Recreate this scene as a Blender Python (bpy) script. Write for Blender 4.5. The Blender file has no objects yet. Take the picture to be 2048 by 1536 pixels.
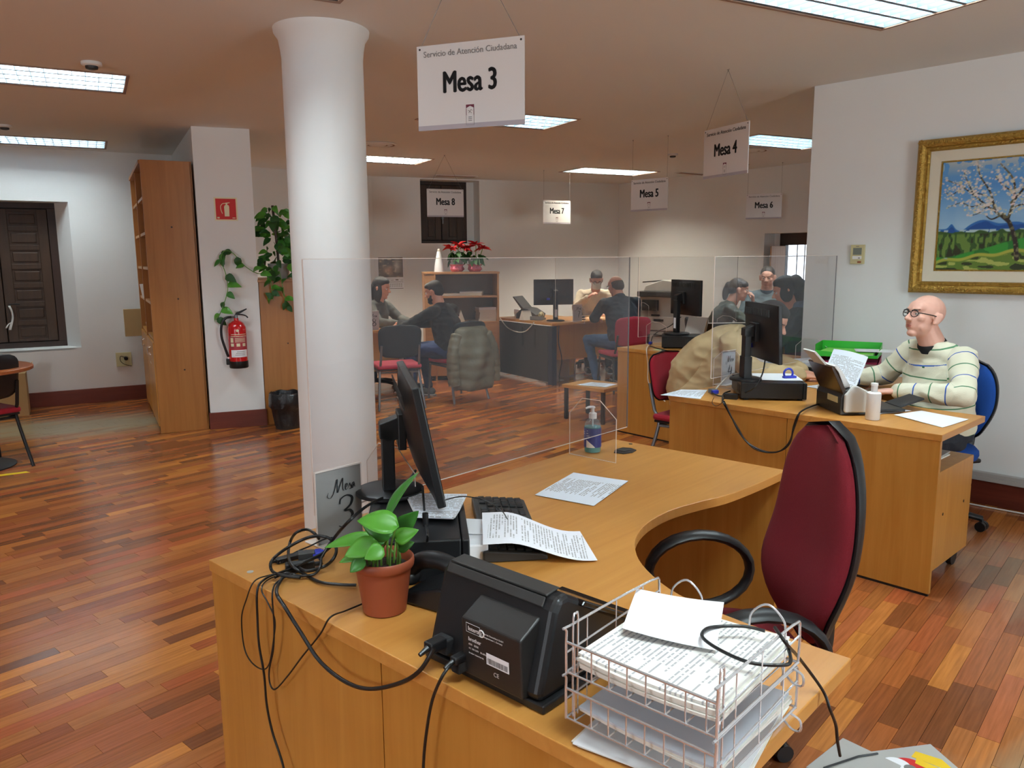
import bpy, bmesh, math, random
import numpy as np
from mathutils import Vector, Matrix, Quaternion, noise as mnoise
from mathutils.bvhtree import BVHTree

# ------------------------------------------------------------------ camera, world, exposure
SC = bpy.context.scene
PI = math.pi
FPX, EYE, PITCH, ROLL = 1570.0, 1.5, math.atan(252 / 1570.0), math.radians(-0.4)
cam_d = bpy.data.cameras.new('camera')
cam_d.sensor_fit = 'HORIZONTAL'
cam_d.sensor_width = 36.0
cam_d.lens = FPX / 2048.0 * 36.0
cam_d.clip_start = 0.05
cam = bpy.data.objects.new('camera', cam_d)
SC.collection.objects.link(cam)
cam.location = (0, 0, EYE)
cam.rotation_mode = 'QUATERNION'
cam.rotation_quaternion = Quaternion((1, 0, 0), PI / 2 - PITCH) @ Quaternion((0, 0, 1), ROLL)
SC.camera = cam
SC.view_settings.view_transform = 'Standard'
SC.view_settings.look = 'None'
SC.view_settings.gamma = 1.0
SC.view_settings.use_curve_mapping = False
SC.view_settings.exposure = 0.27
wd = bpy.data.worlds.new('daylight_sky')
SC.world = wd
wd.use_nodes = True
wd.node_tree.nodes['Background'].inputs[0].default_value = (0.86, 0.93, 1.0, 1)
wd.node_tree.nodes['Background'].inputs[1].default_value = 3.0
try:
    SC.cycles.max_bounces = 7
    SC.cycles.diffuse_bounces = 4
    SC.cycles.glossy_bounces = 3
    SC.cycles.transparent_max_bounces = 16
    SC.cycles.transmission_bounces = 6
    SC.cycles.caustics_reflective = False
    SC.cycles.caustics_refractive = False
    SC.cycles.sample_clamp_indirect = 4.0
except Exception:
    pass
TUBE_POWER = 105.0        # emission of the ceiling light tubes
WINDOW_W = 85.0         # daylight through the windows behind the camera
CEIL = 2.62
random.seed(4)

def daylight(loc, direction, size, watts, col):
    ld = bpy.data.lights.new('window_daylight', 'AREA')
    ld.shape = 'RECTANGLE'
    ld.size, ld.size_y = size
    ld.energy = watts
    ld.color = col
    lo = bpy.data.objects.new('window_daylight', ld)
    SC.collection.objects.link(lo)
    lo.location = loc
    lo.rotation_euler = Vector(direction).to_track_quat('-Z', 'Y').to_euler()
daylight((3.9, -1.1, 1.55), (-0.75, 1.0, -0.05), (1.3, 1.5), WINDOW_W, (0.78, 0.93, 1.0))
daylight((-3.6, -2.6, 1.6), (0.5, 1.0, -0.05), (1.3, 1.5), WINDOW_W * 0.8, (0.85, 0.93, 1.0))

# ------------------------------------------------------------------ helpers
COL = SC.collection

class Frame:
    def __init__(s, ox, oy, deg):
        s.o = (ox, oy); s.deg = deg; s.a = math.radians(deg)
    def w(s, x, y, z=0.0):
        c, n = math.cos(s.a), math.sin(s.a)
        return Vector((s.o[0] + c * x - n * y, s.o[1] + n * x + c * y, z))
    def l(s, p):
        dx, dy = p[0] - s.o[0], p[1] - s.o[1]
        c, n = math.cos(s.a), math.sin(s.a)
        return (c * dx + n * dy, -n * dx + c * dy)
    def lp(s, pts):
        r = []
        for p in pts:
            a, b = s.l(p); r.append((a, b, p[2]))
        return r

D3 = Frame(-.785, 1.926, 47.5)
D4 = Frame(.875, 4.31, 43.3)
D5 = Frame(.905, 6.70, 40.0)
U28 = Vector((math.cos(math.radians(28)), math.sin(math.radians(28)), 0))
V28 = Vector((-U28.y, U28.x, 0))

class MB:
    """collects polygons for one mesh"""
    def __init__(s):
        s.v = []; s.f = []; s.m = []; s.M = Matrix.Identity(4); s.mi = 0; s.col = None; s.cols = []
    def add(s, vs, fs):
        n = len(s.v)
        for p in vs:
            q = s.M @ Vector(p)
            s.v.append((q.x, q.y, q.z))
            if s.col is not None: s.cols.append(s.col)
        for f in fs:
            s.f.append([n + i for i in f]); s.m.append(s.mi)
        return s
    def box(s, x0, x1, y0, y1, z0, z1):
        return s.add([(x0, y0, z0), (x1, y0, z0), (x1, y1, z0), (x0, y1, z0), (x0, y0, z1), (x1, y0, z1), (x1, y1, z1), (x0, y1, z1)],
                     [(3, 2, 1, 0), (4, 5, 6, 7), (0, 1, 5, 4), (1, 2, 6, 5), (2, 3, 7, 6), (3, 0, 4, 7)])
    def prism(s, poly, z0, z1):
        n = len(poly)
        return s.add([(p[0], p[1], z0) for p in poly] + [(p[0], p[1], z1) for p in poly],
                     [list(range(n))[::-1], list(range(n, 2 * n))] + [(i, (i + 1) % n, n + (i + 1) % n, n + i) for i in range(n)])
    def prism_y(s, poly, y0, y1):      # poly in x,z extruded along y
        n = len(poly)
        return s.add([(p[0], y0, p[1]) for p in poly] + [(p[0], y1, p[1]) for p in poly],
                     [list(range(n)), list(range(n, 2 * n))[::-1]] + [(i, n + i, n + (i + 1) % n, (i + 1) % n) for i in range(n)])
    def rings(s, rs, cap=True):
        k = len(rs[0]); vs = [p for r in rs for p in r]; fs = []
        for i in range(len(rs) - 1):
            for j in range(k):
                fs.append((i * k + j, i * k + (j + 1) % k, (i + 1) * k + (j + 1) % k, (i + 1) * k + j))
        if cap:
            fs.append(list(range(k))[::-1]); fs.append([(len(rs) - 1) * k + j for j in range(k)])
        return s.add(vs, fs)
    def lathe(s, prof, n=24, cap=True, c=(0, 0, 0)):
        rs = []
        for r, z in prof:
            rs.append([(c[0] + r * math.cos(2 * PI * j / n), c[1] + r * math.sin(2 * PI * j / n), c[2] + z) for j in range(n)])
        return s.rings(rs, cap)
    def tube(s, pts, r, n=8, smooth=0, closed=False):
        pts = [Vector(p) for p in pts]
        if smooth: pts = spline(pts, smooth)
        if closed: pts = pts + [pts[0]]
        rr = r if hasattr(r, '__len__') else [r] * len(pts)
        if len(rr) != len(pts):
            rr = [rr[0] + (rr[-1] - rr[0]) * i / (len(pts) - 1) for i in range(len(pts))]
        rs = []; up = None
        for i, p in enumerate(pts):
            t = (pts[min(i + 1, len(pts) - 1)] - pts[max(i - 1, 0)])
            if t.length < 1e-9: t = Vector((0, 0, 1))
            t.normalize()
            if up is None:
                up = Vector((0, 0, 1)) if abs(t.z) < .9 else Vector((1, 0, 0))
            a = t.cross(up)
            if a.length < 1e-6: a = t.orthogonal()
            a.normalize(); b = a.cross(t).normalized(); up = b
            rs.append([p + (a * math.cos(2 * PI * j / n) + b * math.sin(2 * PI * j / n)) * rr[i] for j in range(n)])
        return s.rings(rs)
    def cyl(s, p0, p1, r, n=16, r1=None):
        return s.tube([p0, p1], [r, r if r1 is None else r1], n)
    def ell(s, c, r, n=16, m=10, R=None):
        vs = []; fs = []; R = R or Matrix.Identity(3); c = Vector(c)
        rs = []
        for i in range(1, m):
            a = PI * i / m
            rs.append([c + R @ Vector((r[0] * math.sin(a) * math.cos(2 * PI * j / n), r[1] * math.sin(a) * math.sin(2 * PI * j / n), -r[2] * math.cos(a))) for j in range(n)])
        k = n
        vs = [c + R @ Vector((0, 0, -r[2]))] + [p for q in rs for p in q] + [c + R @ Vector((0, 0, r[2]))]
        for j in range(n): fs.append((0, 1 + (j + 1) % n, 1 + j))
        for i in range(m - 2):
            for j in range(n):
                fs.append((1 + i * k + j, 1 + i * k + (j + 1) % k, 1 + (i + 1) * k + (j + 1) % k, 1 + (i + 1) * k + j))
        L = len(vs) - 1
        for j in range(n): fs.append((L, 1 + (m - 2) * k + j, 1 + (m - 2) * k + (j + 1) % n))
        return s.add(vs, fs)
    def capsule(s, p0, p1, r0, r1, n=12):
        p0, p1 = Vector(p0), Vector(p1); d = p1 - p0; L = max(d.length, 1e-6); t = d / L
        pts = []; rr = []
        for k in (-90, -60, -30, 0):
            a = math.radians(k); pts.append(p0 + t * r0 * math.sin(a)); rr.append(max(r0 * math.cos(a), r0 * .05))
        for k in (0, 30, 60, 90):
            a = math.radians(k); pts.append(p1 + t * r1 * math.sin(a)); rr.append(max(r1 * math.cos(a), r1 * .05))
        return s.tube(pts, rr, n)
    def grid(s, fn, nu, nv):
        vs = [fn(i / nu, j / nv) for j in range(nv + 1) for i in range(nu + 1)]
        return s.add(vs, [(j * (nu + 1) + i, j * (nu + 1) + i + 1, (j + 1) * (nu + 1) + i + 1, (j + 1) * (nu + 1) + i) for j in range(nv) for i in range(nu)])
    def sheet(s, fn, nu, nv, t):       # a thin closed sheet between fn(u,v) and fn(u,v)+t*z
        a = [Vector(fn(i / nu, j / nv)) for j in range(nv + 1) for i in range(nu + 1)]
        N = len(a)
        vs = a + [p - Vector((0, 0, t)) for p in a]
        q = lambda i, j: j * (nu + 1) + i
        fs = []
        for j in range(nv):
            for i in range(nu):
                fs.append((q(i, j), q(i + 1, j), q(i + 1, j + 1), q(i, j + 1)))
                fs.append((N + q(i, j + 1), N + q(i + 1, j + 1), N + q(i + 1, j), N + q(i, j)))
        ed = [q(i, 0) for i in range(nu + 1)] + [q(nu, j) for j in range(1, nv + 1)] + [q(i, nv) for i in range(nu - 1, -1, -1)] + [q(0, j) for j in range(nv - 1, 0, -1)]
        for k in range(len(ed)):
            a_, b_ = ed[k], ed[(k + 1) % len(ed)]
            fs.append((a_, N + a_, N + b_, b_))
        return s.add(vs, fs)
    def mesh(s, name):
        me = bpy.data.meshes.new(name)
        me.from_pydata(s.v, [], s.f)
        if s.cols:
            at = me.color_attributes.new('pc', 'FLOAT_COLOR', 'POINT')
            at.data.foreach_set('color', np.array([(c[0], c[1], c[2], 1) for c in s.cols], dtype=np.float32).ravel())
        me.update()
        return me

def spline(pts, k):
    out = []
    n = len(pts)
    for i in range(n - 1):
        p0, p1, p2, p3 = pts[max(i - 1, 0)], pts[i], pts[i + 1], pts[min(i + 2, n - 1)]
        for j in range(k):
            t = j / k
            out.append(0.5 * ((2 * p1) + (p2 - p0) * t + (2 * p0 - 5 * p1 + 4 * p2 - p3) * t * t + (3 * p1 - p0 - 3 * p2 + p3) * t ** 3))
    out.append(pts[-1])
    return out

def obj(name, mb, mats, parent=None, bevel=0.0, smooth=False, kind=None, label=None, seg=2, fixn=True):
    me = mb.mesh(name) if isinstance(mb, MB) else mb
    if not isinstance(mats, (list, tuple)): mats = [mats]
    for m in mats: me.materials.append(m)
    if isinstance(mb, MB) and len(mats) > 1: me.polygons.foreach_set('material_index', mb.m)
    if fixn and isinstance(mb, MB):
        b = bmesh.new(); b.from_mesh(me); bmesh.ops.recalc_face_normals(b, faces=b.faces); b.to_mesh(me); b.free()
    if smooth:
        me.polygons.foreach_set('use_smooth', [True] * len(me.polygons))
        try: me.set_sharp_from_angle(angle=math.radians(45))
        except Exception: pass
    o = bpy.data.objects.new(name, me)
    COL.objects.link(o)
    if parent is not None: o.parent = parent
    if bevel:
        md = o.modifiers.new('edge', 'BEVEL'); md.width = bevel; md.segments = seg; md.limit_method = 'ANGLE'; md.angle_limit = math.radians(40)
    if kind: o['kind'] = kind
    if label: o['label'] = label
    return o

def tag(o, label, cat, group=None, kind=None):
    o['label'] = label; o['category'] = cat
    if group: o['group'] = group
    if kind: o['kind'] = kind
    return o

def thing(name, label, cat, loc=(0, 0, 0), rot=0.0, group=None):
    o = bpy.data.objects.new(name, None)
    o.empty_display_size = .05
    COL.objects.link(o)
    o.location = loc
    o.rotation_euler = (0, 0, math.radians(rot))
    return tag(o, label, cat, group)

# ------------------------------------------------------------------ materials
def srgb(r, g, b):
    return tuple(((c / 255) / 12.92 if c / 255 <= .04045 else ((c / 255 + .055) / 1.055) ** 2.4) for c in (r, g, b))

def nn(nt, typ, **kw):
    n = nt.nodes.new(typ)
    for k, v in kw.items():
        if k.startswith('i_'): n.inputs[int(k[2:])].default_value = v
        else: setattr(n, k, v)
    return n

def mat(name, rgb, rough=.6, metal=0.0, var=0.0, scale=20.0, bump=0.0, bscale=60.0, emit=None, estr=0.0, trans=0.0, ior=1.45, coat=0.0, sheen=0.0, spec=None, attr=False, stretch=None, alpha=None, lin=None):
    m = bpy.data.materials.new(name); m.use_nodes = True
    nt = m.node_tree; b = nt.nodes['Principled BSDF']
    c = lin or srgb(*rgb)
    b.inputs['Base Color'].default_value = (*c, 1)
    b.inputs['Roughness'].default_value = rough
    b.inputs['Metallic'].default_value = metal
    b.inputs['IOR'].default_value = ior
    if trans: b.inputs['Transmission Weight'].default_value = trans
    if coat: b.inputs['Coat Weight'].default_value = coat; b.inputs['Coat Roughness'].default_value = .08
    if sheen: b.inputs['Sheen Weight'].default_value = sheen
    if spec is not None: b.inputs['Specular IOR Level'].default_value = spec
    if alpha is not None: b.inputs['Alpha'].default_value = alpha
    if emit:
        b.inputs['Emission Color'].default_value = (*emit, 1); b.inputs['Emission Strength'].default_value = estr
    if var or bump:
        tc = nn(nt, 'ShaderNodeTexCoord')
        mp = nn(nt, 'ShaderNodeMapping')
        if stretch: mp.inputs['Scale'].default_value = stretch
        nt.links.new(tc.outputs['Object'], mp.inputs['Vector'])
        if var:
            no = nn(nt, 'ShaderNodeTexNoise'); no.inputs['Scale'].default_value = scale; no.inputs['Detail'].default_value = 5
            nt.links.new(mp.outputs[0], no.inputs['Vector'])
            mx = nn(nt, 'ShaderNodeMix', data_type='RGBA')
            mx.inputs[6].default_value = (*[x * (1 - var) for x in c], 1)
            mx.inputs[7].default_value = (*[min(1, x * (1 + var)) for x in c], 1)
            nt.links.new(no.outputs['Fac'], mx.inputs[0])
            nt.links.new(mx.outputs[2], b.inputs['Base Color'])
        if bump:
            n2 = nn(nt, 'ShaderNodeTexNoise'); n2.inputs['Scale'].default_value = bscale; n2.inputs['Detail'].default_value = 4
            nt.links.new(mp.outputs[0], n2.inputs['Vector'])
            bp = nn(nt, 'ShaderNodeBump'); bp.inputs['Strength'].default_value = bump; bp.inputs['Distance'].default_value = .01
            nt.links.new(n2.outputs['Fac'], bp.inputs['Height']); nt.links.new(bp.outputs[0], b.inputs['Normal'])
    if attr:
        at = nn(nt, 'ShaderNodeAttribute', attribute_name='pc')
        nt.links.new(at.outputs['Color'], b.inputs['Base Color'])
    return m

def wood(name, rgb, rgb2, axis='x', rough=.35, sc=1.0):
    m = bpy.data.materials.new(name); m.use_nodes = True
    nt = m.node_tree; b = nt.nodes['Principled BSDF']
    b.inputs['Roughness'].default_value = rough
    tc = nn(nt, 'ShaderNodeTexCoord'); mp = nn(nt, 'ShaderNodeMapping')
    s = {'x': (1.2, 22, 22), 'y': (22, 1.2, 22), 'z': (22, 22, 1.2)}[axis]
    mp.inputs['Scale'].default_value = [k * sc for k in s]
    nt.links.new(tc.outputs['Object'], mp.inputs['Vector'])
    n1 = nn(nt, 'ShaderNodeTexNoise'); n1.inputs['Scale'].default_value = 1.0; n1.inputs['Detail'].default_value = 6; n1.inputs['Roughness'].default_value = .6; n1.inputs['Distortion'].default_value = .8
    nt.links.new(mp.outputs[0], n1.inputs['Vector'])
    n2 = nn(nt, 'ShaderNodeTexNoise'); n2.inputs['Scale'].default_value = 2.2; n2.inputs['Detail'].default_value = 2
    nt.links.new(tc.outputs['Object'], n2.inputs['Vector'])
    mx = nn(nt, 'ShaderNodeMix', data_type='RGBA')
    mx.inputs[6].default_value = (*srgb(*rgb), 1); mx.inputs[7].default_value = (*srgb(*rgb2), 1)
    rp = nn(nt, 'ShaderNodeMapRange'); rp.inputs[1].default_value = .3; rp.inputs[2].default_value = .7
    nt.links.new(n1.outputs['Fac'], rp.inputs[0]); nt.links.new(rp.outputs[0], mx.inputs[0])
    mx2 = nn(nt, 'ShaderNodeMix', data_type='RGBA', blend_type='MULTIPLY')
    mx2.inputs[0].default_value = .25
    nt.links.new(mx.outputs[2], mx2.inputs[6]); nt.links.new(n2.outputs['Fac'], mx2.inputs[7])
    nt.links.new(mx2.outputs[2], b.inputs['Base Color'])
    return m

M = {}
M['wall'] = mat('wall_paint', (234, 236, 234), .9, bump=.05, bscale=30, var=.02, scale=3)
M['ceil'] = mat('ceiling_paint', (228, 231, 229), .95)
M['desk_top'] = wood('beech_veneer_top', (218, 156, 80), (202, 138, 64), 'x', .3)
M['desk_side'] = wood('beech_veneer_side', (204, 144, 66), (188, 126, 50), 'z', .35)
M['case_side'] = wood('bookcase_veneer', (182, 122, 60), (166, 106, 48), 'z', .42)
M['baseboard'] = wood('red_baseboard', (118, 52, 38), (98, 42, 30), 'x', .4)
M['dark_wood'] = wood('dark_shutter_wood', (66, 42, 22), (48, 30, 15), 'z', .5)
M['dark_wood2'] = wood('dark_frame_wood', (58, 34, 22), (42, 24, 15), 'z', .45)
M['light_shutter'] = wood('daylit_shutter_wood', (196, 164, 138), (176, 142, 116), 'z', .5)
M['black'] = mat('black_plastic', (20, 20, 22), .42, bump=.04, bscale=400)
M['black_gloss'] = mat('black_gloss', (10, 10, 12), .12)
M['black_soft'] = mat('black_fabric', (26, 26, 28), .9)
M['dgrey'] = mat('dark_grey_plastic', (48, 47, 46), .45)
M['grey'] = mat('grey_plastic', (120, 122, 124), .5)
M['lgrey'] = mat('light_grey_plastic', (205, 205, 200), .45)
M['white'] = mat('white_plastic', (238, 238, 236), .35)
M['cable'] = mat('black_cable', (22, 21, 21), .4)
M['white_cable'] = mat('white_cable', (225, 222, 212), .5)
M['chrome'] = mat('chrome_wire', (228, 230, 234), .22, metal=.75)
M['steel'] = mat('grey_painted_tube', (120, 122, 125), .35, metal=.7)
M['burgundy'] = mat('burgundy_fabric', (112, 17, 30), .95, var=.12, scale=180, bump=.2, bscale=420)
M['red_fab'] = mat('red_fabric', (158, 24, 44), .92, var=.1, scale=160, bump=.2, bscale=400, sheen=.1)
M['pink_fab'] = mat('pinkish_red_fabric', (162, 48, 64), .92, var=.1, scale=160, bump=.2, bscale=400)
M['blue_fab'] = mat('blue_fabric', (18, 70, 150), .92, var=.1, scale=160, bump=.2, bscale=400)
M['terracotta'] = mat('terracotta_plastic', (146, 72, 44), .5, var=.06, scale=12)
M['soil'] = mat('soil', (40, 28, 22), .95, bump=.8, bscale=90, var=.4, scale=80)
M['vga'] = mat('blue_connector', (40, 52, 170), .4)
M['paper'] = mat('white_paper', (240, 242, 246), .7)
M['paper_warm'] = mat('cream_paper', (236, 232, 222), .7)
M['ink'] = mat('black_ink', (28, 28, 30), .6)
M['ink_grey'] = mat('grey_ink', (120, 118, 116), .6)
M['ink_white'] = mat('white_print', (225, 225, 225), .6)
M['maroon'] = mat('maroon_ink', (110, 40, 60), .6)
M['sign'] = mat('sign_board', (226, 224, 222), .22, coat=.4)
M['sign_grey'] = mat('sign_band_grey', (176, 170, 178), .4)
M['card_grey'] = mat('card_backing', (172, 170, 164), .4)
M['cardboard'] = mat('cardboard', (176, 146, 100), .85, var=.06, scale=8)
M['gold'] = mat('gilt_frame', (176, 140, 66), .38, metal=.75, var=.3, scale=60, bump=.9, bscale=70)
M['linen'] = mat('cream_slip', (226, 218, 196), .8)
M['canvas'] = mat('painted_canvas', (255, 255, 255), .5, attr=True)
M['red_gloss'] = mat('extinguisher_red', (196, 22, 26), .22, coat=.5)
M['red_flat'] = mat('sign_red', (200, 28, 24), .5)
M['lume'] = mat('sign_cream', (232, 226, 190), .5)
M['greenP'] = mat('green_translucent_plastic', (60, 190, 60), .3, alpha=.92)
M['pinkP'] = mat('magenta_translucent_plastic', (196, 34, 96), .3, alpha=.92)
M['clearP'] = mat('clear_tray_plastic', (205, 196, 196), .25, alpha=.6)
M['beigeP'] = mat('beige_plastic', (206, 196, 150), .5)
M['bag'] = mat('black_bin_bag', (34, 34, 36), .3, bump=.9, bscale=22)
M['brown_pot'] = mat('silver_pot_wrap', (150, 150, 148), .35)
M['pink_foil'] = mat('pink_foil', (220, 110, 130), .25, metal=.3, bump=.8, bscale=60)
M['redleaf'] = mat('poinsettia_red', (190, 20, 28), .6, var=.3, scale=30)
M['greenleaf'] = mat('leaf_green', (50, 112, 34), .38, var=.35, scale=14, sheen=.1)
M['greenleaf2'] = mat('leaf_green_light', (78, 142, 44), .38, var=.3, scale=18)
M['darkleaf'] = mat('leaf_dark_green', (38, 84, 34), .5, var=.35, scale=20)
M['stem'] = mat('green_stem', (104, 150, 62), .5)
M['olive'] = mat('olive_nylon', (98, 92, 74), .55, var=.15, scale=14, bump=.35, bscale=40)
M['skin'] = mat('skin', (222, 160, 134), .5, var=.06, scale=30)
M['skin_red'] = mat('ruddy_skin', (230, 178, 158), .48, var=.08, scale=30)
M['eye'] = mat('eye_white', (230, 228, 224), .3)
M['iris'] = mat('dark_iris', (36, 24, 18), .3)
M['lip'] = mat('lip', (176, 96, 88), .5)
M['duct'] = mat('grey_floor_duct', (176, 174, 170), .5)
M['yellow'] = mat('yellow_print', (236, 196, 30), .5)

def acrylic(name, tint, haze, hazecol):
    m = bpy.data.materials.new(name); m.use_nodes = True
    nt = m.node_tree; nt.nodes.clear()
    o = nn(nt, 'ShaderNodeOutputMaterial'); t = nn(nt, 'ShaderNodeBsdfTransparent'); g = nn(nt, 'ShaderNodeBsdfGlossy'); d = nn(nt, 'ShaderNodeBsdfDiffuse')
    t.inputs[0].default_value = (*tint, 1); g.inputs['Roughness'].default_value = .01; d.inputs[0].default_value = (*hazecol, 1)
    m1 = nn(nt, 'ShaderNodeMixShader'); m1.inputs[0].default_value = haze
    nt.links.new(t.outputs[0], m1.inputs[1]); nt.links.new(d.outputs[0], m1.inputs[2])
    fr = nn(nt, 'ShaderNodeFresnel'); fr.inputs[0].default_value = 1.42
    mu = nn(nt, 'ShaderNodeMath', operation='MULTIPLY'); mu.inputs[1].default_value = .9
    ge = nn(nt, 'ShaderNodeNewGeometry'); iv = nn(nt, 'ShaderNodeMath', operation='SUBTRACT'); iv.inputs[0].default_value = 1.0
    nt.links.new(ge.outputs['Backfacing'], iv.inputs[1])
    m0 = nn(nt, 'ShaderNodeMath', operation='MULTIPLY'); nt.links.new(fr.outputs[0], m0.inputs[0]); nt.links.new(iv.outputs[0], m0.inputs[1])
    nt.links.new(m0.outputs[0], mu.inputs[0])
    m2 = nn(nt, 'ShaderNodeMixShader')
    nt.links.new(mu.outputs[0], m2.inputs[0]); nt.links.new(m1.outputs[0], m2.inputs[1]); nt.links.new(g.outputs[0], m2.inputs[2])
    nt.links.new(m2.outputs[0], o.inputs[0])
    return m
M['acrylic'] = acrylic('clear_acrylic', (.965, .965, .97), .022, (.8, .85, .95))
M['acrylic_edge'] = mat('acrylic_edge', (230, 220, 212), .3)
M['acrylic_edge_dark'] = mat('acrylic_edge_shade', (120, 122, 126), .3)
M['bottle'] = acrylic('clear_bottle', (.86, .92, .94), .12, (.8, .88, .92))

def paper_text(name, base=(238, 240, 244), pitch=.009, fill=.45, axis=1, x0=-.09, x1=.09, y0=-.13, y1=.13, ink=.32):
    """white sheet with rows of fine print, in the sheet's own object space"""
    m = mat(name, base, .7)
    nt = m.node_tree; b = nt.nodes['Principled BSDF']
    tc = nn(nt, 'ShaderNodeTexCoord'); sp = nn(nt, 'ShaderNodeSeparateXYZ')
    nt.links.new(tc.outputs['Object'], sp.inputs[0])
    A, B = (sp.outputs[1], sp.outputs[0]) if axis == 1 else (sp.outputs[0], sp.outputs[1])
    def mth(op, a, b_=None, c=None):
        n = nn(nt, 'ShaderNodeMath', operation=op)
        for i, q in enumerate((a, b_, c)):
            if q is None: continue
            if isinstance(q, (int, float)): n.inputs[i].default_value = q
            else: nt.links.new(q, n.inputs[i])
        return n.outputs[0]
    row = mth('FRACT', mth('ADD', mth('MULTIPLY', A, 1 / pitch), 50.0))
    on = mth('LESS_THAN', row, fill)
    rid = mth('FLOOR', mth('ADD', mth('MULTIPLY', A, 1 / pitch), 50.0))
    cv = nn(nt, 'ShaderNodeCombineXYZ')
    nt.links.new(mth('MULTIPLY', B, 160.0), cv.inputs[0]); nt.links.new(mth('MULTIPLY', rid, 3.7), cv.inputs[1])
    no = nn(nt, 'ShaderNodeTexNoise'); no.inputs['Scale'].default_value = 1.0; no.inputs['Detail'].default_value = 1
    nt.links.new(cv.outputs[0], no.inputs['Vector'])
    wrd = mth('GREATER_THAN', no.outputs['Fac'], .42)
    cv2 = nn(nt, 'ShaderNodeCombineXYZ'); nt.links.new(mth('MULTIPLY', rid, 1.9), cv2.inputs[0]); nt.links.new(mth('MULTIPLY', B, 6.0), cv2.inputs[1])
    no2 = nn(nt, 'ShaderNodeTexNoise'); no2.inputs['Scale'].default_value = 1.0
    nt.links.new(cv2.outputs[0], no2.inputs['Vector'])
    par = mth('GREATER_THAN', no2.outputs['Fac'], .42)
    lim = mth('MULTIPLY', mth('GREATER_THAN', B, x0), mth('LESS_THAN', B, x1))
    lim = mth('MULTIPLY', lim, mth('MULTIPLY', mth('GREATER_THAN', A, y0), mth('LESS_THAN', A, y1)))
    k = mth('MULTIPLY', mth('MULTIPLY', mth('MULTIPLY', on, wrd), par), lim)
    mx = nn(nt, 'ShaderNodeMix', data_type='RGBA')
    mx.inputs[6].default_value = (*srgb(*base), 1); mx.inputs[7].default_value = (ink, ink, ink * 1.02, 1)
    nt.links.new(k, mx.inputs[0]); nt.links.new(mx.outputs[2], b.inputs['Base Color'])
    return m
M['doc'] = paper_text('printed_sheet')
M['doc_form'] = paper_text('printed_form', (238, 236, 230), .0085, .38, 1, -.13, .13, -.115, .115, .45)
M['doc_blue'] = paper_text('printed_sheet_cool', (232, 240, 250), .008, .5, 1, -.085, .085, -.12, .1, .4)

def text(s, size, m, parent, loc, rot=(PI / 2, 0, 0), bold=0.0, xs=1.0, shear=0.0, name='lettering', align='CENTER', label=None, depth=.0006):
    cu = bpy.data.curves.new(name, 'FONT'); cu.body = s; cu.size = size; cu.align_x = align; cu.align_y = 'CENTER'
    cu.shear = shear; cu.extrude = depth; cu.resolution_u = 3
    to = bpy.data.objects.new('tmp', cu); COL.objects.link(to)
    dg = bpy.context.evaluated_depsgraph_get()
    me = bpy.data.meshes.new_from_object(to.evaluated_get(dg))
    bpy.data.objects.remove(to); bpy.data.curves.remove(cu)
    for v in me.vertices: v.co.x *= xs
    if bold:
        bb = bmesh.new()
        for dx, dy in ((-bold, 0), (bold, 0), (0, bold * .6), (0, -bold * .6), (0, 0)):
            n0 = len(bb.verts); bb.from_mesh(me); bb.verts.ensure_lookup_table()
            for v in bb.verts[n0:]: v.co.x += dx; v.co.y += dy
        bb.to_mesh(me); bb.free()
    me.materials.clear()
    o = obj(name, me, m, parent)
    o.location = loc; o.rotation_euler = rot
    if label: o['label'] = label
    return o

def ribbon(mb, pts, w, z=0, k=6):
    """flat pen stroke in the xy plane with a varying width"""
    pts = spline([Vector((p[0], p[1], 0)) for p in pts], k)
    n = len(pts); vs = []
    for i, p in enumerate(pts):
        t = pts[min(i + 1, n - 1)] - pts[max(i - 1, 0)]; t.normalize()
        a = Vector((-t.y, t.x, 0)); ww = w * (.55 + .75 * abs(t.y) ** 1.5) * (min(1, .35 + 3 * i / n, .35 + 3 * (n - 1 - i) / n))
        vs += [(p.x + a.x * ww, p.y + a.y * ww, z), (p.x - a.x * ww, p.y - a.y * ww, z)]
    return mb.add(vs, [(2 * i, 2 * i + 1, 2 * i + 3, 2 * i + 2) for i in range(n - 1)])

# ------------------------------------------------------------------ the room shell
LW = Frame(-4.9, 8.05, 29.5)      # left wall, with a shuttered window
PF = Frame(-2.70, 6.90, 22.0)     # front of the square pier
BW = Frame(-1.92, 11.05, 21.8)    # back wall
RB = Frame(1.68, 12.49, -53.8)    # right part of the back
RW = Frame(2.04, 5.5, -46.5)      # near wall with the painting

def wall_mb(x0, x1, holes=(), z0=0.0, z1=CEIL, th=.35, depth=.3):
    """slab in the frame's own axes, inner face at y=0; holes = (xa, xb, za, zb) with splayed reveals"""
    mb = MB()
    xs = sorted({x0, x1} | {h[0] for h in holes} | {h[1] for h in holes})
    for i in range(len(xs) - 1):
        a, b = xs[i], xs[i + 1]
        hs = [h for h in holes if h[0] <= a + 1e-6 and h[1] >= b - 1e-6]
        if not hs: segs = [(z0, z1)]
        else: segs = [(z0, hs[0][2]), (hs[0][3], z1)]
        for s0, s1 in segs:
            if s1 - s0 > .002:
                mb.box(a, b, 0, th, s0, s1)
    return mb

def place(o, fr, x=0, y=0, z=0, rot=0.0):
    o.location = fr.w(x, y, z); o.rotation_euler = (0, 0, math.radians(fr.deg + rot)); return o

def put_wall(name, fr, x0, x1, holes=(), th=.35):
    o = obj(name, wall_mb(x0, x1, holes, th=th), M['wall'], kind='structure', fixn=False)
    return place(o, fr)

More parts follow.
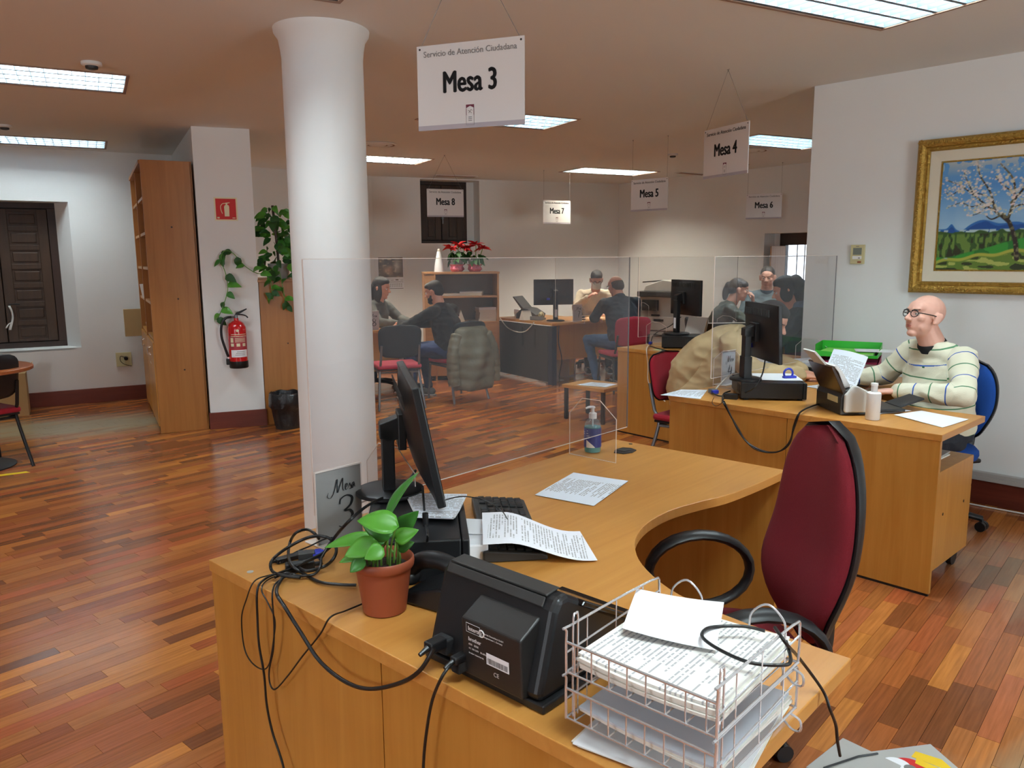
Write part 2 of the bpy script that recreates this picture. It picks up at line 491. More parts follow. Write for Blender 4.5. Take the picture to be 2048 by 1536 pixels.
put_wall('wall_left', LW, -5.5, 1.62, [(-.75, .41, .60, 2.10)])
mb = MB(); mb.prism([(.41, .0), (.41, .345), (.285, .345), (.285, .25)], .60, 2.10); place(obj('trim_5', mb, M['wall'], kind='structure'), LW)
put_wall('wall_back', BW, -.25, 3.88, [(.70, 1.58, 1.715, 2.60)])
put_wall('wall_far', RB, 0.0, 4.9, [(2.70, 3.75, .95, 1.79)])
put_wall('wall_right', RW, 0.0, 6.5)
# return of the near wall, the pier, the recess and the unseen sides of the room
def seg_wall(name, p, q, th=.2):
    d = Vector((q[0] - p[0], q[1] - p[1], 0))
    fr = Frame(p[0], p[1], math.degrees(math.atan2(d.y, d.x)))
    o = obj(name, wall_mb(0, d.length, th=th), M['wall'], kind='structure', fixn=False)
    return place(o, fr)
e = RW.w(.01, .35)
seg_wall('wall_return', (5.4, 8.9), (e.x, e.y), .3)
pr = PF.w(.47, 0)
seg_wall('wall_recess', (-2.72 - .45 * 2.3, 6.93 + .88 * 2.3), (-2.70, 6.905), .02)
mb = MB(); mb.box(0, .47, 0, 2.4, 0, CEIL)
place(obj('wall_pier', mb, M['wall'], kind='structure'), PF)
seg_wall('wall_nook', (-3.75, 9.35), (-1.90, 11.03), .2)
q1 = RW.w(6.5, 0); seg_wall('wall_south', (q1.x, q1.y), (5.5, -3.6)); seg_wall('wall_rear', (6.5, -3.6), (-9.9, -3.6))
q2 = LW.w(-5.5, 0); seg_wall('wall_west', (-9.7, -3.6), (q2.x, q2.y))
FIX = [(1.475, 3.624), (-3.0, 5.02), (-4.49, 7.69), (-.10, 6.67), (-1.54, 9.22), (1.31, 10.71), (2.70, 8.10), (-1.14, 3.14), (.55, .6), (-2.6, .2), (3.6, .8), (-5.3, 2.6), (-7.2, 5.0), (.2, -1.9)]
mb = MB(); mb.box(-11, 8, -4, 14.2, CEIL, CEIL + .12)
ceiling = obj('ceiling', mb, M['ceil'], kind='structure')
cut = MB()
for fx, fy in FIX:
    cut.M = Matrix.Translation((fx, fy, 0)) @ Matrix.Rotation(math.radians(28), 4, 'Z'); cut.box(-.597, .597, -.297, .297, CEIL - .02, CEIL + .095)
co_ = obj('cutter', cut, M['ceil'])
bm_ = ceiling.modifiers.new('b', 'BOOLEAN'); bm_.object = co_; bm_.operation = 'DIFFERENCE'; bm_.solver = 'EXACT'
me = bpy.data.meshes.new_from_object(ceiling.evaluated_get(bpy.context.evaluated_depsgraph_get()))
ceiling.modifiers.clear(); ceiling.data = me; bpy.data.objects.remove(co_)

# baseboards
def baseboard(name, fr, x0, x1, h=.155, y0=-.016):
    mb = MB(); mb.box(x0, x1, y0, 0.002, 0, h)
    return place(obj(name, mb, M['baseboard'], kind='structure', bevel=.002), fr)
baseboard('baseboard_left', LW, -5.5, 1.5)
mb = MB(); mb.box(-.012, .482, -.016, .9, 0, .15)
place(obj('baseboard_pier', mb, M['baseboard'], kind='structure', bevel=.002), PF)
baseboard('baseboard_back', BW, -.25, 3.88)
baseboard('baseboard_far', RB, 0, 4.9)
baseboard('baseboard_right', RW, .0, 6.4, .15)
mb = MB(); mb.box(.0, 6.4, -.045, -.001, .15, .175)
mb.box(.0, 6.4, -.042, -.001, .175, .20)
place(obj('trim_1', mb, M['duct'], kind='structure', bevel=.002), RW)

# round column with a flared head
mb = MB()
prof = [(.2, 0), (.2, .02), (.199, CEIL - .14), (.203, CEIL - .10), (.212, CEIL - .05), (.232, CEIL - .02), (.235, CEIL)]
mb.lathe(prof, 64, cap=False)
co = obj('wall_column', mb, M['wall'], smooth=True, kind='structure')
co.location = (-.935, 4.13, 0)

# ------------------------------------------------------------------ floor of thin hardwood strips
def mstrip(name, rough):
    m = mat(name, (150, 80, 44), rough, attr=True)
    nt = m.node_tree; b = nt.nodes['Principled BSDF']
    at = [n for n in nt.nodes if n.type == 'ATTRIBUTE'][0]
    ge = nn(nt, 'ShaderNodeNewGeometry'); mp = nn(nt, 'ShaderNodeMapping')
    mp.inputs['Rotation'].default_value = (0, 0, math.radians(-49)); mp.inputs['Scale'].default_value = (1, 1, 1)
    nt.links.new(ge.outputs['Position'], mp.inputs[0])
    m2 = nn(nt, 'ShaderNodeMapping'); m2.inputs['Scale'].default_value = (5, 90, 1); nt.links.new(mp.outputs[0], m2.inputs[0])
    no = nn(nt, 'ShaderNodeTexNoise'); no.inputs['Scale'].default_value = 1; no.inputs['Detail'].default_value = 5; nt.links.new(m2.outputs[0], no.inputs['Vector'])
    rg = nn(nt, 'ShaderNodeMapRange'); rg.inputs[1].default_value = .25; rg.inputs[2].default_value = .75; rg.inputs[3].default_value = .74; rg.inputs[4].default_value = 1.2
    nt.links.new(no.outputs['Fac'], rg.inputs[0])
    mx = nn(nt, 'ShaderNodeVectorMath', operation='SCALE'); nt.links.new(at.outputs['Color'], mx.inputs[0]); nt.links.new(rg.outputs[0], mx.inputs['Scale'])
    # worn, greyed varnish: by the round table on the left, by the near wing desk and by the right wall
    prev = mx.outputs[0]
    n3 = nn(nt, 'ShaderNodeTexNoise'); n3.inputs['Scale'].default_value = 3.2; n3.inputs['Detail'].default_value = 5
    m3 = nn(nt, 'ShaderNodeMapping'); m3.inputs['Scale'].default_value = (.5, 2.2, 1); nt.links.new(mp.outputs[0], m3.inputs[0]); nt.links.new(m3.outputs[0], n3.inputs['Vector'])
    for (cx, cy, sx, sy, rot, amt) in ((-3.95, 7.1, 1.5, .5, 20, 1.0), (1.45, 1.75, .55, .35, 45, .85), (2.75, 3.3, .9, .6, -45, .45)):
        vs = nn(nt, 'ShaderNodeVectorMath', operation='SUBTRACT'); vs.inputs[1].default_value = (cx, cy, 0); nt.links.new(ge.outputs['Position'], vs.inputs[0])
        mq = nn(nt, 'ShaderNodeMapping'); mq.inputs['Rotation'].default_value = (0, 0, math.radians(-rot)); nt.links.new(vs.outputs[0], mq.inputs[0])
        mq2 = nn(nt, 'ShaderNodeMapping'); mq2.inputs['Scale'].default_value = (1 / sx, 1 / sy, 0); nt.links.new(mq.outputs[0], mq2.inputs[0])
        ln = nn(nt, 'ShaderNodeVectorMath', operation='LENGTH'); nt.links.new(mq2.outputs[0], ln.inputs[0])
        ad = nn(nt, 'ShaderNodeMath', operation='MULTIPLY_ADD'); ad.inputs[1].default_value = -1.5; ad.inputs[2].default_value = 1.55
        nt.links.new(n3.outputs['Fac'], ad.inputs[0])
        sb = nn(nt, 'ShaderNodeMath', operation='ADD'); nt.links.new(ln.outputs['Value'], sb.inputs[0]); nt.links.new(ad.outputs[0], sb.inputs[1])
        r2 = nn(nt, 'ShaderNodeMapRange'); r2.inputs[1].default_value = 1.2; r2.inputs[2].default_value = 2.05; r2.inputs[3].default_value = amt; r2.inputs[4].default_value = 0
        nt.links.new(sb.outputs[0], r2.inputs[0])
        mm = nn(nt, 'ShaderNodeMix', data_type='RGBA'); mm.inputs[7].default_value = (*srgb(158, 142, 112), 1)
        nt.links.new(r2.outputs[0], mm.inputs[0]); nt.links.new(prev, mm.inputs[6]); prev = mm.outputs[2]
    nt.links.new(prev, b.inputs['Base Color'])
    n4 = nn(nt, 'ShaderNodeTexNoise'); n4.inputs['Scale'].default_value = 2.5; nt.links.new(ge.outputs['Position'], n4.inputs['Vector'])
    r4 = nn(nt, 'ShaderNodeMapRange'); r4.inputs[3].default_value = rough - .03; r4.inputs[4].default_value = rough + .03
    nt.links.new(n4.outputs['Fac'], r4.inputs[0]); nt.links.new(r4.outputs[0], b.inputs['Roughness'])
    return m
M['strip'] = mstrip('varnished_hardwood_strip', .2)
FR = Frame(0, 0, 49.0)
fl_mb = MB(); fl_mb.prism([(-11, -4), (8, -4), (8, 14.2), (-11, 14.2)], -.08, -.012)
floor = obj('floor', fl_mb, mat('floor_bed', (92, 52, 34), .6), kind='structure')
rs = random.Random(11)
PAL = [(165, 97, 50), (157, 89, 45), (143, 79, 42), (177, 109, 54), (129, 73, 40), (159, 89, 52), (149, 85, 46), (189, 119, 56), (167, 101, 52), (147, 79, 45), (157, 95, 48), (121, 69, 38), (163, 85, 48), (171, 103, 52)]
camM = cam.rotation_quaternion.to_matrix().transposed()
def pix(p):
    q = camM @ (Vector(p) - Vector((0, 0, EYE)))
    if q.z > -.1: return None
    return (1024 + FPX * q.x / -q.z, 768 - FPX * q.y / -q.z)
strips = []
row = 0; y = -9.0
while y < 12.5:
    x = -6.5 + rs.uniform(0, .5)
    while x < 16.0:
        L = rs.uniform(.26, .52)
        c = FR.w(x + L / 2, y + .0325)
        if -9.8 < c.x < 6 and -2.5 < c.y < 13.4 and c.y < 15.5 - .9 * abs(c.x + 1):
            strips.append((x, L, y, rs.choice(PAL), rs.uniform(.88, 1.12)))
        x += L
    row += 1; y += .0652
def strip_box(mb, s, z0=-.012):
    x, L, y, c, k = s
    mb.col = tuple(v * k for v in srgb(*c))
    g = .0006
    mb.box(x + g, x + L - g, y + g, y + .0652 - g, z0, rs.uniform(-.0004, 0))
def seen_area(s):
    x, L, y = s[:3]
    ps = [pix(FR.w(a, b)) for a, b in ((x, y), (x + L, y), (x + L, y + .065), (x, y + .065))]
    if any(p is None for p in ps): return 0
    cx = sum(p[0] for p in ps) / 4; cy = sum(p[1] for p in ps) / 4
    if not (0 < cx < 2048 and 0 < cy < 1536): return 0
    if 420 < cx < 1330 and cy > 1120 - (cx - 417) * .30: return 0     # under the front desk
    if 1230 < cx < 1870 and 850 < cy < 1190 - (1870 - cx) * .3: return 0
    if 1200 < cx < 1700 and cy > 860: return 0
    return abs(sum(ps[i][0] * ps[(i + 1) % 4][1] - ps[(i + 1) % 4][0] * ps[i][1] for i in range(4))) / 2
order = sorted(range(len(strips)), key=lambda i: -seen_area(strips[i]))
top = set(order[:300])
rest = MB()
for i, s in enumerate(strips):
    if i in top:
        mb = MB(); strip_box(mb, s)
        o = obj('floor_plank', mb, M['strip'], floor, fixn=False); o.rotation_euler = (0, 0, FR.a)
    else:
        strip_box(rest, s)
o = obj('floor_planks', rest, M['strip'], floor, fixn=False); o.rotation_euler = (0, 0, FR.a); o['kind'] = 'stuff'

# ------------------------------------------------------------------ windows and shutters
def shutter(parent, x0, x1, z0, z1, rows, m, y=0.0, name='shutter_leaf', t=.04):
    """panelled leaf facing -y, with raised panels"""
    mb = MB(); st = .09 if x1 - x0 > .3 else .05
    mb.box(x0, x1, y + .012, y + t, z0, z1)
    mb.box(x0, x0 + st, y, y + .013, z0, z1); mb.box(x1 - st, x1, y, y + .013, z0, z1)
    zz = z0
    hs = (z1 - z0)
    k = hs / rows
    for i in range(rows + 1):
        c = z0 + k * i
        mb.box(x0 + st, x1 - st, y, y + .013, max(z0, c - .026), min(z1, c + .026))
    lf = obj(name, mb, m, parent, bevel=.003)
    for i in range(rows):
        pm = MB(); pm.box(x0 + st + .02, x1 - st - .02, y + .002, y + .013, z0 + k * i + .05, z0 + k * (i + 1) - .05)
        obj('raised_panel', pm, m, lf, bevel=.006)
    return lf
# window_1: shuttered, in the left wall
w1 = MB(); w1.box(-.75, .36, .26, .33, .60, .66); w1.box(-.75, .36, .26, .33, 2.04, 2.10); w1.box(.21, .29, .26, .33, .66, 2.04); w1.box(-.75, -.66, .26, .33, .66, 2.04)
w1.box(-.75, .36, .33, .36, .60, 2.10)
wo = place(obj('window_1', w1, M['dark_wood2'], kind='structure', bevel=.003), LW)
shutter(wo, -.24, .205, .67, 2.03, 7, M['dark_wood'], y=.245)
shutter(wo, -.66, -.25, .67, 2.03, 7, M['dark_wood'], y=.245)
mb = MB(); mb.cyl((-.20, .245, 1.06), (-.20, .20, 1.06), .012, 10); mb.tube([(-.20, .205, 1.06), (-.16, .2, 1.065), (-.11, .2, 1.06)], .007, 8)
obj('shutter_latch', mb, M['black'], wo, label='small black shutter latch')
mb = MB()
mb.grid(lambda u, v: (-.215 + .02 * u + .02 * math.sin(v * 4), .19 + .01 * math.sin(u * 6 + v * 5), 1.05 - .25 * v), 3, 10)
mb.grid(lambda u, v: (-.20 - .06 * v + .015 * u, .188, .88 - .06 * v * v), 2, 6)
o = obj('hanging_ribbon', mb, M['white'], smooth=True)
place(o, LW); tag(o, 'white torn ribbon hanging from the dark shutter latch', 'ribbon')
md = o.modifiers.new('t', 'SOLIDIFY'); md.thickness = .002
mb = MB(); mb.box(-.75, .36, 0.0, .27, .575, .602)
place(obj('window_1_sill', mb, M['wall'], kind='structure', bevel=.004), LW)
bpy.data.objects['window_1_sill'].name = 'trim_2'
# window_2: small shutters high in the back wall
w2 = MB(); w2.box(.70, 1.47, .26, .32, 1.715, 1.76); w2.box(.70, 1.47, .26, .32, 2.55, 2.60); w2.box(.70, .76, .26, .32, 1.76, 2.55); w2.box(1.41, 1.47, .26, .32, 1.76, 2.55); w2.box(.70, 1.6, .32, .34, 1.715, 2.60)
w2o = place(obj('window_2', w2, M['dark_wood2'], kind='structure', bevel=.003), BW)
shutter(w2o, .765, 1.075, 1.765, 2.545, 2, M['dark_wood'], y=.25)
shutter(w2o, 1.085, 1.405, 1.765, 2.545, 2, M['dark_wood'], y=.25)
mb = MB(); mb.cyl((1.09, .25, 2.08), (1.09, .22, 2.08), .018, 10); mb.box(1.08, 1.10, .22, .235, 2.0, 2.08)
obj('shutter_latch', mb, M['steel'], w2o)
mb = MB(); mb.box(1.47, 1.58, .262, .33, 1.715, 2.6); place(obj('trim_3', mb, M['wall'], kind='structure'), BW)
# window_3: daylight window with an open shutter leaf
w3 = MB()
w3.box(2.78, 3.75, .22, .30, 1.64, 1.79); w3.box(2.78, 2.86, .22, .30, .95, 1.64); w3.box(3.67, 3.75, .22, .30, .95, 1.64); w3.box(2.78, 3.75, .22, .30, .95, 1.0)
w3o = place(obj('window_3', w3, M['dark_wood2'], kind='structure', bevel=.003), RB)
mb = MB(); mb.box(2.86, 3.67, .262, .268, 1.0, 1.64); obj('pane', mb, acrylic('window_glass', (.95, .97, 1), .03, (.9, .95, 1)), w3o)
mb = MB()
for x in (2.97, 3.08, 3.19, 3.3, 3.41, 3.52): mb.cyl((x, .33, .95), (x, .33, 1.79), .007, 8)
for z in (1.12, 1.5): mb.cyl((2.8, .33, z), (3.75, .33, z), .006, 8)
obj('window_bars', mb, M['grey'], w3o)
mb = MB(); mb.box(2.70, 2.78, .22, .3, .95, 1.79); place(obj('trim_4', mb, M['wall'], kind='structure'), RB)
lf = shutter(w3o, 0, .24, .97, 1.63, 3, M['light_shutter'], y=0, t=.03)
lf.location = (2.85, .215, 0); lf.rotation_euler = (0, 0, math.radians(-100))
mb = MB(); mb.box(-.004, .0, .0, .03, .97, 1.63); obj('leaf_edge', mb, M['dark_wood2'], lf)

# ------------------------------------------------------------------ ceiling fittings
M['tube_l'] = mat('fluorescent_tube', (255, 255, 255), .5, emit=(.82, .97, 1.0), estr=TUBE_POWER)
M['tube_w'] = mat('fluorescent_tube_warm', (255, 255, 255), .5, emit=(1.0, .93, .76), estr=TUBE_POWER * 1.7)
M['tray_w'] = mat('light_reflector', (240, 242, 242), .35, metal=.0)
M['louver'] = mat('louver_blade', (98, 110, 120), .4)
M['rim'] = mat('light_rim', (150, 120, 100), .5)
def light_fixture(x, y, label, warm=False, rot=28.0, dim=1.0):
    t = thing('ceiling_light', label, 'ceiling light', (x, y, CEIL), rot, 'recessed louvre lights in the ceiling')
    W, H = .6, .3
    mb = MB(); r = .012
    mb.box(-W - .006, W + .006, H - r, H + .006, -.006, -.0008); mb.box(-W - .006, W + .006, -H - .006, -H + r, -.006, -.0008); mb.box(-W - .006, -W + r, -H + r, H - r, -.006, -.0008); mb.box(W - r, W + .006, -H + r, H - r, -.006, -.0008)
    obj('frame', mb, M['rim'], t)
    mb = MB(); mb.box(-W + .006, W - .006, -H + .006, H - .006, .088, .092)
    for a, b, c, d in ((-W + .006, W - .006, H - .010, H - .006), (-W + .006, W - .006, -H + .006, -H + .010), (-W + .006, -W + .010, -H + .010, H - .010), (W - .010, W - .006, -H + .010, H - .010)): mb.box(a, b, c, d, .0, .088)
    obj('reflector', mb, M['tray_w'], t)
    tm = M['tube_w'] if warm else M['tube_l']
    if dim != 1.0: tm = mat('dimmed_fluorescent_tube', (255, 255, 255), .5, emit=(.84, .96, 1.0), estr=TUBE_POWER * dim)  # weaker emission, set to soften hot spots on the nearby wall and column
    for i in range(4):
        yy = -.21 + .14 * i
        mb = MB(); mb.cyl((-W + .03, yy, .066), (W - .03, yy, .066), .013, 8)
        obj('tube', mb, tm, t)
    mb = MB(); cells = 16
    for i in range(cells + 1):
        xx = -W + r + (2 * W - 2 * r) * i / cells
        mb.box(xx - .001, xx + .001, -H + r, H - r, .0, .045)
    for i in range(5):
        yy = -.28 + .14 * i
        mb.add([(-W + r, yy - .010, .0), (W - r, yy - .010, .0), (W - r, yy + .010, .0), (-W + r, yy + .010, .0), (-W + r, yy, .048), (W - r, yy, .048)],
               [(0, 3, 2, 1), (0, 1, 5, 4), (2, 3, 4, 5), (0, 4, 3), (1, 2, 5)])
    obj('louver', mb, M['louver'], t)
    return t
light_fixture(1.475, 3.624, 'large louvre ceiling light nearest the painting wall')
light_fixture(-3.0, 5.02, 'louvre ceiling light at left, the nearer of two', dim=.85)
light_fixture(-4.49, 7.69, 'louvre ceiling light above the shuttered window at left, the farther of two', dim=.42)
light_fixture(-.10, 6.67, 'louvre ceiling light partly hidden by the largest hanging sign')
light_fixture(-1.54, 9.22, 'small louvre ceiling light just right of the round column', warm=True)
light_fixture(1.31, 10.71, 'warm lit louvre ceiling light nearest the back corner', warm=True)
light_fixture(2.70, 8.10, 'louvre ceiling light cut off by the near right wall')
light_fixture(-1.14, 3.14, 'louvre ceiling light at top edge, above the round column', dim=.45)
for (x, y), wh in zip(FIX[8:], ('directly above the viewer', 'behind the viewer at left', 'behind the viewer at right', 'left of the frame, nearest', 'left of the frame, farthest', 'by the rear wall behind the viewer')):
    light_fixture(x, y, 'louvre ceiling light ' + wh)

def diffuser(x, y, label):
    t = thing('air_vent', label, 'vent', (x, y, CEIL), 0, 'round air vents')
    mb = MB(); mb.lathe([(.0, -.002), (.19, -.002), (.2, -.008), (.17, -.014)], 32, cap=False); mb.lathe([(.15, -.012), (.125, -.022), (.1, -.012)], 32, cap=False); mb.lathe([(.085, -.012), (.06, -.024), (.0, -.024)], 32, cap=False)
    obj('vent_rings', mb, M['ceil'], t, smooth=True)
    mb = MB(); mb.lathe([(.172, -.011), (.15, -.004), (.0, -.004)], 32, cap=False)
    obj('vent_gap', mb, M['rim'], t)
diffuser(-1.31, 8.02, 'round ceiling air vent beside the column')
diffuser(2.56, 8.66, 'round ceiling air vent behind the fourth table sign')
def detector(x, y, label):
    t = thing('smoke_detector', label, 'detector', (x, y, CEIL), 0, 'smoke detectors')
    mb = MB(); mb.lathe([(.055, -.0005), (.055, -.016), (.048, -.022)], 24)
    obj('base', mb, M['ceil'], t, smooth=True)
    mb = MB(); mb.lathe([(.034, -.022), (.032, -.036), (.02, -.040)], 24)
    obj('sensor_head', mb, M['dgrey'], t, smooth=True)
detector(-2.39, 4.72, 'smoke detector above the nearer left ceiling light')
detector(-4.2, 6.78, 'pale smoke detector cut by the left edge')
detector(1.79, 8.94, 'smoke detector beside the fourth table sign')
def slot_vent(x, y, rot, label):
    t = thing('slot_vent', label, 'vent', (x, y, CEIL), rot, 'long slot vents')
    mb = MB(); mb.box(-.3, .3, -.06, .06, -.008, -.0005); obj('frame', mb, M['ceil'], t)
    for i in range(4):
        m2 = MB(); m2.box(-.28, .28, -.045 + i * .026, -.037 + i * .026, -.0105, -.008); obj('slat', m2, M['rim'], t)
slot_vent(2.48, 11.0, 36, 'slot vent near the back right corner')
slot_vent(-.75, 11.1, 21.8, 'slot vent above the small shuttered window')

# ------------------------------------------------------------------ desks
def desk_outline(L=1.8):
    c = [(1.8, -.755), (1.664, -.754), (1.522, -.748), (1.375, -.734), (1.266, -.705), (1.15, -.683), (1.05, -.683), (.95, -.70), (.85, -.74), (.758, -.805), (.69, -.88), (.63, -.98), (.60, -1.08), (.585, -1.2), (.58, -1.41)]
    c2 = spline([Vector((p[0], p[1], 0)) for p in c[:-1]], 3) + [Vector((.58, -1.41, 0))]
    return [((x if x < .7 else .7 + (x - .7) * (L - .7) / 1.1), y) for x, y in [(0, -1.41), (0, 0), (1.8, 0)] + [(p.x, p.y) for p in c2]]
def make_desk(fr, label, L=1.8):
    t = thing('office_desk', label, 'desk', fr.w(0, 0, 0), fr.deg, 'curved beech office desks')
    mb = MB(); mb.prism(desk_outline(L), .708, .738)
    obj('worktop', mb, M['desk_top'], t, bevel=.002)
    mb = MB(); mb.box(.004, .026, -.70, -.004, .012, .707); obj('side_panel', mb, M['desk_side'], t, bevel=.001)
    mb = MB(); mb.box(.004, .026, -1.405, -.703, .012, .707); obj('side_panel', mb, M['desk_side'], t, bevel=.001)
    mb = MB(); mb.box(.028, L - .03, -.05, -.03, .25, .707); obj('modesty_panel', mb, M['desk_side'], t, bevel=.001)
    mb = MB(); mb.box(L - .028, L - .004, -.745, -.006, .012, .707); obj('end_panel', mb, M['desk_side'], t, bevel=.001)
    mb = MB(); mb.box(.006, .024, -1.40, -.01, 0, .012); obj('plinth', mb, M['black'], t)
    mb = MB(); mb.box(L - .025, L - .007, -.74, -.01, 0, .012); obj('plinth', mb, M['black'], t)
    for (x, y) in ((.03, -.155), (L - .029, -.104)):
        mb = MB(); mb.cyl((x, y, .738), (x, y, .7392), .008, 12); obj('screw_cap', mb, M['card_grey'] if x < 1 else M['black'], t)
    mb = MB(); mb.cyl((1.25, -.36, .02), (1.25, -.36, .708), .02, 12); mb.cyl((1.25, -.36, 0), (1.25, -.36, .02), .05, 16)
    return t
desk3 = make_desk(D3, 'beech desk in the foreground with a wavy inner edge')
mb = MB(); mb.prism([(1.60, -.14), (1.64, -.118), (1.69, -.12), (1.705, -.15), (1.69, -.186), (1.65, -.194), (1.61, -.18)], .738, .742)
obj('cable_port', mb, M['black'], desk3, bevel=.001)
mb = MB(); mb.box(1.63, 1.675, -.17, -.135, .742, .744); obj('cable_port_lid', mb, M['dgrey'], desk3, bevel=.001)
desk4 = make_desk(D4, 'beech desk where the bald man in the striped sweater sits', 1.58)
mb = MB(); mb.box(.06, .545, -1.385, -1.02, .09, .55); pc = obj('pedestal', mb, M['desk_side'], desk4, bevel=.002)
mb = MB(); mb.box(.55, .566, -1.38, -1.025, .10, .24); mb.box(.55, .566, -1.38, -1.025, .25, .39); mb.box(.55, .566, -1.38, -1.025, .40, .54); obj('drawer_front', mb, M['desk_side'], pc, bevel=.002)
for px in (.17, .45):
    mb = MB(); mb.cyl((px, -1.385, .34), (px, -1.3865, .34), .007, 10); obj('screw_cap', mb, M['dark_wood'], pc)
for (a, b) in ((.11, -1.34), (.49, -1.34), (.11, -1.06), (.49, -1.06)):
    mb = MB(); mb.cyl((a, b - .012, .045), (a, b + .012, .045), .045, 14); mb.cyl((a, b, .06), (a, b, .09), .012, 8); obj('caster', mb, M['black'], pc)
desk5 = make_desk(D5, 'beech desk behind the striped sweater man desk, with a white cable down its front')

# desk 7: top with grey side panel and dark leg
D7 = Frame(.475, 9.2, 33.0)
t = thing('office_desk', 'beech desk with a dark grey end panel, where the masked man sits', 'desk', D7.w(0, 0), 33)
mb = MB(); mb.prism([(0, 0), (1.5, 0), (1.5, .75), (.8, .8), (.75, 1.25), (0, 1.25)], .71, .74); obj('worktop', mb, M['desk_top'], t, bevel=.002)
mb = MB(); mb.box(.0, .02, .09, 1.24, .03, .70); obj('end_panel', mb, M['dgrey'], t, bevel=.002)
for y in (.35, .62):
    mb = MB(); mb.box(-.004, 0, y - .02, y + .02, .42, .66); obj('bracket', mb, M['black'], t)
mb = MB(); mb.box(.0, .07, .0, .085, 0, .70); obj('leg', mb, mat('navy_leg', (28, 34, 48), .4), t, bevel=.004)
mb = MB(); mb.box(1.42, 1.49, .0, .085, 0, .70); obj('leg', mb, mat('navy_leg2', (28, 34, 48), .4), t, bevel=.004)
mb = MB(); mb.box(.09, 1.40, .12, .14, .28, .70); obj('modesty_panel', mb, M['desk_side'], t, bevel=.001)
# desk 8, mostly behind the column
D8 = Frame(-1.62, 8.35, 25.0)
t = thing('office_desk', 'beech desk right of the round column, where the dark sweatered man sits', 'desk', D8.w(0, 0), 25)
mb = MB(); mb.prism([(-.75, 0), (.50, 0), (.56, .1), (.56, .95), (.1, 1.0), (-.75, .8)], .71, .74); obj('worktop', mb, M['desk_top'], t, bevel=.002)
mb = MB(); mb.box(-.70, .50, .12, .14, .28, .70); obj('modesty_panel', mb, M['desk_side'], t, bevel=.001)
for a in (-.70, .46):
    mb = MB(); mb.box(a, a + .05, .1, .16, 0, .70); obj('leg', mb, M['lgrey'], t, bevel=.003)
mb = MB(); mb.box(-.2, .12, .2, .5, .10, .48); pd = obj('pedestal', mb, M['desk_side'], t, bevel=.002)
for a in (-.16, .08):
    mb = MB(); mb.cyl((a - .01, .24, .05), (a + .01, .24, .05), .045, 12); obj('caster', mb, M['lgrey'], pd)

# ------------------------------------------------------------------ acrylic screens
def acrylic_screen(fr, label, x0, x1, y=-.115, z0=.80, z1=1.50, feet=(.5, 1.478), fh=.228):
    t = thing('protective_screen', label, 'screen', fr.w(0, 0, .739), fr.deg, 'clear protective screens on the desks')
    zz0, zz1 = z0 - .739, z1 - .739
    mb = MB(); mb.box(x0, x1, y - .002, y + .002, zz0, zz1); obj('pane', mb, M['acrylic'], t)
    mb = MB(); mb.box(x0 - .0012, x0, y - .0025, y + .0025, zz0, zz1); mb.box(x0, x1, y - .0022, y + .0022, zz1, zz1 + .0015); mb.box(x0, x1, y - .0022, y + .0022, zz0 - .0015, zz0)
    obj('edge', mb, M['acrylic_edge'], t)
    mb = MB(); mb.box(x0 + .001, x0 + .003, y + .0022, y + .0034, zz0, zz1); mb.box(x1, x1 + .0015, y - .0025, y + .0025, zz0, zz1)
    obj('edge_shade', mb, M['acrylic_edge_dark'], t)
    for fx in feet:
        P = [(-.015, .0), (-.235, .0), (-.235, .165), (-.16, fh), (-.075, fh), (-.015, .165)]
        mb = MB(); mb.add([(fx - .0015, p[0], p[1]) for p in P] + [(fx + .0015, p[0], p[1]) for p in P],
                          [tuple(range(6)), tuple(range(11, 5, -1))])
        ft = obj('foot', mb, M['acrylic'], t)
        mb = MB(); mb.tube([(fx, p[0], p[1]) for p in P], .0016, 6, closed=True); obj('foot_edge', mb, M['acrylic_edge'], ft)
    return t
acrylic_screen(D3, 'large clear protective screen on the foreground desk', .247, 1.725, z0=.82)
acrylic_screen(D4, 'clear protective screen in front of the man in the striped sweater', .148, 1.62, y=-.17, z0=.835, feet=(.42, 1.42), fh=.22)
acrylic_screen(D5, 'clear protective screen behind the monitor with the blue connector, on the middle desk', .245, 1.7, y=-.02, z0=.81, feet=(.36, 1.4), fh=.20)
acrylic_screen(D7, 'clear protective screen on the desk of the masked man', .12, 1.42, y=.10, z0=.80, feet=(.3, 1.3), fh=.2)

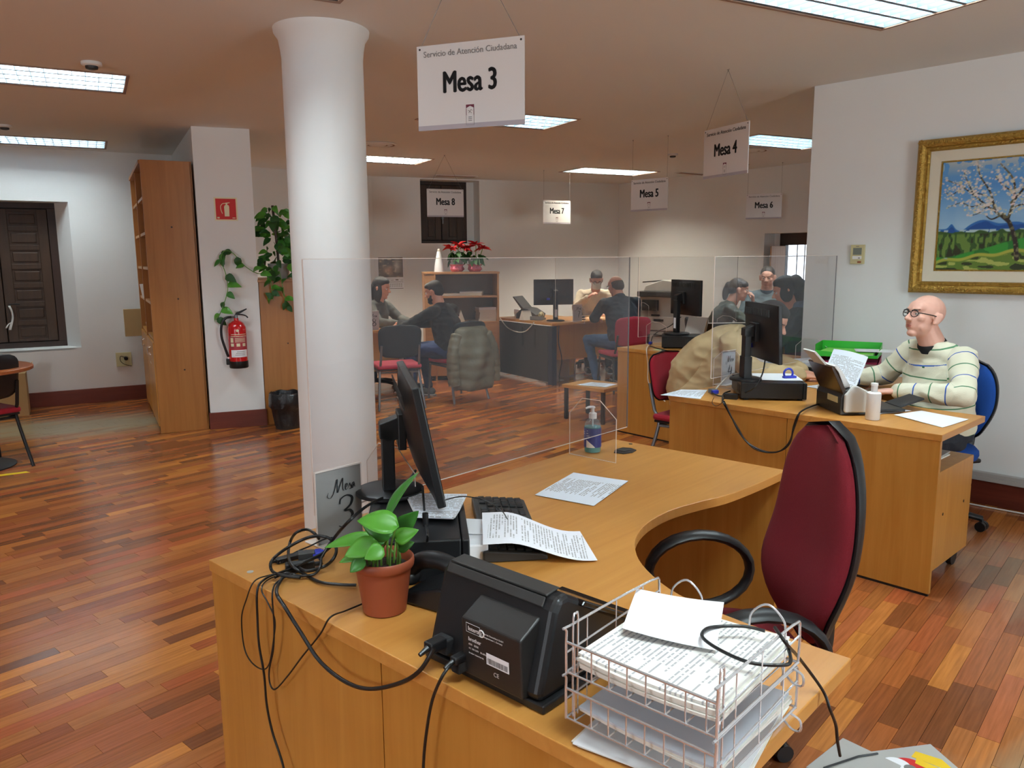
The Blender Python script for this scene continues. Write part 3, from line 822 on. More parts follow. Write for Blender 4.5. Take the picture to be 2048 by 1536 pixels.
# ------------------------------------------------------------------ monitors
def make_monitor(label, loc, rot, w=.53, h=.32, zc=.19, neck=.20, off=.075, base=(.12, .11), light_base=False, lift=0.0, blue=True, group='black computer monitors', tilt=0.0):
    """screen faces local +x; stand column at the origin"""
    t = thing('computer_monitor', label, 'monitor', loc, rot, group)
    P = M['black']
    mb = MB(); mb.box(off, off + .022, -w / 2, w / 2, zc - h / 2, zc + h / 2); hs = obj('housing', mb, P, t, bevel=.004)
    mb = MB(); b = .014; mb.box(off + .0215, off + .0235, -w / 2 + b, w / 2 - b, zc - h / 2 + b + .006, zc + h / 2 - b); obj('screen', mb, M['black_gloss'], t)
    mb = MB()
    def rear(u, v):
        a, c = u * 2 - 1, v * 2 - 1
        d = .030 * (1 - abs(a) ** 3) * (1 - abs(c) ** 3)
        return (off + .001 - d, a * w * .49, zc + c * h * .49)
    mb.grid(rear, 18, 12); obj('rear_shell', mb, P, t, smooth=True)
    mb = MB()
    for k in range(22): 
        yy = -w * .36 + w * .72 * k / 21
        mb.box(off - .026, off - .022, yy - .002, yy + .002, zc + h * .30, zc + h * .42)
    obj('vent_slots', mb, M['dgrey'], t)
    mb = MB(); mb.box(off - .05, off - .028, -.05, .05, zc - .05, zc + .05); mb.prism_y([(-.025, zc + .02), (off - .03, zc + .045), (off - .03, zc - .02), (.0, zc - .03), (-.025, zc - .02)], -.028, .028)
    obj('bracket', mb, P, t, bevel=.003)
    mb = MB(); mb.box(-.02, .015, -.028, .028, .012, zc + .01); obj('column', mb, P, t, bevel=.003)
    mb = MB(); mb.lathe([(base[0], 0), (base[0], .010), (base[0] - .01, .014)], 32); obj('base', mb, M['black'], t, smooth=True)
    if blue:
        mb = MB(); mb.box(off - .045, off - .02, .06, .10, zc - h * .30, zc - h * .22); obj('blue_plug', mb, M['vga'], t, bevel=.003, label='blue connector on the monitor back')
    if tilt:
        a = -math.radians(tilt); pv = Vector((off, 0, zc)); Rt = Matrix.Rotation(a, 3, 'Y')
        for c in t.children:
            if c.name.split('.')[0] in ('housing', 'screen', 'rear_shell', 'vent_slots', 'blue_plug'):
                c.rotation_euler = (0, a, 0); c.location = pv - Rt @ pv
    return t
m3 = make_monitor('black monitor seen nearly edge on, standing on the foreground desk', (-.345, 2.13, .853), 12, w=.53, h=.315, zc=.18, blue=False, base=(.095, .1), tilt=11)
m4 = make_monitor('black monitor seen from behind on the striped sweater man desk', (1.275, 4.235, .835), 4, w=.47, h=.305, zc=.262, base=(.085, .1), tilt=3)
for c in m4.children:
    if c.name.startswith('column'):
        mb = MB(); mb.box(-.024, .02, -.036, .036, .012, .13); obj('column_sleeve', mb, M['black'], c, bevel=.003)
m5 = make_monitor('black monitor seen from behind on the middle desk, left of the beige coated person', D5.w(.42, -.30, .845), 20, w=.46, h=.30, zc=.31, base=(.11, .1))
mb = MB(); mb.box(.036, .040, -.04, .0, .06, .17)
m7 = make_monitor('wide black monitor seen from behind on the masked man desk', D7.w(.24, .26, .741), 33 + 70, w=.50, h=.31, zc=.345, base=(.11, .1))
m8 = make_monitor('black monitor behind the desk sign of the column desk', D8.w(-.35, .6, .741), 60, w=.46, h=.29, zc=.32)
for mm, px in ((m5, .03), (m7, .03)):
    mb = MB(); mb.box(-.0215, -.0205, -.016, .016, .05, .14)
    c = [q for q in mm.children if q.name.startswith('column')][0]
    obj('label_sticker', mb, M['paper'], c, label='small white sticker')

# desktop computers lying flat
def make_pc(label, loc, rot, dx, dy, h=.11):
    t = thing('desktop_computer', label, 'computer', loc, rot, 'black desktop computers')
    mb = MB(); mb.box(-dx / 2, dx / 2 - .02, -dy / 2, dy / 2, .008, h); obj('case', mb, M['black'], t, bevel=.004)
    mb = MB(); mb.box(dx / 2 - .018, dx / 2, -dy / 2, dy / 2, .006, h - .001); obj('front_bezel', mb, M['black'], t, bevel=.004)
    mb = MB()
    for a in (-1, 1):
        for b in (-1, 1): mb.box(a * (dx / 2 - .03) - .012, a * (dx / 2 - .03) + .012, b * (dy / 2 - .03) - .012, b * (dy / 2 - .03) + .012, 0, .009)
    obj('feet', mb, M['black_soft'], t)
    mb = MB()
    for k in range(10): mb.box(-dx / 2 - .001, -dx / 2 + .002, -dy / 2 + .03 + k * .012, -dy / 2 + .036 + k * .012, .03, h - .02)
    obj('vent', mb, M['dgrey'], t)
    return t
pcc = D3.w(.367, -.395, .739)
make_pc('black desktop computer lying under the foreground monitor', pcc, 47.5 + 48.8 - 90, .25, .36)
make_pc('black desktop computer lying on the striped sweater man desk', (1.42, 4.30, .739), -8, .34, .36, .095)
make_pc('black desktop computer under the middle desk monitor', D5.w(.42, -.36, .739), 40 + 39, .30, .34, .10)

# ------------------------------------------------------------------ things on the foreground desk
# keyboard, parallel to the computer
KB = thing('keyboard', 'black keyboard on the foreground desk, half covered by a printed sheet', 'keyboard', D3.w(.665, -.425, .739), 47.5 + 49)
mb = MB(); mb.prism_y([(-.085, 0), (.085, 0), (.085, .012), (.07, .017), (-.07, .030), (-.085, .028)], -.235, .235)
# long axis is local x; rotate profile so that x is long
kb = MB(); kb.M = Matrix.Rotation(-PI / 2, 4, 'Z'); kb.prism_y([(-.08, 0), (.085, 0), (.085, .012), (.07, .018), (-.065, .030), (-.08, .028)], -.235, .235)
obj('keyboard_body', kb, M['dgrey'], KB, bevel=.004)
rk = random.Random(3)
for r in range(6):
    n = 15 if r else 13
    yy = .052 - r * .0225
    for cidx in range(20):
        x = -.212 + cidx * .0223
        if cidx in (15,): continue
        if r == 0 and cidx % 5 == 1: continue
        if r == 5 and 3 < cidx < 9: continue
        zt = .022 + (.5 - (r / 6)) * -.0 + (.085 + yy) * .06
        zt = .018 + (yy + .07) / .135 * .012
        km = MB(); km.box(x - .0095, x + .0095, yy - .0092, yy + .0092, zt, zt + .006)
        obj('key', km, M['black'], KB, bevel=.0015, seg=1)
km = MB(); km.box(-.212 + 4 * .0223 - .009, -.212 + 8 * .0223 + .009, .052 - 5 * .0225 - .009, .052 - 5 * .0225 + .009, .019, .025); obj('space_bar', km, M['black'], KB, bevel=.0015)
# printed sheets
def flat_sheet(label, fr, pts, z, m, name='paper_sheet', cat='paper', group=None, t=.0006, base=.739):
    """four local corners -> a sheet lying flat; its own axes follow its edges"""
    c = [Vector((p[0], p[1], 0)) for p in pts]
    ctr = sum(c, Vector()) / 4
    ex = (c[1] - c[0] + c[2] - c[3]).normalized(); ang = math.degrees(math.atan2(ex.y, ex.x))
    R = Matrix.Rotation(-math.radians(ang), 3, 'Z')
    q = [R @ (p - ctr) for p in c]
    rr = random.Random(int(abs(ctr.x * 1000)))
    ph = rr.uniform(0, 6)
    def fn(u, v):
        p = q[0] * (1 - u) * (1 - v) + q[1] * u * (1 - v) + q[2] * u * v + q[3] * (1 - u) * v
        return (p.x, p.y, .0012 + .0012 * math.sin(u * 4 + ph) * math.sin(v * 3 + ph) + t)
    mb = MB(); mb.sheet(fn, 6, 6, t)
    o = obj(name, mb, m, smooth=False)
    o.location = fr.w(ctr.x, ctr.y, z); o.rotation_euler = (0, 0, math.radians(fr.deg + ang))
    return tag(o, label, cat, group)
s = flat_sheet('printed form lying alone on the foreground desk top', D3, [(.971, -.272), (1.267, -.20), (1.305, -.409), (1.005, -.484)], .739, M['doc_blue'])
# the curling sheet over the keyboard
A, B, Cc, Dd = Vector((-.085, 2.083, .80)), Vector((.187, 2.102, .744)), Vector((.213, 1.888, .744)), Vector((-.075, 1.855, .79))
ctr = (A + B + Cc + Dd) / 4; ctr.z = .739
def fn(u, v):
    p = A * (1 - u) * (1 - v) + B * u * (1 - v) + Cc * u * v + Dd * (1 - u) * v
    q = min(1, max(0, (u - .2) / .72)); z = .7445 + (.062 - .006 * v) * (1 - q * q * (3 - 2 * q)) + .004 * math.sin(u * 9) * u * (1 - u)
    return (p.x - ctr.x, p.y - ctr.y, z - ctr.z)
mb = MB(); mb.sheet(fn, 16, 6, .0006)
o = obj('paper_sheet', mb, paper_text('letter_sheet', (240, 242, 248), .0075, .45, 0, -.085, .085, -.125, .13, .42), smooth=True)
o.location = ctr; tag(o, 'curling printed letter lying across the keyboard on the foreground desk', 'paper')
def fn(u, v):
    x = -.13 + .16 * u; y = 2.085 - .12 * v + .01 * u
    return (x + .03, y - 2.0, .0385 + .012 * (1 - u))
mb = MB(); mb.sheet(fn, 6, 4, .0006)
o = obj('paper_sheet', mb, M['paper']); o.location = (-.03, 2.0, .739); tag(o, 'blank white sheet peeking out beneath the curling letter', 'paper')
# small white box and card reader beside the computer
t = thing('card_reader', 'small black card reader with a thin cable behind the keyboard', 'card reader', (-.235, 2.23, .739), 96)
mb = MB(); mb.box(-.045, .045, -.03, .03, 0, .012); obj('base', mb, M['lgrey'], t, bevel=.003)
mb = MB(); mb.box(-.03, .03, -.012, .012, .012, .075); obj('body', mb, M['black'], t, bevel=.004)
mb = MB(); mb.tube([(-0.222, 2.184, 0.8)] + [(-0.179, 1.999, 0.87)] + [(-0.13, 1.965, 0.89), (-0.074, 1.933, 0.89)] + [(-0.033, 1.951, 0.86)] + [(-0.015, 2.018, 0.81)], .0016, 6, smooth=6)
o = obj('cable', mb, M['cable'], smooth=True); tag(o, 'thin black cable arching from the card reader over the keyboard', 'cable')
mb = MB(); mb.box(-.035, .035, -.07, .07, 0, .045)
o = obj('paper_box', mb, M['paper'], bevel=.004); o.location = (-.105, 1.965, .739); o.rotation_euler = (0, 0, math.radians(6)); tag(o, 'small white box between computer and keyboard, under the letter', 'box')
# folded stack of sheets on the computer
A, B, Cc, Dd = [Vector(p) for p in [(-0.298, 2.101, 0.853), (-0.13, 2.088, 0.853), (-0.148, 1.873, 0.853), (-0.24, 1.886, 0.853)]]
ctr = (A + B + Cc + Dd) / 4; ctr.z = .851
def fn(u, v):
    p = A * (1 - u) * (1 - v) + B * u * (1 - v) + Cc * u * v + Dd * (1 - u) * v
    return (p.x - ctr.x, p.y - ctr.y, .004 + .007 * max(0, v - .6) / .4 + .001)
for k in range(2):
    mb = MB(); mb.M = Matrix.Translation((.004 * k, -.003 * k, .0035 * k)); mb.sheet(fn, 6, 8, .003)
    o = obj('paper_sheet', mb, M['doc_blue'] if k else M['paper'], smooth=False); o.location = ctr
    tag(o, ['lower folded sheet on the computer under the foreground monitor', 'upper folded printed sheet on the computer under the foreground monitor'][k], 'paper')

# table number card in an acrylic holder
def number_card(label, fr, x, y, digit, z=.739, rot=0, w=.146, h=.20, m=None, script=True):
    t = thing('table_card', label, 'table sign', fr.w(x, y, z), fr.deg + rot, 'upright table number cards')
    mb = MB(); mb.box(-w / 2, w / 2, .002, .004, 0, h); obj('card', mb, m or M['card_grey'], t)
    mb = MB(); mb.box(-w / 2 - .002, w / 2 + .002, -.001, .0, 0, h + .004); hd = obj('holder', mb, M['acrylic'], t)
    mb = MB(); mb.box(-w / 2 - .004, w / 2 + .004, -.03, .06, 0, .003); obj('holder_base', mb, M['acrylic_edge'], t)
    mb = MB(); mb.box(-w / 2 - .003, -w / 2 - .001, -.001, .005, 0, h + .005); mb.box(-w / 2 - .002, w / 2 + .002, -.002, .006, h + .003, h + .006); obj('holder_edge', mb, M['acrylic_edge'], t)
    k = h / .2
    mb = MB()
    # cursive word "Mesa" drawn as pen strokes (x,y in card plane)
    S = [[(-.036, -.004), (-.038, -.012), (-.031, -.015), (-.023, -.006), (-.016, .012), (-.014, .016), (-.0145, .002), (-.014, -.008), (-.008, .004), (-.002, .014), (-.0005, .016), (-.001, .002), (.000, -.006), (.003, -.0065)],
         [(.003, -.0045), (.009, .0005), (.0095, .0045), (.0065, .004), (.0048, -.002), (.0065, -.0065), (.011, -.004)],
         [(.011, -.004), (.016, .004), (.0165, .002), (.0195, -.003), (.0175, -.007), (.0135, -.0055)],
         [(.0185, -.005), (.0225, -.002), (.0265, .004), (.023, .0035), (.0205, -.002), (.0225, -.006), (.027, .002), (.0275, -.004), (.031, -.004)]]
    for q in S: ribbon(mb, [(a * 1.35 + .012, b * 1.5 + h - .052) for a, b in q], .0013)
    D = {'3': [[(-.012, .026), (-.010, .038), (.002, .044), (.013, .036), (.010, .020), (-.002, .008), (.008, .006), (.013, -.006), (.006, -.022), (-.008, -.030), (-.016, -.026)]],
         '8': [[(.010, .034), (.0, .042), (-.010, .032), (-.004, .016), (.008, .004), (.012, -.012), (.0, -.026), (-.012, -.016), (-.006, .002), (.006, .014), (.011, .028), (.010, .036)]],
         '7': [[(-.014, .038), (-.004, .042), (.012, .040), (.006, .020), (.0, .0), (-.002, -.026)]],
         '4': [[(-.004, .040), (-.010, .018), (-.015, .004), (.002, .006), (.014, .006)], [(.008, .030), (.006, .0), (.004, -.028)]]}[digit]
    for q in D: ribbon(mb, [(a * 1.6 + .018, b * 1.15 + h * .36) for a, b in q], .0036)
    o = obj('lettering', mb, M['ink'], t, fixn=False); o.rotation_euler = (PI / 2, 0, 0); o.location = (0, -.0012, 0)
    return t
number_card('large grey table card with a cursive three, beside the cable knot on the foreground desk', D3, .312, -.140, '3')
number_card('table card with a cursive four behind the coiled cables, on the striped sweater man desk', D4, .56, -.03, '4', m=mat('card_white', (206, 212, 218), .3))
number_card('white table card with a seven in front of the masked man', D7, .43, .07, '7', m=mat('card_white2', (214, 206, 200), .3), rot=4)
number_card('white table card with an eight beside the round column', D8, .17, .10, '8', m=mat('card_white3', (206, 190, 184), .3))

# potted pothos
POT = (-.283, 1.628, .739)
t = thing('potted_plant', 'small pothos in a terracotta pot on the foreground desk', 'plant', POT, 0)
mb = MB(); mb.lathe([(.044, 0), (.047, .002), (.060, .098), (.064, .1), (.0665, .104), (.0675, .112), (.0665, .120), (.064, .123), (.061, .120), (.058, .112), (.055, .098), (.0, .098)], 48, cap=False)
mb.lathe([(.0, .001), (.044, .001)], 24, cap=False)
obj('pot', mb, M['terracotta'], t, smooth=True)
mb = MB(); mb.lathe([(.0, .101), (.03, .103), (.056, .099)], 24, cap=False); obj('soil', mb, M['soil'], t)
def leaf_mb(mb, base, tip, width, fold=.25, droop=.12, nrm=Vector((0, -.5, 1)), heart=.18, n=10):
    base, tip = Vector(base), Vector(tip); ax = tip - base; L = ax.length; ax.normalize()
    sd = ax.cross(nrm).normalized(); up = sd.cross(ax).normalized()
    vs = []; prof = []
    for i in range(n + 1):
        u = i / n
        w = width * .5 * (math.sin(PI * min(1, u ** .62)) ** .8) * (1.0 if u < 1 else 0)
        c = base + ax * (L * u) - up * (droop * L * u * u) + up * droop * L * .35 * math.sin(PI * u)
        back = heart * L * .35 * max(0, 1 - u * 5)
        for s_ in (-1, -.55, 0, .55, 1):
            vs.append(c + sd * (w * s_) + up * (abs(s_) * w * fold) - ax * (back * abs(s_)))
    k = 5
    return mb.add(vs, [(i * k + j, i * k + j + 1, (i + 1) * k + j + 1, (i + 1) * k + j) for i in range(n) for j in range(k - 1)])
def W2(p): return (p[0] - POT[0], p[1] - POT[1], p[2] - POT[2])
LV = [ # stem foot, leaf base, leaf tip, width, normal, light
 ((.008, .005), (-0.271, 1.63, 0.948), (-0.214, 1.66, 1.047), .034, (-.8, -.6, .3), 0),
 ((.015, -.01), (-0.241, 1.56, 0.953), (-0.323, 1.56, 0.97), .055, (.1, -.75, .8), 1),
 ((-.005, .0), (-0.257, 1.6, 0.924), (-0.323, 1.6, 0.944), .05, (-.1, -1, .15), 0),
 ((.02, .01), (-0.253, 1.66, 0.911), (-0.207, 1.63, 0.958), .042, (.2, -1, .3), 0),
 ((.03, .0), (-0.25, 1.6, 0.91), (-0.202, 1.58, 0.937), .036, (.1, -1, .5), 1),
 ((.035, -.005), (-0.25, 1.62, 0.885), (-0.214, 1.6, 0.901), .03, (0, -1, .2), 0),
 ((-.02, .01), (-0.307, 1.64, 0.902), (-0.41, 1.62, 0.889), .030, (.1, -.8, .7), 1),
 ((-.02, -.01), (-0.287, 1.57, 0.914), (-0.351, 1.55, 0.893), .045, (-.1, -.9, .5), 1),
 ((-.03, .0), (-0.294, 1.58, 0.894), (-0.365, 1.56, 0.877), .030, (0, -.8, .6), 1),
 ((-.035, -.01), (-0.311, 1.56, 0.882), (-0.341, 1.55, 0.857), .030, (-.2, -1, .4), 0),
 ((-.01, -.02), (-0.27, 1.55, 0.909), (-0.304, 1.53, 0.894), .036, (.1, -1, .4), 1),
 ((-.03, .02), (-0.33, 1.66, 0.875), (-0.374, 1.66, 0.84), .032, (0, -.8, .6), 0),
 ((.02, .03), (-0.287, 1.68, 0.873), (-0.314, 1.68, 0.902), .03, (0, -1, .4), 0)]
for (sx, sy), b, tp, w, nr, li in LV:
    b, tp = W2(b), W2(tp)
    bv = Vector(b)
    mb = MB(); mb.tube([(sx, sy, .098), (sx * .9 + bv.x * .2, sy * .8 + bv.y * .2, .098 + (bv.z - .098) * .5), b], [.0028, .0018], 7, smooth=6)
    st = obj('stem', mb, M['stem'], t, smooth=True)
    mb = MB(); leaf_mb(mb, b, tp, w, nrm=Vector(nr))
    lf_ = obj('leaf', mb, M['greenleaf2'] if li else M['greenleaf'], st, smooth=True, fixn=False)
    md = lf_.modifiers.new('thick', 'SOLIDIFY'); md.thickness = .0006

# telephone
t = thing('desk_telephone', 'black desk telephone tucked between the pot and the scanner', 'telephone', D3.w(.262, -.64, .739), 47.5 + 100)
mb = MB(); mb.prism_y([(-.10, 0), (.09, 0), (.09, .02), (-.02, .055), (-.10, .06)], -.085, .085); obj('base', mb, M['black'], t, bevel=.006)
mb = MB(); mb.M = Matrix.Rotation(math.radians(11), 4, 'Y')
hm = MB(); hm.tube([(-.085, .06, .075), (-.05, .058, .10), (.0, .057, .108), (.05, .058, .095), (.085, .06, .06)], [.020, .020], 10, smooth=4); hm.ell((-.08, .06, .072), (.028, .026, .02)); hm.ell((.08, .06, .055), (.028, .026, .02))
obj('handset', hm, M['black'], t, smooth=True)
for r in range(4):
    for c in range(3):
        km = MB(); xx = -.06 + r * .022; yy = -.055 + c * .022; zz = .058 - max(0, xx + .02) * .35
        km.box(xx - .007, xx + .007, yy - .007, yy + .007, zz - .002, zz + .004); obj('key', km, M['dgrey'], t, bevel=.001, seg=1)

# sheet-fed document scanner seen from behind
SCN = thing('document_scanner', 'black document scanner seen from behind on the foreground desk', 'scanner', D3.w(.04, -.94, .739), 47.5)
def scn(x, y, z): return (x - .04, y + .94, z - .739)
Y0, Y1 = -1.085, -.805
prof = [(.045, .752), (.335, .752), (.345, .785), (.30, .822), (.155, .905), (.12, .925), (.095, .925), (.080, .905), (.040, .77)]
mb = MB(); mb.prism_y([(a - .04, b - .739) for a, b in prof], Y0 + .94, Y1 + .94); obj('housing', mb, M['black'], SCN, bevel=.012, seg=3)
mb = MB(); mb.box(.0, .29, Y0 + .93, Y1 + .95, 0, .016); obj('base_plate', mb, M['black'], SCN, bevel=.003)
mb = MB(); mb.prism_y([(.050, .184), (.085, .188), (.086, .191), (.050, .189)], Y0 + .965, Y1 + .925); obj('feed_cover', mb, M['dgrey'], SCN, bevel=.002)
mb = MB(); mb.prism_y([(.041, .168), (.049, .184), (.046, .186), (.037, .170)], Y0 + .965, Y1 + .925); obj('feed_hinge', mb, M['dgrey'], SCN, bevel=.002)
mb = MB(); mb.prism_y([(.0088, .060), (.013, .060), (.050, .160), (.045, .162)], Y0 + .97, Y1 + .92); 
obj('rear_panel', mb, mat('scanner_rear', (30, 31, 34), .5, bump=.03, bscale=500), SCN, bevel=.001)
# power housing hump on the rear, with printed labels
hp = MB(); hp.prism_y([(-.012, .018), (.02, .014), (.046, .148), (.034, .152), (-.016, .126)], -.118, .025)
hump = obj('power_housing', hp, mat('scanner_hump', (34, 32, 31), .42), SCN, bevel=.003)
ta = math.atan2(.126, -.008)
def rear_text(s_, size, yy, tt, m=M['ink_white'], **kw):
    # tt = distance up the hump face; yy = local y
    b = Vector((-.012, 0, .012)); d = Vector((-.004, 0, .108)).normalized()
    p = b + d * tt; p.y = yy; p.x -= .0006
    return text(s_, size, m, hump, p, (PI / 2, 0, -PI / 2), depth=.0001, align='LEFT', **kw)
# reading direction on the rear face runs towards -y
rear_text('Intertek', .011, .008, .098, bold=.0004)
rear_text('brother', .010, .008, .078, bold=.0004)
rear_text('ADS   SERIE', .005, .008, .068)
rear_text('Intertek Deutschland GmbH', .0042, -.030, .100, name='small_print')
rear_text('Stangenstrasse 1, Germany', .0042, -.030, .094, name='small_print')
rear_text('AC 100-240V   50-60Hz   2.0A', .0045, .008, .060, name='small_print')
rear_text('brother industries ltd.', .0042, .008, .051, name='small_print')
rear_text('CE', .011, -.052, .030, bold=.0002)
mb = MB()
b = Vector((-.012, 0, .012)); d = Vector((-.004, 0, .108)).normalized()
p0 = b + d * .044; p1 = b + d * .066
for q in ((p0, p1),):
    mb.add([(p0.x - .0006, -.036, p0.z), (p0.x - .0006, -.090, p0.z), (p1.x - .0006, -.090, p1.z), (p1.x - .0006, -.036, p1.z)], [(0, 1, 2, 3)])
obj('barcode_label', mb, M['paper'], hump, fixn=False)
mb = MB(); rb = random.Random(8); yy = -.039
while yy > -.087:
    w = rb.uniform(.0004, .0013); a0 = b + d * .0465; a1 = b + d * .057
    mb.add([(a0.x - .001, yy, a0.z), (a0.x - .001, yy - w, a0.z), (a1.x - .001, yy - w, a1.z), (a1.x - .001, yy, a1.z)], [(0, 1, 2, 3)]); yy -= w + rb.uniform(.0005, .0012)
obj('barcode', mb, M['ink'], hump, fixn=False)
mb = MB()
def hloop(y0, y1, t0, t1):
    P = [b + d * t0, b + d * t1]
    return [(P[0].x - .0007, y0, P[0].z), (P[0].x - .0007, y1, P[0].z), (P[1].x - .0007, y1, P[1].z), (P[1].x - .0007, y0, P[1].z)]
mb.tube(hloop(.012, -.022, .091, .108), .0003, 4, closed=True); obj('label_frame', mb, M['ink_white'], hump)
mb = MB(); c0 = b + d * .098; mb.tube([(c0.x - .0007, -.026 + .006 * math.cos(a), c0.z + .006 * math.sin(a)) for a in [k * PI / 8 for k in range(15)]], .0014, 5); obj('round_mark', mb, M['ink_white'], hump)
# sockets and folding output tray
for (yy, zz) in ((.09, .045), (-.01 - .0, .032)):
    mb = MB(); mb.box(-.012, .014, yy - .018, yy + .018, zz - .015, zz + .015) if yy > 0 else mb.box(-.03, .0, yy + .028, yy + .05, zz - .012, zz + .012)
    obj('socket', mb, M['black_soft'], SCN, bevel=.003)
mb = MB(); mb.prism_y([(.105, .158), (.29, .062), (.30, .066), (.115, .166)], Y0 + .93, Y0 + 1.10); obj('top_flap', mb, M['black_gloss'], SCN, bevel=.003)
mb = MB(); mb.box(.25, .36, Y0 + .955, Y1 + .90, .03, .042); obj('output_tray', mb, M['black_gloss'], SCN, bevel=.003)

# ------------------------------------------------------------------ wire letter trays with papers
def wire_tray(label, fr, z, flip=0, L=.27, W=.26, x0=.015, y0=-1.163):
    t = thing('wire_tray', label, 'letter tray', fr.w(x0, y0 - W / 2, z), fr.deg, 'stacked wire letter trays')
    h = .052; r = .0022; w = W / 2
    mb = MB()
    mb.tube([(0, -w, h), (0, w, h)], r, 8)                                           # front rail
    for s in (-1, 1):
        mb.tube([(0, s * w, 0), (0, s * w, h + .018), (.012, s * w, h + .024), (L - .03, s * w, h + .024), (L, s * w, h + .008), (L, s * w, .0)], r, 8, smooth=3)
        mb.tube([(0, s * w, .002), (L, s * w, .002)], r, 8)
        mb.tube([(0, s * w, h - .018), (L, s * w, h - .004)], r * .8, 6)
    mb.tube([(L, -w, .002), (L, w, .002)], r, 8); mb.tube([(0, -w, .002), (0, w, .002)], r * .8, 8)
    obj('rim', mb, M['chrome'], t, smooth=True)
    for i in range(8):
        y = -w + W * (i + .5) / 8
        mb = MB(); mb.tube([(0, y, h), (.001, y, .004), (.004, y, .002), (.03, y, .002), (L, y, .002)], .0014, 6, smooth=2); obj('cross_wire', mb, M['chrome'], t, smooth=True)
    for s in (-1, 1):
        for k in range(3):
            x = L * (.2 + .3 * k)
            mb = MB(); mb.tube([(x, s * w, .002), (x, s * w, h + .022)], .0012, 6); obj('side_wire', mb, M['chrome'], t)
    for y in (-.075, .075):
        mb = MB(); mb.tube([(L, y - .03, .03), (L + .004, y - .028, .06), (L + .004, y, .082), (L + .004, y + .028, .06), (L, y + .03, .03)], r * .9, 8, smooth=5); obj('paper_stop', mb, M['chrome'], t, smooth=True)
    for s in (-1, 1):
        mb = MB(); mb.tube([(.012, s * (w - .004), .0), (.012, s * (w - .004), h + .035), (.018, s * (w - .004), h + .042), (.024, s * (w - .004), h + .035), (.024, s * (w - .004), .0)], r * .8, 6, smooth=3)
        obj('stacking_loop', mb, M['chrome'], t, smooth=True)
        mb = MB(); mb.tube([(L - .02, s * w, .0), (L - .02, s * (w + .016), -.006), (L - .022, s * (w + .018), -.022), (L - .02, s * (w + .004), -.026), (L - .02, s * (w - .01), -.016)], r * .9, 6, smooth=3)
        obj('stacking_foot', mb, M['chrome'], t, smooth=True)
    return t
ZT = .739
def stack_sheet(label, loc, rot, sx, sy, h, m, curl=.0, name='paper_stack', cat='paper', n=4, grp=None):
    """a low stack of sheets, slightly fanned, as one thing with its layers as parts"""
    t = thing(name, label, cat, loc, rot, grp)
    rr = random.Random(int(loc[0] * 977) + n)
    for k in range(n):
        a = rr.uniform(-2, 2); ox, oy = rr.uniform(-.005, .005), rr.uniform(-.005, .005)
        z0 = h * k / n; z1 = h * (k + 1) / n - .0003
        def fn(u, v):
            x = (u - .5) * sx; y = (v - .5) * sy; ca, sa = math.cos(math.radians(a)), math.sin(math.radians(a))
            sag = -curl * (1 - (2 * u - 1) ** 2) * 0 + curl * ((2 * v - 1) ** 2)
            return (x * ca - y * sa + ox, x * sa + y * ca + oy, z1 + sag)
        mb = MB(); mb.sheet(fn, 6, 8, z1 - z0)
        obj('sheets', mb, m if k == n - 1 else M['paper_warm'], t)
    return t
stack_sheet('loose white sheets lying flat beneath the wire trays', D3.w(.175, -1.285, ZT), 47.5 + 8, .30, .25, .006, M['paper'], n=3)
wire_tray('lower wire tray of the stack in the foreground', D3, ZT + .036)
wire_tray('upper wire tray of the stack in the foreground', D3, ZT + .036 + .078)
stack_sheet('pale folders lying in the lower wire tray', D3.w(.16, -1.293, ZT + .040), 47.5, .255, .238, .012, mat('pale_folder', (206, 212, 222), .35), n=3, curl=.004)
stack_sheet('stack of printed forms lying in the upper wire tray', D3.w(.16, -1.293, ZT + .118), 47.5 + 2, .262, .236, .024, M['doc_form'], n=5, curl=.006)
def fn(u, v):
    x = (u - .5) * .115; y = (v - .5) * .15
    return (x, y, .004 + .03 * max(0, u - .0) * (1 - .3 * v) + .012 * v * v)
mb = MB(); mb.sheet(fn, 8, 8, .0006)
o = obj('paper_sheet', mb, M['paper'], smooth=True); o.location = D3.w(.20, -1.245, ZT + .146); o.rotation_euler = (0, 0, math.radians(47.5 + 22)); tag(o, 'folded blank white sheet on top of the printed forms', 'paper')
cz = ZT + .164
loop = [(0.426, 1.149, 0.905), (0.412, 1.088, 0.905), (0.392, 1.076, 0.905), (0.35, 1.084, 0.905), (0.316, 1.122, 0.905), (0.299, 1.163, 0.905), (0.311, 1.191, 0.905), (0.336, 1.2, 0.905), (0.377, 1.199, 0.905), (0.404, 1.183, 0.905)]
mb = MB(); mb.tube(loop, .0028, 8, smooth=8)
o = obj('cable', mb, M['cable'], smooth=True); tag(o, 'black cable looped on top of the printed forms in the upper tray', 'cable')
drop = [(0.406, 1.145, 0.93)] + [(0.413, 1.108, 0.92)] + [(0.488, 1.248, 0.821)] + [(0.543, 1.279, 0.745)] + [(0.556, 1.273, 0.711), (0.579, 1.298, 0.665), (0.588, 1.308, 0.629), (0.601, 1.322, 0.588)]
mb = MB(); mb.tube(drop, .0028, 8, smooth=8)
o = obj('cable', mb, M['cable'], smooth=True); tag(o, 'black cable falling from the wire trays over the right end of the desk', 'cable')
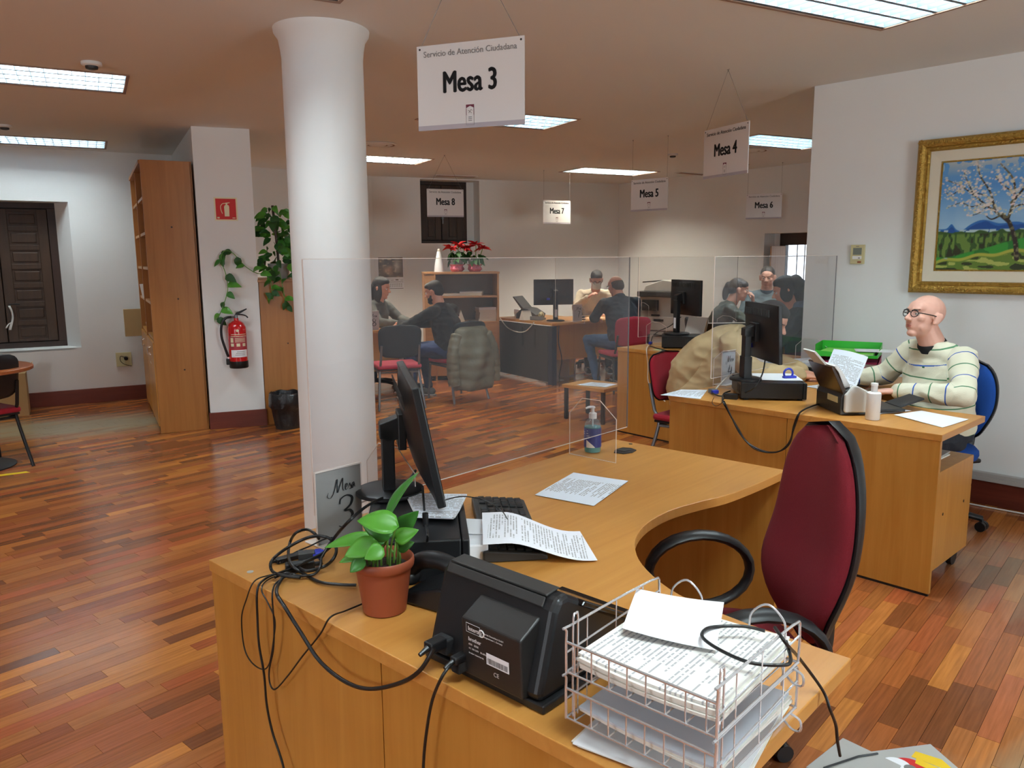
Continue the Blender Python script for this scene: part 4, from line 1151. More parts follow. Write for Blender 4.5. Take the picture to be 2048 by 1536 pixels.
# floor box lid and distance sticker at the lower right
t = thing('floor_outlet', 'grey floor outlet lid under the falling black cable', 'floor outlet', (1.02, 2.13, 0), 40)
mb = MB(); mb.box(-.13, .09, -.09, .09, 0, .006); obj('lid', mb, M['duct'], t, bevel=.002)
mb = MB(); mb.tube([(-.10, .05, .010), (.03, .01, .010), (.09, -.02, .008)], .003, 6); obj('lid_slot', mb, M['black'], t)
t = thing('floor_sticker', 'distance sticker on the floor with a red ring and yellow corner', 'sticker', (1.17, 2.11, 0), 10)
mb = MB(); mb.prism([(-.13, -.12), (.17, -.12), (.17, .075), (-.08, .075), (-.11, .05)], .0, .0012); obj('sheet', mb, M['duct'], t)
mb = MB(); mb.lathe([(.0, .0013), (.052, .0013)], 32, cap=False); obj('red_disc', mb, M['red_flat'], t, fixn=False); t.children[-1].location = (-.03, .02, 0)
mb = MB(); mb.lathe([(.0, .0018), (.040, .0018)], 32, cap=False); obj('white_disc', mb, M['paper'], t, fixn=False); t.children[-1].location = (-.03, .02, 0)
mb = MB(); mb.lathe([(.0, .0022), (.018, .0022)], 16, cap=False); obj('grey_mark', mb, M['ink_grey'], t, fixn=False); t.children[-1].location = (-.03, .02, 0)
mb = MB(); mb.prism([(.04, .05), (.07, .07), (.12, .02), (.12, -.05)], .0013, .002); mb.prism([(.03, .02), (.05, .04), (.10, -.04), (.09, -.08)], .0013, .002); obj('yellow_arrow', mb, M['yellow'], t)

# ------------------------------------------------------------------ cables on the foreground desk
def cable(label, pts, r, sm=8, m='cable', grp='tangled black cables on the foreground desk'):
    mb = MB(); mb.tube(pts, r, 8, smooth=sm); o = obj('cable', mb, M[m], smooth=True); return tag(o, label, 'cable', grp)
cable('thick black power cable sagging between the cable knot and the scanner', [(-0.144, 1.323, 0.806)] + [(-0.17, 1.322, 0.764), (-0.213, 1.361, 0.717), (-0.283, 1.425, 0.668), (-0.344, 1.481, 0.652), (-0.409, 1.54, 0.665), (-0.461, 1.588, 0.708), (-0.502, 1.626, 0.745), (-0.526, 1.648, 0.77)] + [(-0.551, 1.765, 0.75), (-0.546, 1.825, 0.75)] + [(-0.518, 1.813, 0.77), (-0.483, 1.871, 0.77), (-0.467, 1.94, 0.77)], .0042)
cable('thin black cable falling straight down from the scanner', [(-0.11, 1.307, 0.786)] + [(-0.126, 1.284, 0.774), (-0.147, 1.303, 0.717), (-0.16, 1.316, 0.65), (-0.168, 1.322, 0.585), (-0.172, 1.326, 0.501), (-0.171, 1.325, 0.397)], .0030)
cable('thin black cable hanging in a narrow loop nearest the desk corner', [(-0.523, 1.831, 0.75), (-0.586, 1.795, 0.75), (-0.612, 1.757, 0.75)] + [(-0.636, 1.763, 0.701), (-0.656, 1.781, 0.648), (-0.655, 1.78, 0.578), (-0.636, 1.762, 0.548), (-0.599, 1.728, 0.544), (-0.571, 1.702, 0.568), (-0.552, 1.685, 0.633), (-0.543, 1.678, 0.691), (-0.563, 1.696, 0.725), (-0.58, 1.711, 0.749)] + [(-0.583, 1.765, 0.75), (-0.545, 1.819, 0.75)], .0017)
cable('black cable dropping past the desk corner to the floor', [(-0.525, 1.838, 0.755), (-0.563, 1.798, 0.755), (-0.587, 1.759, 0.755)] + [(-0.593, 1.72, 0.745), (-0.599, 1.726, 0.668), (-0.599, 1.726, 0.606), (-0.588, 1.716, 0.535), (-0.585, 1.713, 0.461), (-0.571, 1.7, 0.398), (-0.541, 1.673, 0.325), (-0.528, 1.66, 0.225)], .0028)
cable('thin black cable running from the cable knot down and up to the terracotta pot', [(-0.514, 1.82, 0.752), (-0.552, 1.76, 0.752)] + [(-0.545, 1.679, 0.757), (-0.546, 1.68, 0.678), (-0.554, 1.688, 0.613), (-0.571, 1.703, 0.555), (-0.571, 1.703, 0.52), (-0.554, 1.687, 0.516), (-0.512, 1.649, 0.57), (-0.463, 1.604, 0.642), (-0.409, 1.555, 0.718), (-0.38, 1.528, 0.768)] + [(-0.366, 1.607, 0.745), (-0.332, 1.646, 0.745)], .0020)
cable('black cable looping above the cable knot towards the pot', [(-0.369, 1.744, 0.745), (-0.408, 1.748, 0.745), (-0.458, 1.763, 0.745), (-0.502, 1.805, 0.745)] + [(-0.536, 1.813, 0.765), (-0.566, 1.885, 0.765), (-0.587, 1.974, 0.765)] + [(-0.563, 1.949, 0.8), (-0.543, 1.975, 0.8), (-0.516, 1.948, 0.8)] + [(-0.506, 1.958, 0.78)], .0038)
cable('long black cable arching in front of the number three card', [(-0.506, 1.767, 0.755), (-0.558, 1.783, 0.755), (-0.588, 1.814, 0.755)] + [(-0.589, 1.827, 0.775), (-0.575, 1.911, 0.775)] + [(-0.519, 1.918, 0.8), (-0.473, 1.914, 0.8)] + [(-0.445, 1.882, 0.785), (-0.435, 1.816, 0.785)] + [(-0.46, 1.824, 0.76), (-0.495, 1.794, 0.76), (-0.531, 1.825, 0.76)], .0040)
cable('black monitor cable rising from the cable knot to the monitor back', [(-0.482, 1.863, 0.76)] + [(-0.456, 1.895, 0.8)] + [(-0.392, 1.814, 0.88), (-0.366, 1.938, 0.88)] + [(-0.334, 2.15, 0.846), (-0.298, 2.15, 0.875), (-0.273, 2.15, 0.911)], .0040)
cable('thin black cable lying left of the blue connector', [(-0.589, 1.886, 0.745), (-0.569, 1.954, 0.745), (-0.542, 2.0, 0.745)] + [(-0.501, 1.998, 0.765), (-0.479, 2.009, 0.765)], .0022)
cable('black cable curling under the blue connector', [(-0.477, 1.857, 0.765), (-0.467, 1.803, 0.765)] + [(-0.481, 1.799, 0.75), (-0.512, 1.788, 0.75), (-0.552, 1.803, 0.75), (-0.57, 1.78, 0.75)], .0034)
cable('black cable hanging from the monitor front edge with a thick ferrite', [(-0.229, 1.93, 0.925), (-0.227, 1.93, 0.879), (-0.225, 1.93, 0.842)] + [(-0.21, 1.817, 0.865), (-0.197, 1.731, 0.865)] + [(-0.223, 1.874, 0.78), (-0.236, 1.815, 0.78)], .0030)
t = thing('ferrite_bead', 'black ferrite bead on the monitor cable over the computer', 'ferrite', (-0.212, 1.826, 0.862), 0)
mb = MB(); mb.cyl((0, 0, -.002), (0, 0, .030), .0075, 14); obj('bead', mb, M['black'], t, smooth=True)
mb = MB(); mb.cyl((0, 0, -.0025), (0, 0, -.002), .0065, 14); obj('bead_end', mb, M['dgrey'], t)
t = thing('video_connector', 'blue video connector lying in the cable knot on the foreground desk', 'connector', (-0.493, 1.894, 0.765), 47.5 + 60)
mb = MB(); mb.box(-.017, .017, -.009, .009, -.008, .008); obj('plug_body', mb, M['vga'], t, bevel=.003)
for s in (-1, 1):
    mb = MB(); mb.cyl((s * .013, -.014, 0), (s * .013, .014, 0), .0045, 10); obj('thumb_screw', mb, M['vga'], t)
mb = MB(); mb.prism([(-.012, .009), (.012, .009), (.016, .05), (-.016, .05)], -.009, .009); obj('adapter_body', mb, M['dgrey'], t, bevel=.002)
t = thing('power_adapter', 'small black power adapter lying in the cable knot', 'adapter', (-0.529, 1.851, 0.739), 20)
mb = MB(); mb.box(-.035, .035, -.013, .013, 0, .022); obj('adapter_case', mb, M['black'], t, bevel=.003)
mb = MB(); mb.cyl((.035, 0, .011), (.055, 0, .011), .005, 10); obj('strain_relief', mb, M['black'], t)
t = thing('power_adapter', 'flat black adapter left of the blue connector', 'adapter', (-0.568, 1.924, 0.739), 40)
mb = MB(); mb.box(-.045, .045, -.012, .012, 0, .012); obj('adapter_case', mb, M['black'], t, bevel=.002)
mb = MB(); mb.cyl((-.045, 0, .006), (-.06, 0, .006), .004, 8); obj('strain_relief', mb, M['black'], t)
for lab, pz, ang in (('black power plug in the scanner socket', (-0.152, 1.346, 0.797), 0), ('small black plug in the lower scanner socket', (-0.104, 1.316, 0.787), 1)):
    t = thing('power_plug', lab, 'plug', pz, 47.5)
    mb = MB(); k = .8 if ang else 1.1; mb.box(-.008, .030, -.011 * k, .011 * k, -.009 * k, .009 * k); obj('plug_body', mb, M['black'], t, bevel=.003)
    mb = MB(); mb.cyl((-.008, 0, 0), (-.028, 0, -.006), .0055 * k, 10, .004); obj('strain_relief', mb, M['cable'], t)

# ------------------------------------------------------------------ bottles
t = thing('sanitizer_bottle', 'clear pump bottle with blue label and turquoise gel on the foreground desk', 'bottle', D3.w(1.565, -.062, ZT), 200)
mb = MB(); mb.lathe([(.0, .001), (.030, .001), (.033, .005), (.0335, .10), (.032, .112), (.024, .126), (.014, .133), (.012, .136)], 32, cap=False); obj('bottle_body', mb, M['bottle'], t, smooth=True, fixn=False)
mb = MB(); mb.lathe([(.0, .002), (.0312, .002), (.0322, .006), (.0322, .102), (.0, .102)], 32, cap=False); obj('gel', mb, mat('turquoise_gel', (70, 186, 184), .1, trans=.4, ior=1.3), t, smooth=True)
mb = MB()
n = 30
vs = []
for i in range(n + 1):
    a = math.radians(-150 + 300 * i / n)
    for z in (.022, .098): vs.append((.0345 * math.cos(a), .0345 * math.sin(a), z))
mb.add(vs, [(2 * i, 2 * i + 2, 2 * i + 3, 2 * i + 1) for i in range(n)]); obj('label', mb, mat('blue_label', (38, 52, 128), .4), t, smooth=True, fixn=False)
vs = []
for i in range(13):
    a = math.radians(20 + 60 * i / 12)
    vs += [(.0349 * math.cos(a), .0349 * math.sin(a), .022), (.0349 * math.cos(a), .0349 * math.sin(a), .022 + .030 * (1 - (i / 12)) ** .8 + .001)]
mb = MB(); mb.add(vs, [(2 * i, 2 * i + 2, 2 * i + 3, 2 * i + 1) for i in range(12)]); obj('label_swoosh', mb, M['paper_warm'], t, fixn=False)
for zz, a0, a1 in ((.078, 20, 34), (.068, 22, 44), (.045, -20, 0), (.082, -25, 5), (.075, -25, 5), (.088, 24, 32)):
    vs = []
    for i in range(6):
        a = math.radians(a0 + (a1 - a0) * i / 5); vs += [(.035 * math.cos(a), .035 * math.sin(a), zz), (.035 * math.cos(a), .035 * math.sin(a), zz + .002)]
    mb = MB(); mb.add(vs, [(2 * i, 2 * i + 2, 2 * i + 3, 2 * i + 1) for i in range(5)]); obj('label_print', mb, M['ink_white'], t, fixn=False)
mb = MB(); mb.lathe([(.0155, .134), (.0155, .155), (.010, .158), (.006, .160), (.006, .176), (.0, .176)], 24, cap=False); pmp = obj('pump_collar', mb, M['white'], t, smooth=True)
mb = MB(); mb.ell((0, 0, .178), (.010, .010, .006)); mb.tube([(0, 0, .179), (.018, 0, .180), (.030, 0, .176)], [.0055, .0035], 10, smooth=3); obj('nozzle', mb, M['white'], pmp, smooth=True)
mb = MB(); mb.cyl((0, 0, .01), (0, 0, .134), .003, 8); obj('dip_tube', mb, M['white'], t)
def white_bottle(label, loc, s=1.0, rot=0, spray=False):
    t = thing('pump_bottle', label, 'bottle', loc, rot)
    mb = MB(); mb.lathe([(0, 0), (.030 * s, 0), (.032 * s, .003 * s), (.032 * s, .125 * s), (.026 * s, .130 * s), (.014 * s, .131 * s), (.014 * s, .142 * s), (0, .142 * s)], 28, cap=False); obj('bottle_body', mb, M['white'], t, smooth=True)
    mb = MB(); mb.lathe([(.0145 * s, .142 * s), (.0145 * s, .160 * s), (.017 * s, .162 * s), (.016 * s, .172 * s), (0, .175 * s)], 24, cap=False)
    if spray: mb.tube([(0, 0, .178 * s), (.03 * s, 0, .177 * s)], .004 * s, 8); mb.cyl((0, 0, .165 * s), (0, 0, .182 * s), .004 * s, 8)
    obj('pump_cap', mb, M['white'], t, smooth=True)
    return t
white_bottle('white bottle on the striped sweater man desk, right of his scanner', D4.w(.125, -1.064, ZT), 1.0)
white_bottle('white pump bottle left of the striped sweater man monitor, near the beige coat', (1.60, 5.02, ZT + .0), 1.5, 200, True)
white_bottle('white bottle standing in front of the copier', (1.52, 9.75, .741), 1.5)

# ------------------------------------------------------------------ things on the striped sweater man desk
flat_sheet('white sheets overhanging the left corner of the striped sweater man desk', D4, [(-.04, .03), (.20, .06), (.29, -.06), (.02, -.19)], ZT, M['doc_blue'])
flat_sheet('white sheets at the right corner of the striped sweater man desk', D4, [(.291, -1.098), (.50, -1.15), (.424, -1.385), (.153, -1.36)], ZT, M['paper'])
flat_sheet('white sheet behind the white bottle, under the dark scanner tray', D4, [(.34, -.95), (.52, -1.0), (.45, -1.12), (.26, -1.04)], ZT + .001, M['paper'])
flat_sheet('white sheet on the black computer of the striped sweater man, under the blue tape roll', Frame(1.46, 4.32, -8), [(-.13, -.12), (.13, -.12), (.13, .13), (-.10, .14)], ZT + .096, M['paper'])
flat_sheet('white sheet at the right of the striped sweater man scanner', D4, [(.80, -.40), (1.0, -.44), (.96, -.66), (.74, -.60)], ZT, M['doc_blue'])
# scanner with white cheeks
t = thing('document_scanner', 'white and dark document scanner on the striped sweater man desk', 'scanner', (1.585, 3.70, ZT), 3)
mb = MB(); mb.prism_y([(0, .0), (.17, 0), (.175, .03), (.13, .095), (.06, .13), (.02, .12), (.0, .08)], .02, .29); obj('housing', mb, M['dgrey'], t, bevel=.005)
for a, b in ((.0, .019), (.291, .31)):
    mb = MB(); mb.prism_y([(.02, .015), (.145, .015), (.185, .06), (.15, .105), (.075, .142), (.05, .146), (.012, .10), (.012, .02)], a, b); obj('side_cheek', mb, M['lgrey'], t, bevel=.006)
mb = MB(); mb.prism_y([(.012, .10), (-.055, .235), (-.045, .24), (.03, .115)], .025, .285); obj('paper_support', mb, mat('smoky_support', (58, 40, 26), .25), t, bevel=.002)
mb = MB(); mb.prism_y([(.03, .125), (-.005, .205), (-.03, .235), (-.02, .242), (.012, .212), (.06, .135)], .05, .26); obj('document_guide', mb, M['white'], t, bevel=.002)
mb = MB(); mb.prism_y([(-.052, .232), (-.115, .30), (-.105, .305), (-.042, .238)], .09, .22); obj('extension', mb, M['lgrey'], t, bevel=.002)
mb = MB(); mb.prism_y([(-.010, .200), (-.024, .222), (-.022, .224), (-.008, .202)], .12, .19); obj('guide_print', mb, M['ink'], t)
mb = MB(); mb.box(-.002, .0, .05, .16, .055, .085); obj('label_sticker', mb, M['beigeP'], t, label='beige rating sticker')
mb = MB(); mb.box(.17, .33, .03, .28, .01, .022); mb.prism_y([(.33, .012), (.46, .055), (.455, .065), (.325, .024)], .09, .22); obj('output_tray', mb, M['black'], t, bevel=.003)
cable('black cables swagging across the front of the striped sweater man desk', [(1.61, 3.983, 0.75), (1.52, 3.903, 0.75)] + [(1.394, 3.73, 0.752), (1.375, 3.75, 0.686), (1.364, 3.762, 0.595), (1.33, 3.798, 0.544), (1.275, 3.857, 0.527), (1.207, 3.929, 0.557), (1.165, 3.973, 0.626), (1.122, 4.018, 0.71), (1.103, 4.039, 0.754)] + [(1.168, 4.273, 0.75), (1.231, 4.369, 0.75)], .0042, grp='cables on the striped sweater man desk')
cable('second black cable of the swag across the striped sweater man desk', [(1.389, 3.72, 0.756), (1.375, 3.736, 0.684), (1.353, 3.759, 0.589), (1.308, 3.807, 0.534), (1.233, 3.886, 0.533), (1.173, 3.95, 0.597), (1.13, 3.995, 0.693), (1.104, 4.023, 0.757)], .0034, grp='cables on the striped sweater man desk')
cable('black monitor cable trailing left on the striped sweater man desk', [(1.384, 4.25, 0.954)] + [(1.327, 4.12, 0.878)] + [(1.268, 4.08, 0.809)] + [(1.222, 4.238, 0.75), (1.133, 4.21, 0.75), (1.116, 4.307, 0.75)], .004, grp='cables on the striped sweater man desk')
cable('pale grey cable rising beside the cursive four card', [(1.155, 4.406, 0.75)] + [(1.251, 4.554, 0.79)] + [(1.295, 4.549, 0.82)], .004, m='white_cable', grp='cables on the striped sweater man desk')
cable('thin black loop below the blue connector of the striped sweater man desk', [(1.067, 4.084, 0.765), (1.06, 4.092, 0.736), (1.077, 4.074, 0.721), (1.101, 4.049, 0.744), (1.112, 4.037, 0.786)], .0016, grp='cables on the striped sweater man desk')
t = thing('video_connector', 'blue video connector on the front edge of the striped sweater man desk', 'connector', (1.135, 4.328, 0.752), 20)
mb = MB(); mb.box(-.02, .02, -.010, .010, -.010, .010); obj('plug_body', mb, M['vga'], t, bevel=.003)
mb = MB(); mb.box(-.012, .028, .010, .05, -.009, .012); obj('adapter_body', mb, M['grey'], t, bevel=.003)
t = thing('power_adapter', 'black power adapter at the front edge of the striped sweater man desk', 'adapter', (1.184, 4.177, 0.739), -25)
mb = MB(); mb.box(-.035, .035, -.016, .016, 0, .03); obj('adapter_case', mb, M['black'], t, bevel=.003)
mb = MB(); mb.cyl((-.035, 0, .015), (-.05, 0, .012), .005, 8); obj('strain_relief', mb, M['cable'], t)
t = thing('tape_dispenser', 'blue tape dispenser on the computer of the striped sweater man', 'tape', (1.52, 4.27, ZT + .098), 10)
mb = MB()
mb.tube([(.026 * math.cos(a), 0, .026 + .026 * math.sin(a)) for a in [2 * PI * k / 20 for k in range(20)]], .006, 8, closed=True); obj('tape_roll', mb, M['vga'], t, smooth=True)
mb = MB(); mb.box(-.03, .045, -.012, .012, 0, .012); obj('dispenser_base', mb, M['vga'], t, bevel=.003)
t = thing('desk_telephone', 'grey desk telephone behind the monitor on the striped sweater man desk', 'telephone', (2.0, 4.98, ZT), 20)
mb = MB(); mb.prism_y([(-.09, 0), (.09, 0), (.09, .02), (-.09, .06)], -.09, .09); obj('base', mb, M['dgrey'], t, bevel=.006)
mb = MB(); mb.tube([(-.08, -.05, .075), (0, -.05, .095), (.08, -.05, .06)], .02, 10, smooth=4); obj('handset', mb, M['lgrey'], t, smooth=True)
stack_sheet('white folders piled behind the monitor on the striped sweater man desk', (1.94, 5.18, ZT), 15, .30, .22, .075, M['paper'], n=4)
t = thing('pencil_cup', 'small blue and white cup behind the monitor of the striped sweater man desk', 'cup', (1.66, 4.98, ZT), 0)
mb = MB(); mb.lathe([(0, 0), (.036, 0), (.038, .09), (.035, .09), (.033, .004), (0, .004)], 24, cap=False); obj('cup_body', mb, mat('cup_glaze', (170, 186, 206), .3), t, smooth=True)
mb = MB(); mb.lathe([(.0385, .03), (.0388, .05)], 24, cap=False); obj('cup_band', mb, M['vga'], t)
def letter_tray(label, loc, rot, m, sx=.36, sy=.27, h=.06):
    t = thing('letter_tray', label, 'letter tray', loc, rot, 'coloured letter trays by the wall')
    mb = MB(); mb.box(-sx / 2, sx / 2, -sy / 2, sy / 2, 0, .003)
    mb.box(-sx / 2, sx / 2, sy / 2 - .003, sy / 2, 0, h); mb.box(-sx / 2, -sx / 2 + .003, -sy / 2, sy / 2, 0, h)
    mb.add([(sx / 2 - .003, -sy / 2, 0), (sx / 2, -sy / 2, 0), (sx / 2, sy / 2, 0), (sx / 2 - .003, sy / 2, 0), (sx / 2 - .003, -sy / 2, .02), (sx / 2, -sy / 2, .02), (sx / 2, sy / 2, h), (sx / 2 - .003, sy / 2, h)],
           [(3, 2, 1, 0), (4, 5, 6, 7), (0, 1, 5, 4), (1, 2, 6, 5), (2, 3, 7, 6), (3, 0, 4, 7)])
    mb.add([(-sx / 2, -sy / 2, 0), (sx / 2, -sy / 2, 0), (sx / 2, -sy / 2, .02), (sx * .2, -sy / 2, .018), (-sx / 2, -sy / 2, h * .5),
            (-sx / 2, -sy / 2 + .003, 0), (sx / 2, -sy / 2 + .003, 0), (sx / 2, -sy / 2 + .003, .02), (sx * .2, -sy / 2 + .003, .018), (-sx / 2, -sy / 2 + .003, h * .5)],
           [(0, 1, 2, 3, 4), (9, 8, 7, 6, 5), (0, 5, 6, 1), (1, 6, 7, 2), (2, 7, 8, 3), (3, 8, 9, 4), (4, 9, 5, 0)])
    obj('tray_body', mb, m, t)
    return t
TL = (2.13, 4.93)
letter_tray('clear letter tray, lowest of the stack by the wall', (TL[0], TL[1], ZT), -30, M['clearP'], h=.062)
letter_tray('magenta letter tray in the middle of the stack by the wall', (TL[0], TL[1], ZT + .066), -30, M['pinkP'], h=.07)
letter_tray('bright green letter tray on top of the stack by the wall', (TL[0], TL[1], ZT + .14), -30, M['greenP'], h=.075)
stack_sheet('folders in the magenta tray by the wall', (TL[0] + .02, TL[1], ZT + .071), -28, .30, .21, .04, mat('pink_folder', (206, 70, 120), .5), n=3)
stack_sheet('light green folders in the top tray by the wall', (TL[0], TL[1] - .01, ZT + .145), -33, .31, .22, .026, mat('green_folder', (130, 220, 90), .5), n=3)
flat_sheet('white sheet sticking out of the green tray by the wall', Frame(TL[0] + .13, TL[1] - .09, -20), [(-.12, -.08), (.13, -.08), (.15, .08), (-.12, .08)], ZT + .176, M['paper'])
t = thing('rubber_stamp', 'self inking stamp with a red top in front of the coloured trays', 'stamp', (2.06, 4.58, ZT), 10)
mb = MB(); mb.box(-.028, .028, -.018, .018, 0, .016); mb.box(-.03, -.022, -.014, .014, .016, .06); mb.box(.022, .03, -.014, .014, .016, .06); obj('stamp_frame', mb, M['black'], t, bevel=.002)
mb = MB(); mb.cyl((0, 0, .03), (0, 0, .085), .012, 12); obj('stamp_post', mb, M['black'], t)
mb = MB(); mb.ell((0, 0, .094), (.018, .015, .010)); obj('stamp_knob', mb, M['red_flat'], t, smooth=True)
mb = MB(); mb.box(-.04, .04, -.026, .026, -.0, .010); mb.M = Matrix.Identity(4); obj('stamp_base', mb, M['grey'], t, bevel=.002)
stack_sheet('grey and white papers lying on the pedestal beneath the striped sweater man desk', D4.w(.30, -1.20, .551), 43.3, .30, .22, .02, mat('grey_paper', (170, 170, 168), .7), n=3)

# ------------------------------------------------------------------ things on the middle desk
t = thing('video_connector', 'blue video connector at the corner of the middle desk', 'connector', (1.218, 6.859, 0.755), 60)
mb = MB(); mb.box(-.02, .02, -.012, .012, -.012, .012); obj('plug_body', mb, M['vga'], t, bevel=.003)
mb = MB(); mb.cyl((-.02, 0, 0), (-.04, 0, -.01), .006, 8); obj('strain_relief', mb, M['vga'], t)
G2 = 'cables on the middle desk'
cable('black cable from the middle desk monitor to the blue connector', [(1.532, 7.1, 0.963)] + [(1.414, 7.0, 0.891), (1.317, 7.0, 0.847), (1.264, 7.0, 0.802), (1.248, 7.0, 0.749)], .004, grp=G2)
cable('white cable hanging down the front of the middle desk', [(1.185, 6.746, 0.75)] + [(1.111, 6.431, 0.744), (1.123, 6.417, 0.621), (1.125, 6.415, 0.496), (1.15, 6.385, 0.438), (1.191, 6.336, 0.392), (1.243, 6.274, 0.34)], .0045, m='white_cable', grp=G2)
cable('black cables lying along the front edge of the middle desk', [(1.188, 6.712, 0.745), (1.232, 6.484, 0.745), (1.312, 6.269, 0.745), (1.438, 6.296, 0.745), (1.527, 6.466, 0.745)], .0045, grp=G2)
cable('short white cable end on the middle desk front', [(1.307, 6.206, 0.753), (1.34, 6.167, 0.709), (1.371, 6.129, 0.69)], .0045, m='white_cable', grp=G2)
o = flat_sheet('pale green card leaning on the computer of the middle desk', D5, [(.06, -.34), (.06, -.62), (.12, -.64), (.12, -.33)], ZT, mat('pale_green_card', (206, 230, 180), .6), name='card', cat='card')
t = thing('copper_cup', 'small dark copper ornament on the middle desk behind the computer', 'cup', D5.w(.62, -.52, ZT + .10), 0)
mb = MB(); mb.lathe([(0, 0), (.02, 0), (.03, .03), (.028, .05), (.036, .07)], 16, cap=False); obj('cup_body', mb, M['terracotta'], t, smooth=True)
mb = MB(); mb.tube([(.03, 0, .055), (.055, 0, .05), (.045, 0, .025), (.029, 0, .02)], .004, 6, smooth=3); obj('handle', mb, M['terracotta'], t, smooth=True)
t = thing('display_binder', 'open white binder standing behind the computer of the middle desk', 'binder', D5.w(.66, -.34, ZT), 40)
mb = MB(); mb.prism_y([(-.09, .0), (.0, .24), (.006, .24), (-.08, .0)], -.10, .10); obj('cover', mb, M['paper_warm'], t)
mb = MB(); mb.prism_y([(.09, .0), (.002, .24), (.008, .24), (.1, .0)], -.10, .10); obj('cover', mb, M['lgrey'], t)
# small side table and sheet left of the middle desk
t = thing('side_table', 'low wooden side table in front of the middle desk, with a sheet on it', 'table', (.78, 7.25, 0), -42)
mb = MB(); mb.box(-.24, .24, -.2, .2, .30, .33); obj('tabletop', mb, M['desk_top'], t, bevel=.002)
for a in (-1, 1):
    for b in (-1, 1):
        mb = MB(); mb.box(a * .21 - .015, a * .21 + .015, b * .17 - .015, b * .17 + .015, 0, .30); obj('leg', mb, M['black'], t)
flat_sheet('white sheet on the low side table in front of the middle desk', Frame(.79, 7.22, -30), [(-.16, -.11), (.14, -.11), (.16, .1), (-.1, .1)], .331, M['doc_blue'])

# ------------------------------------------------------------------ desks 7 and 8
t = thing('document_scanner', 'dark document scanner at the left end of the masked man desk', 'scanner', D7.w(.22, .98, .741), 33 - 60)
mb = MB(); mb.prism_y([(0, 0), (.26, 0), (.28, .05), (.16, .12), (.08, .13), (0, .06)], -.15, .15); obj('housing', mb, M['dgrey'], t, bevel=.005)
mb = MB(); mb.prism_y([(.06, .12), (-.06, .27), (-.045, .275), (.09, .13)], -.13, .13); obj('paper_support', mb, M['dgrey'], t, bevel=.002)
stack_sheet('white papers piled behind the dark scanner of the masked man', D7.w(.42, 1.12, .741), 30, .3, .22, .09, M['paper'], n=3)
t = thing('desk_calendar', 'small cream tent calendar on the masked man desk', 'calendar', D7.w(.05, .62, .741), 33 + 95)
mb = MB(); mb.prism_y([(-.05, 0), (0, .115), (.05, 0)], -.07, .07); obj('tent_card', mb, M['paper_warm'], t)
mb = MB(); mb.cyl((0, -.065, .117), (0, .065, .117), .004, 8); obj('spiral', mb, M['grey'], t)
t = thing('desk_telephone', 'cream and grey desk telephone on the masked man desk', 'telephone', D7.w(.17, .53, .741), 33 + 40)
mb = MB(); mb.prism_y([(-.09, 0), (.09, 0), (.09, .02), (-.09, .05)], -.08, .08); obj('base', mb, M['grey'], t, bevel=.005)
mb = MB(); mb.tube([(-.08, -.04, .065), (0, -.04, .085), (.08, -.04, .05)], .02, 10, smooth=4); obj('handset', mb, M['beigeP'], t, smooth=True)
cable('white cable sagging over the grey end panel of the masked man desk', [(-0.149, 10.123, 0.738), (-0.052, 9.975, 0.627), (0.073, 9.782, 0.587), (0.177, 9.623, 0.614), (0.271, 9.478, 0.729)], .006, m='white_cable', grp='cables on the far desks')
flat_sheet('open peach coloured document on the masked man desk', D7, [(.72, .18), (1.12, .18), (1.12, .46), (.76, .46)], .741, mat('peach_sheet', (246, 190, 150), .6))  # whole sheet in one even peach colour
t = thing('stapler', 'black stapler beside the seven card', 'stapler', D7.w(.58, .22, .741), 20)
mb = MB(); mb.box(-.07, .07, -.018, .018, 0, .015); obj('base', mb, M['black'], t, bevel=.004)
mb = MB(); mb.prism_y([(-.07, .016), (.07, .022), (.07, .045), (-.06, .035)], -.016, .016); obj('arm', mb, M['black'], t, bevel=.004)
stack_sheet('papers lying on the column desk between the two people', D8.w(.20, .45, .741), 20, .3, .2, .02, M['paper'], n=3)
t = thing('desk_calendar', 'white tent calendar on the column desk', 'calendar', D8.w(.30, .85, .741), 10)
mb = MB(); mb.prism_y([(-.06, 0), (0, .16), (.06, 0)], -.09, .09); obj('tent_card', mb, M['paper'], t)
mb = MB(); mb.box(-.05, .05, -.095, -.091, .01, .03); obj('stand_foot', mb, M['grey'], t)
t = thing('desk_telephone', 'dark telephone behind the column desk people', 'telephone', D8.w(.42, .7, .741), 30)
mb = MB(); mb.prism_y([(-.09, 0), (.09, 0), (.09, .02), (-.09, .06)], -.08, .08); obj('base', mb, M['dgrey'], t, bevel=.005)
mb = MB(); mb.tube([(-.08, -.04, .07), (0, -.04, .09), (.08, -.04, .055)], .02, 10, smooth=4); obj('handset', mb, M['dgrey'], t, smooth=True)

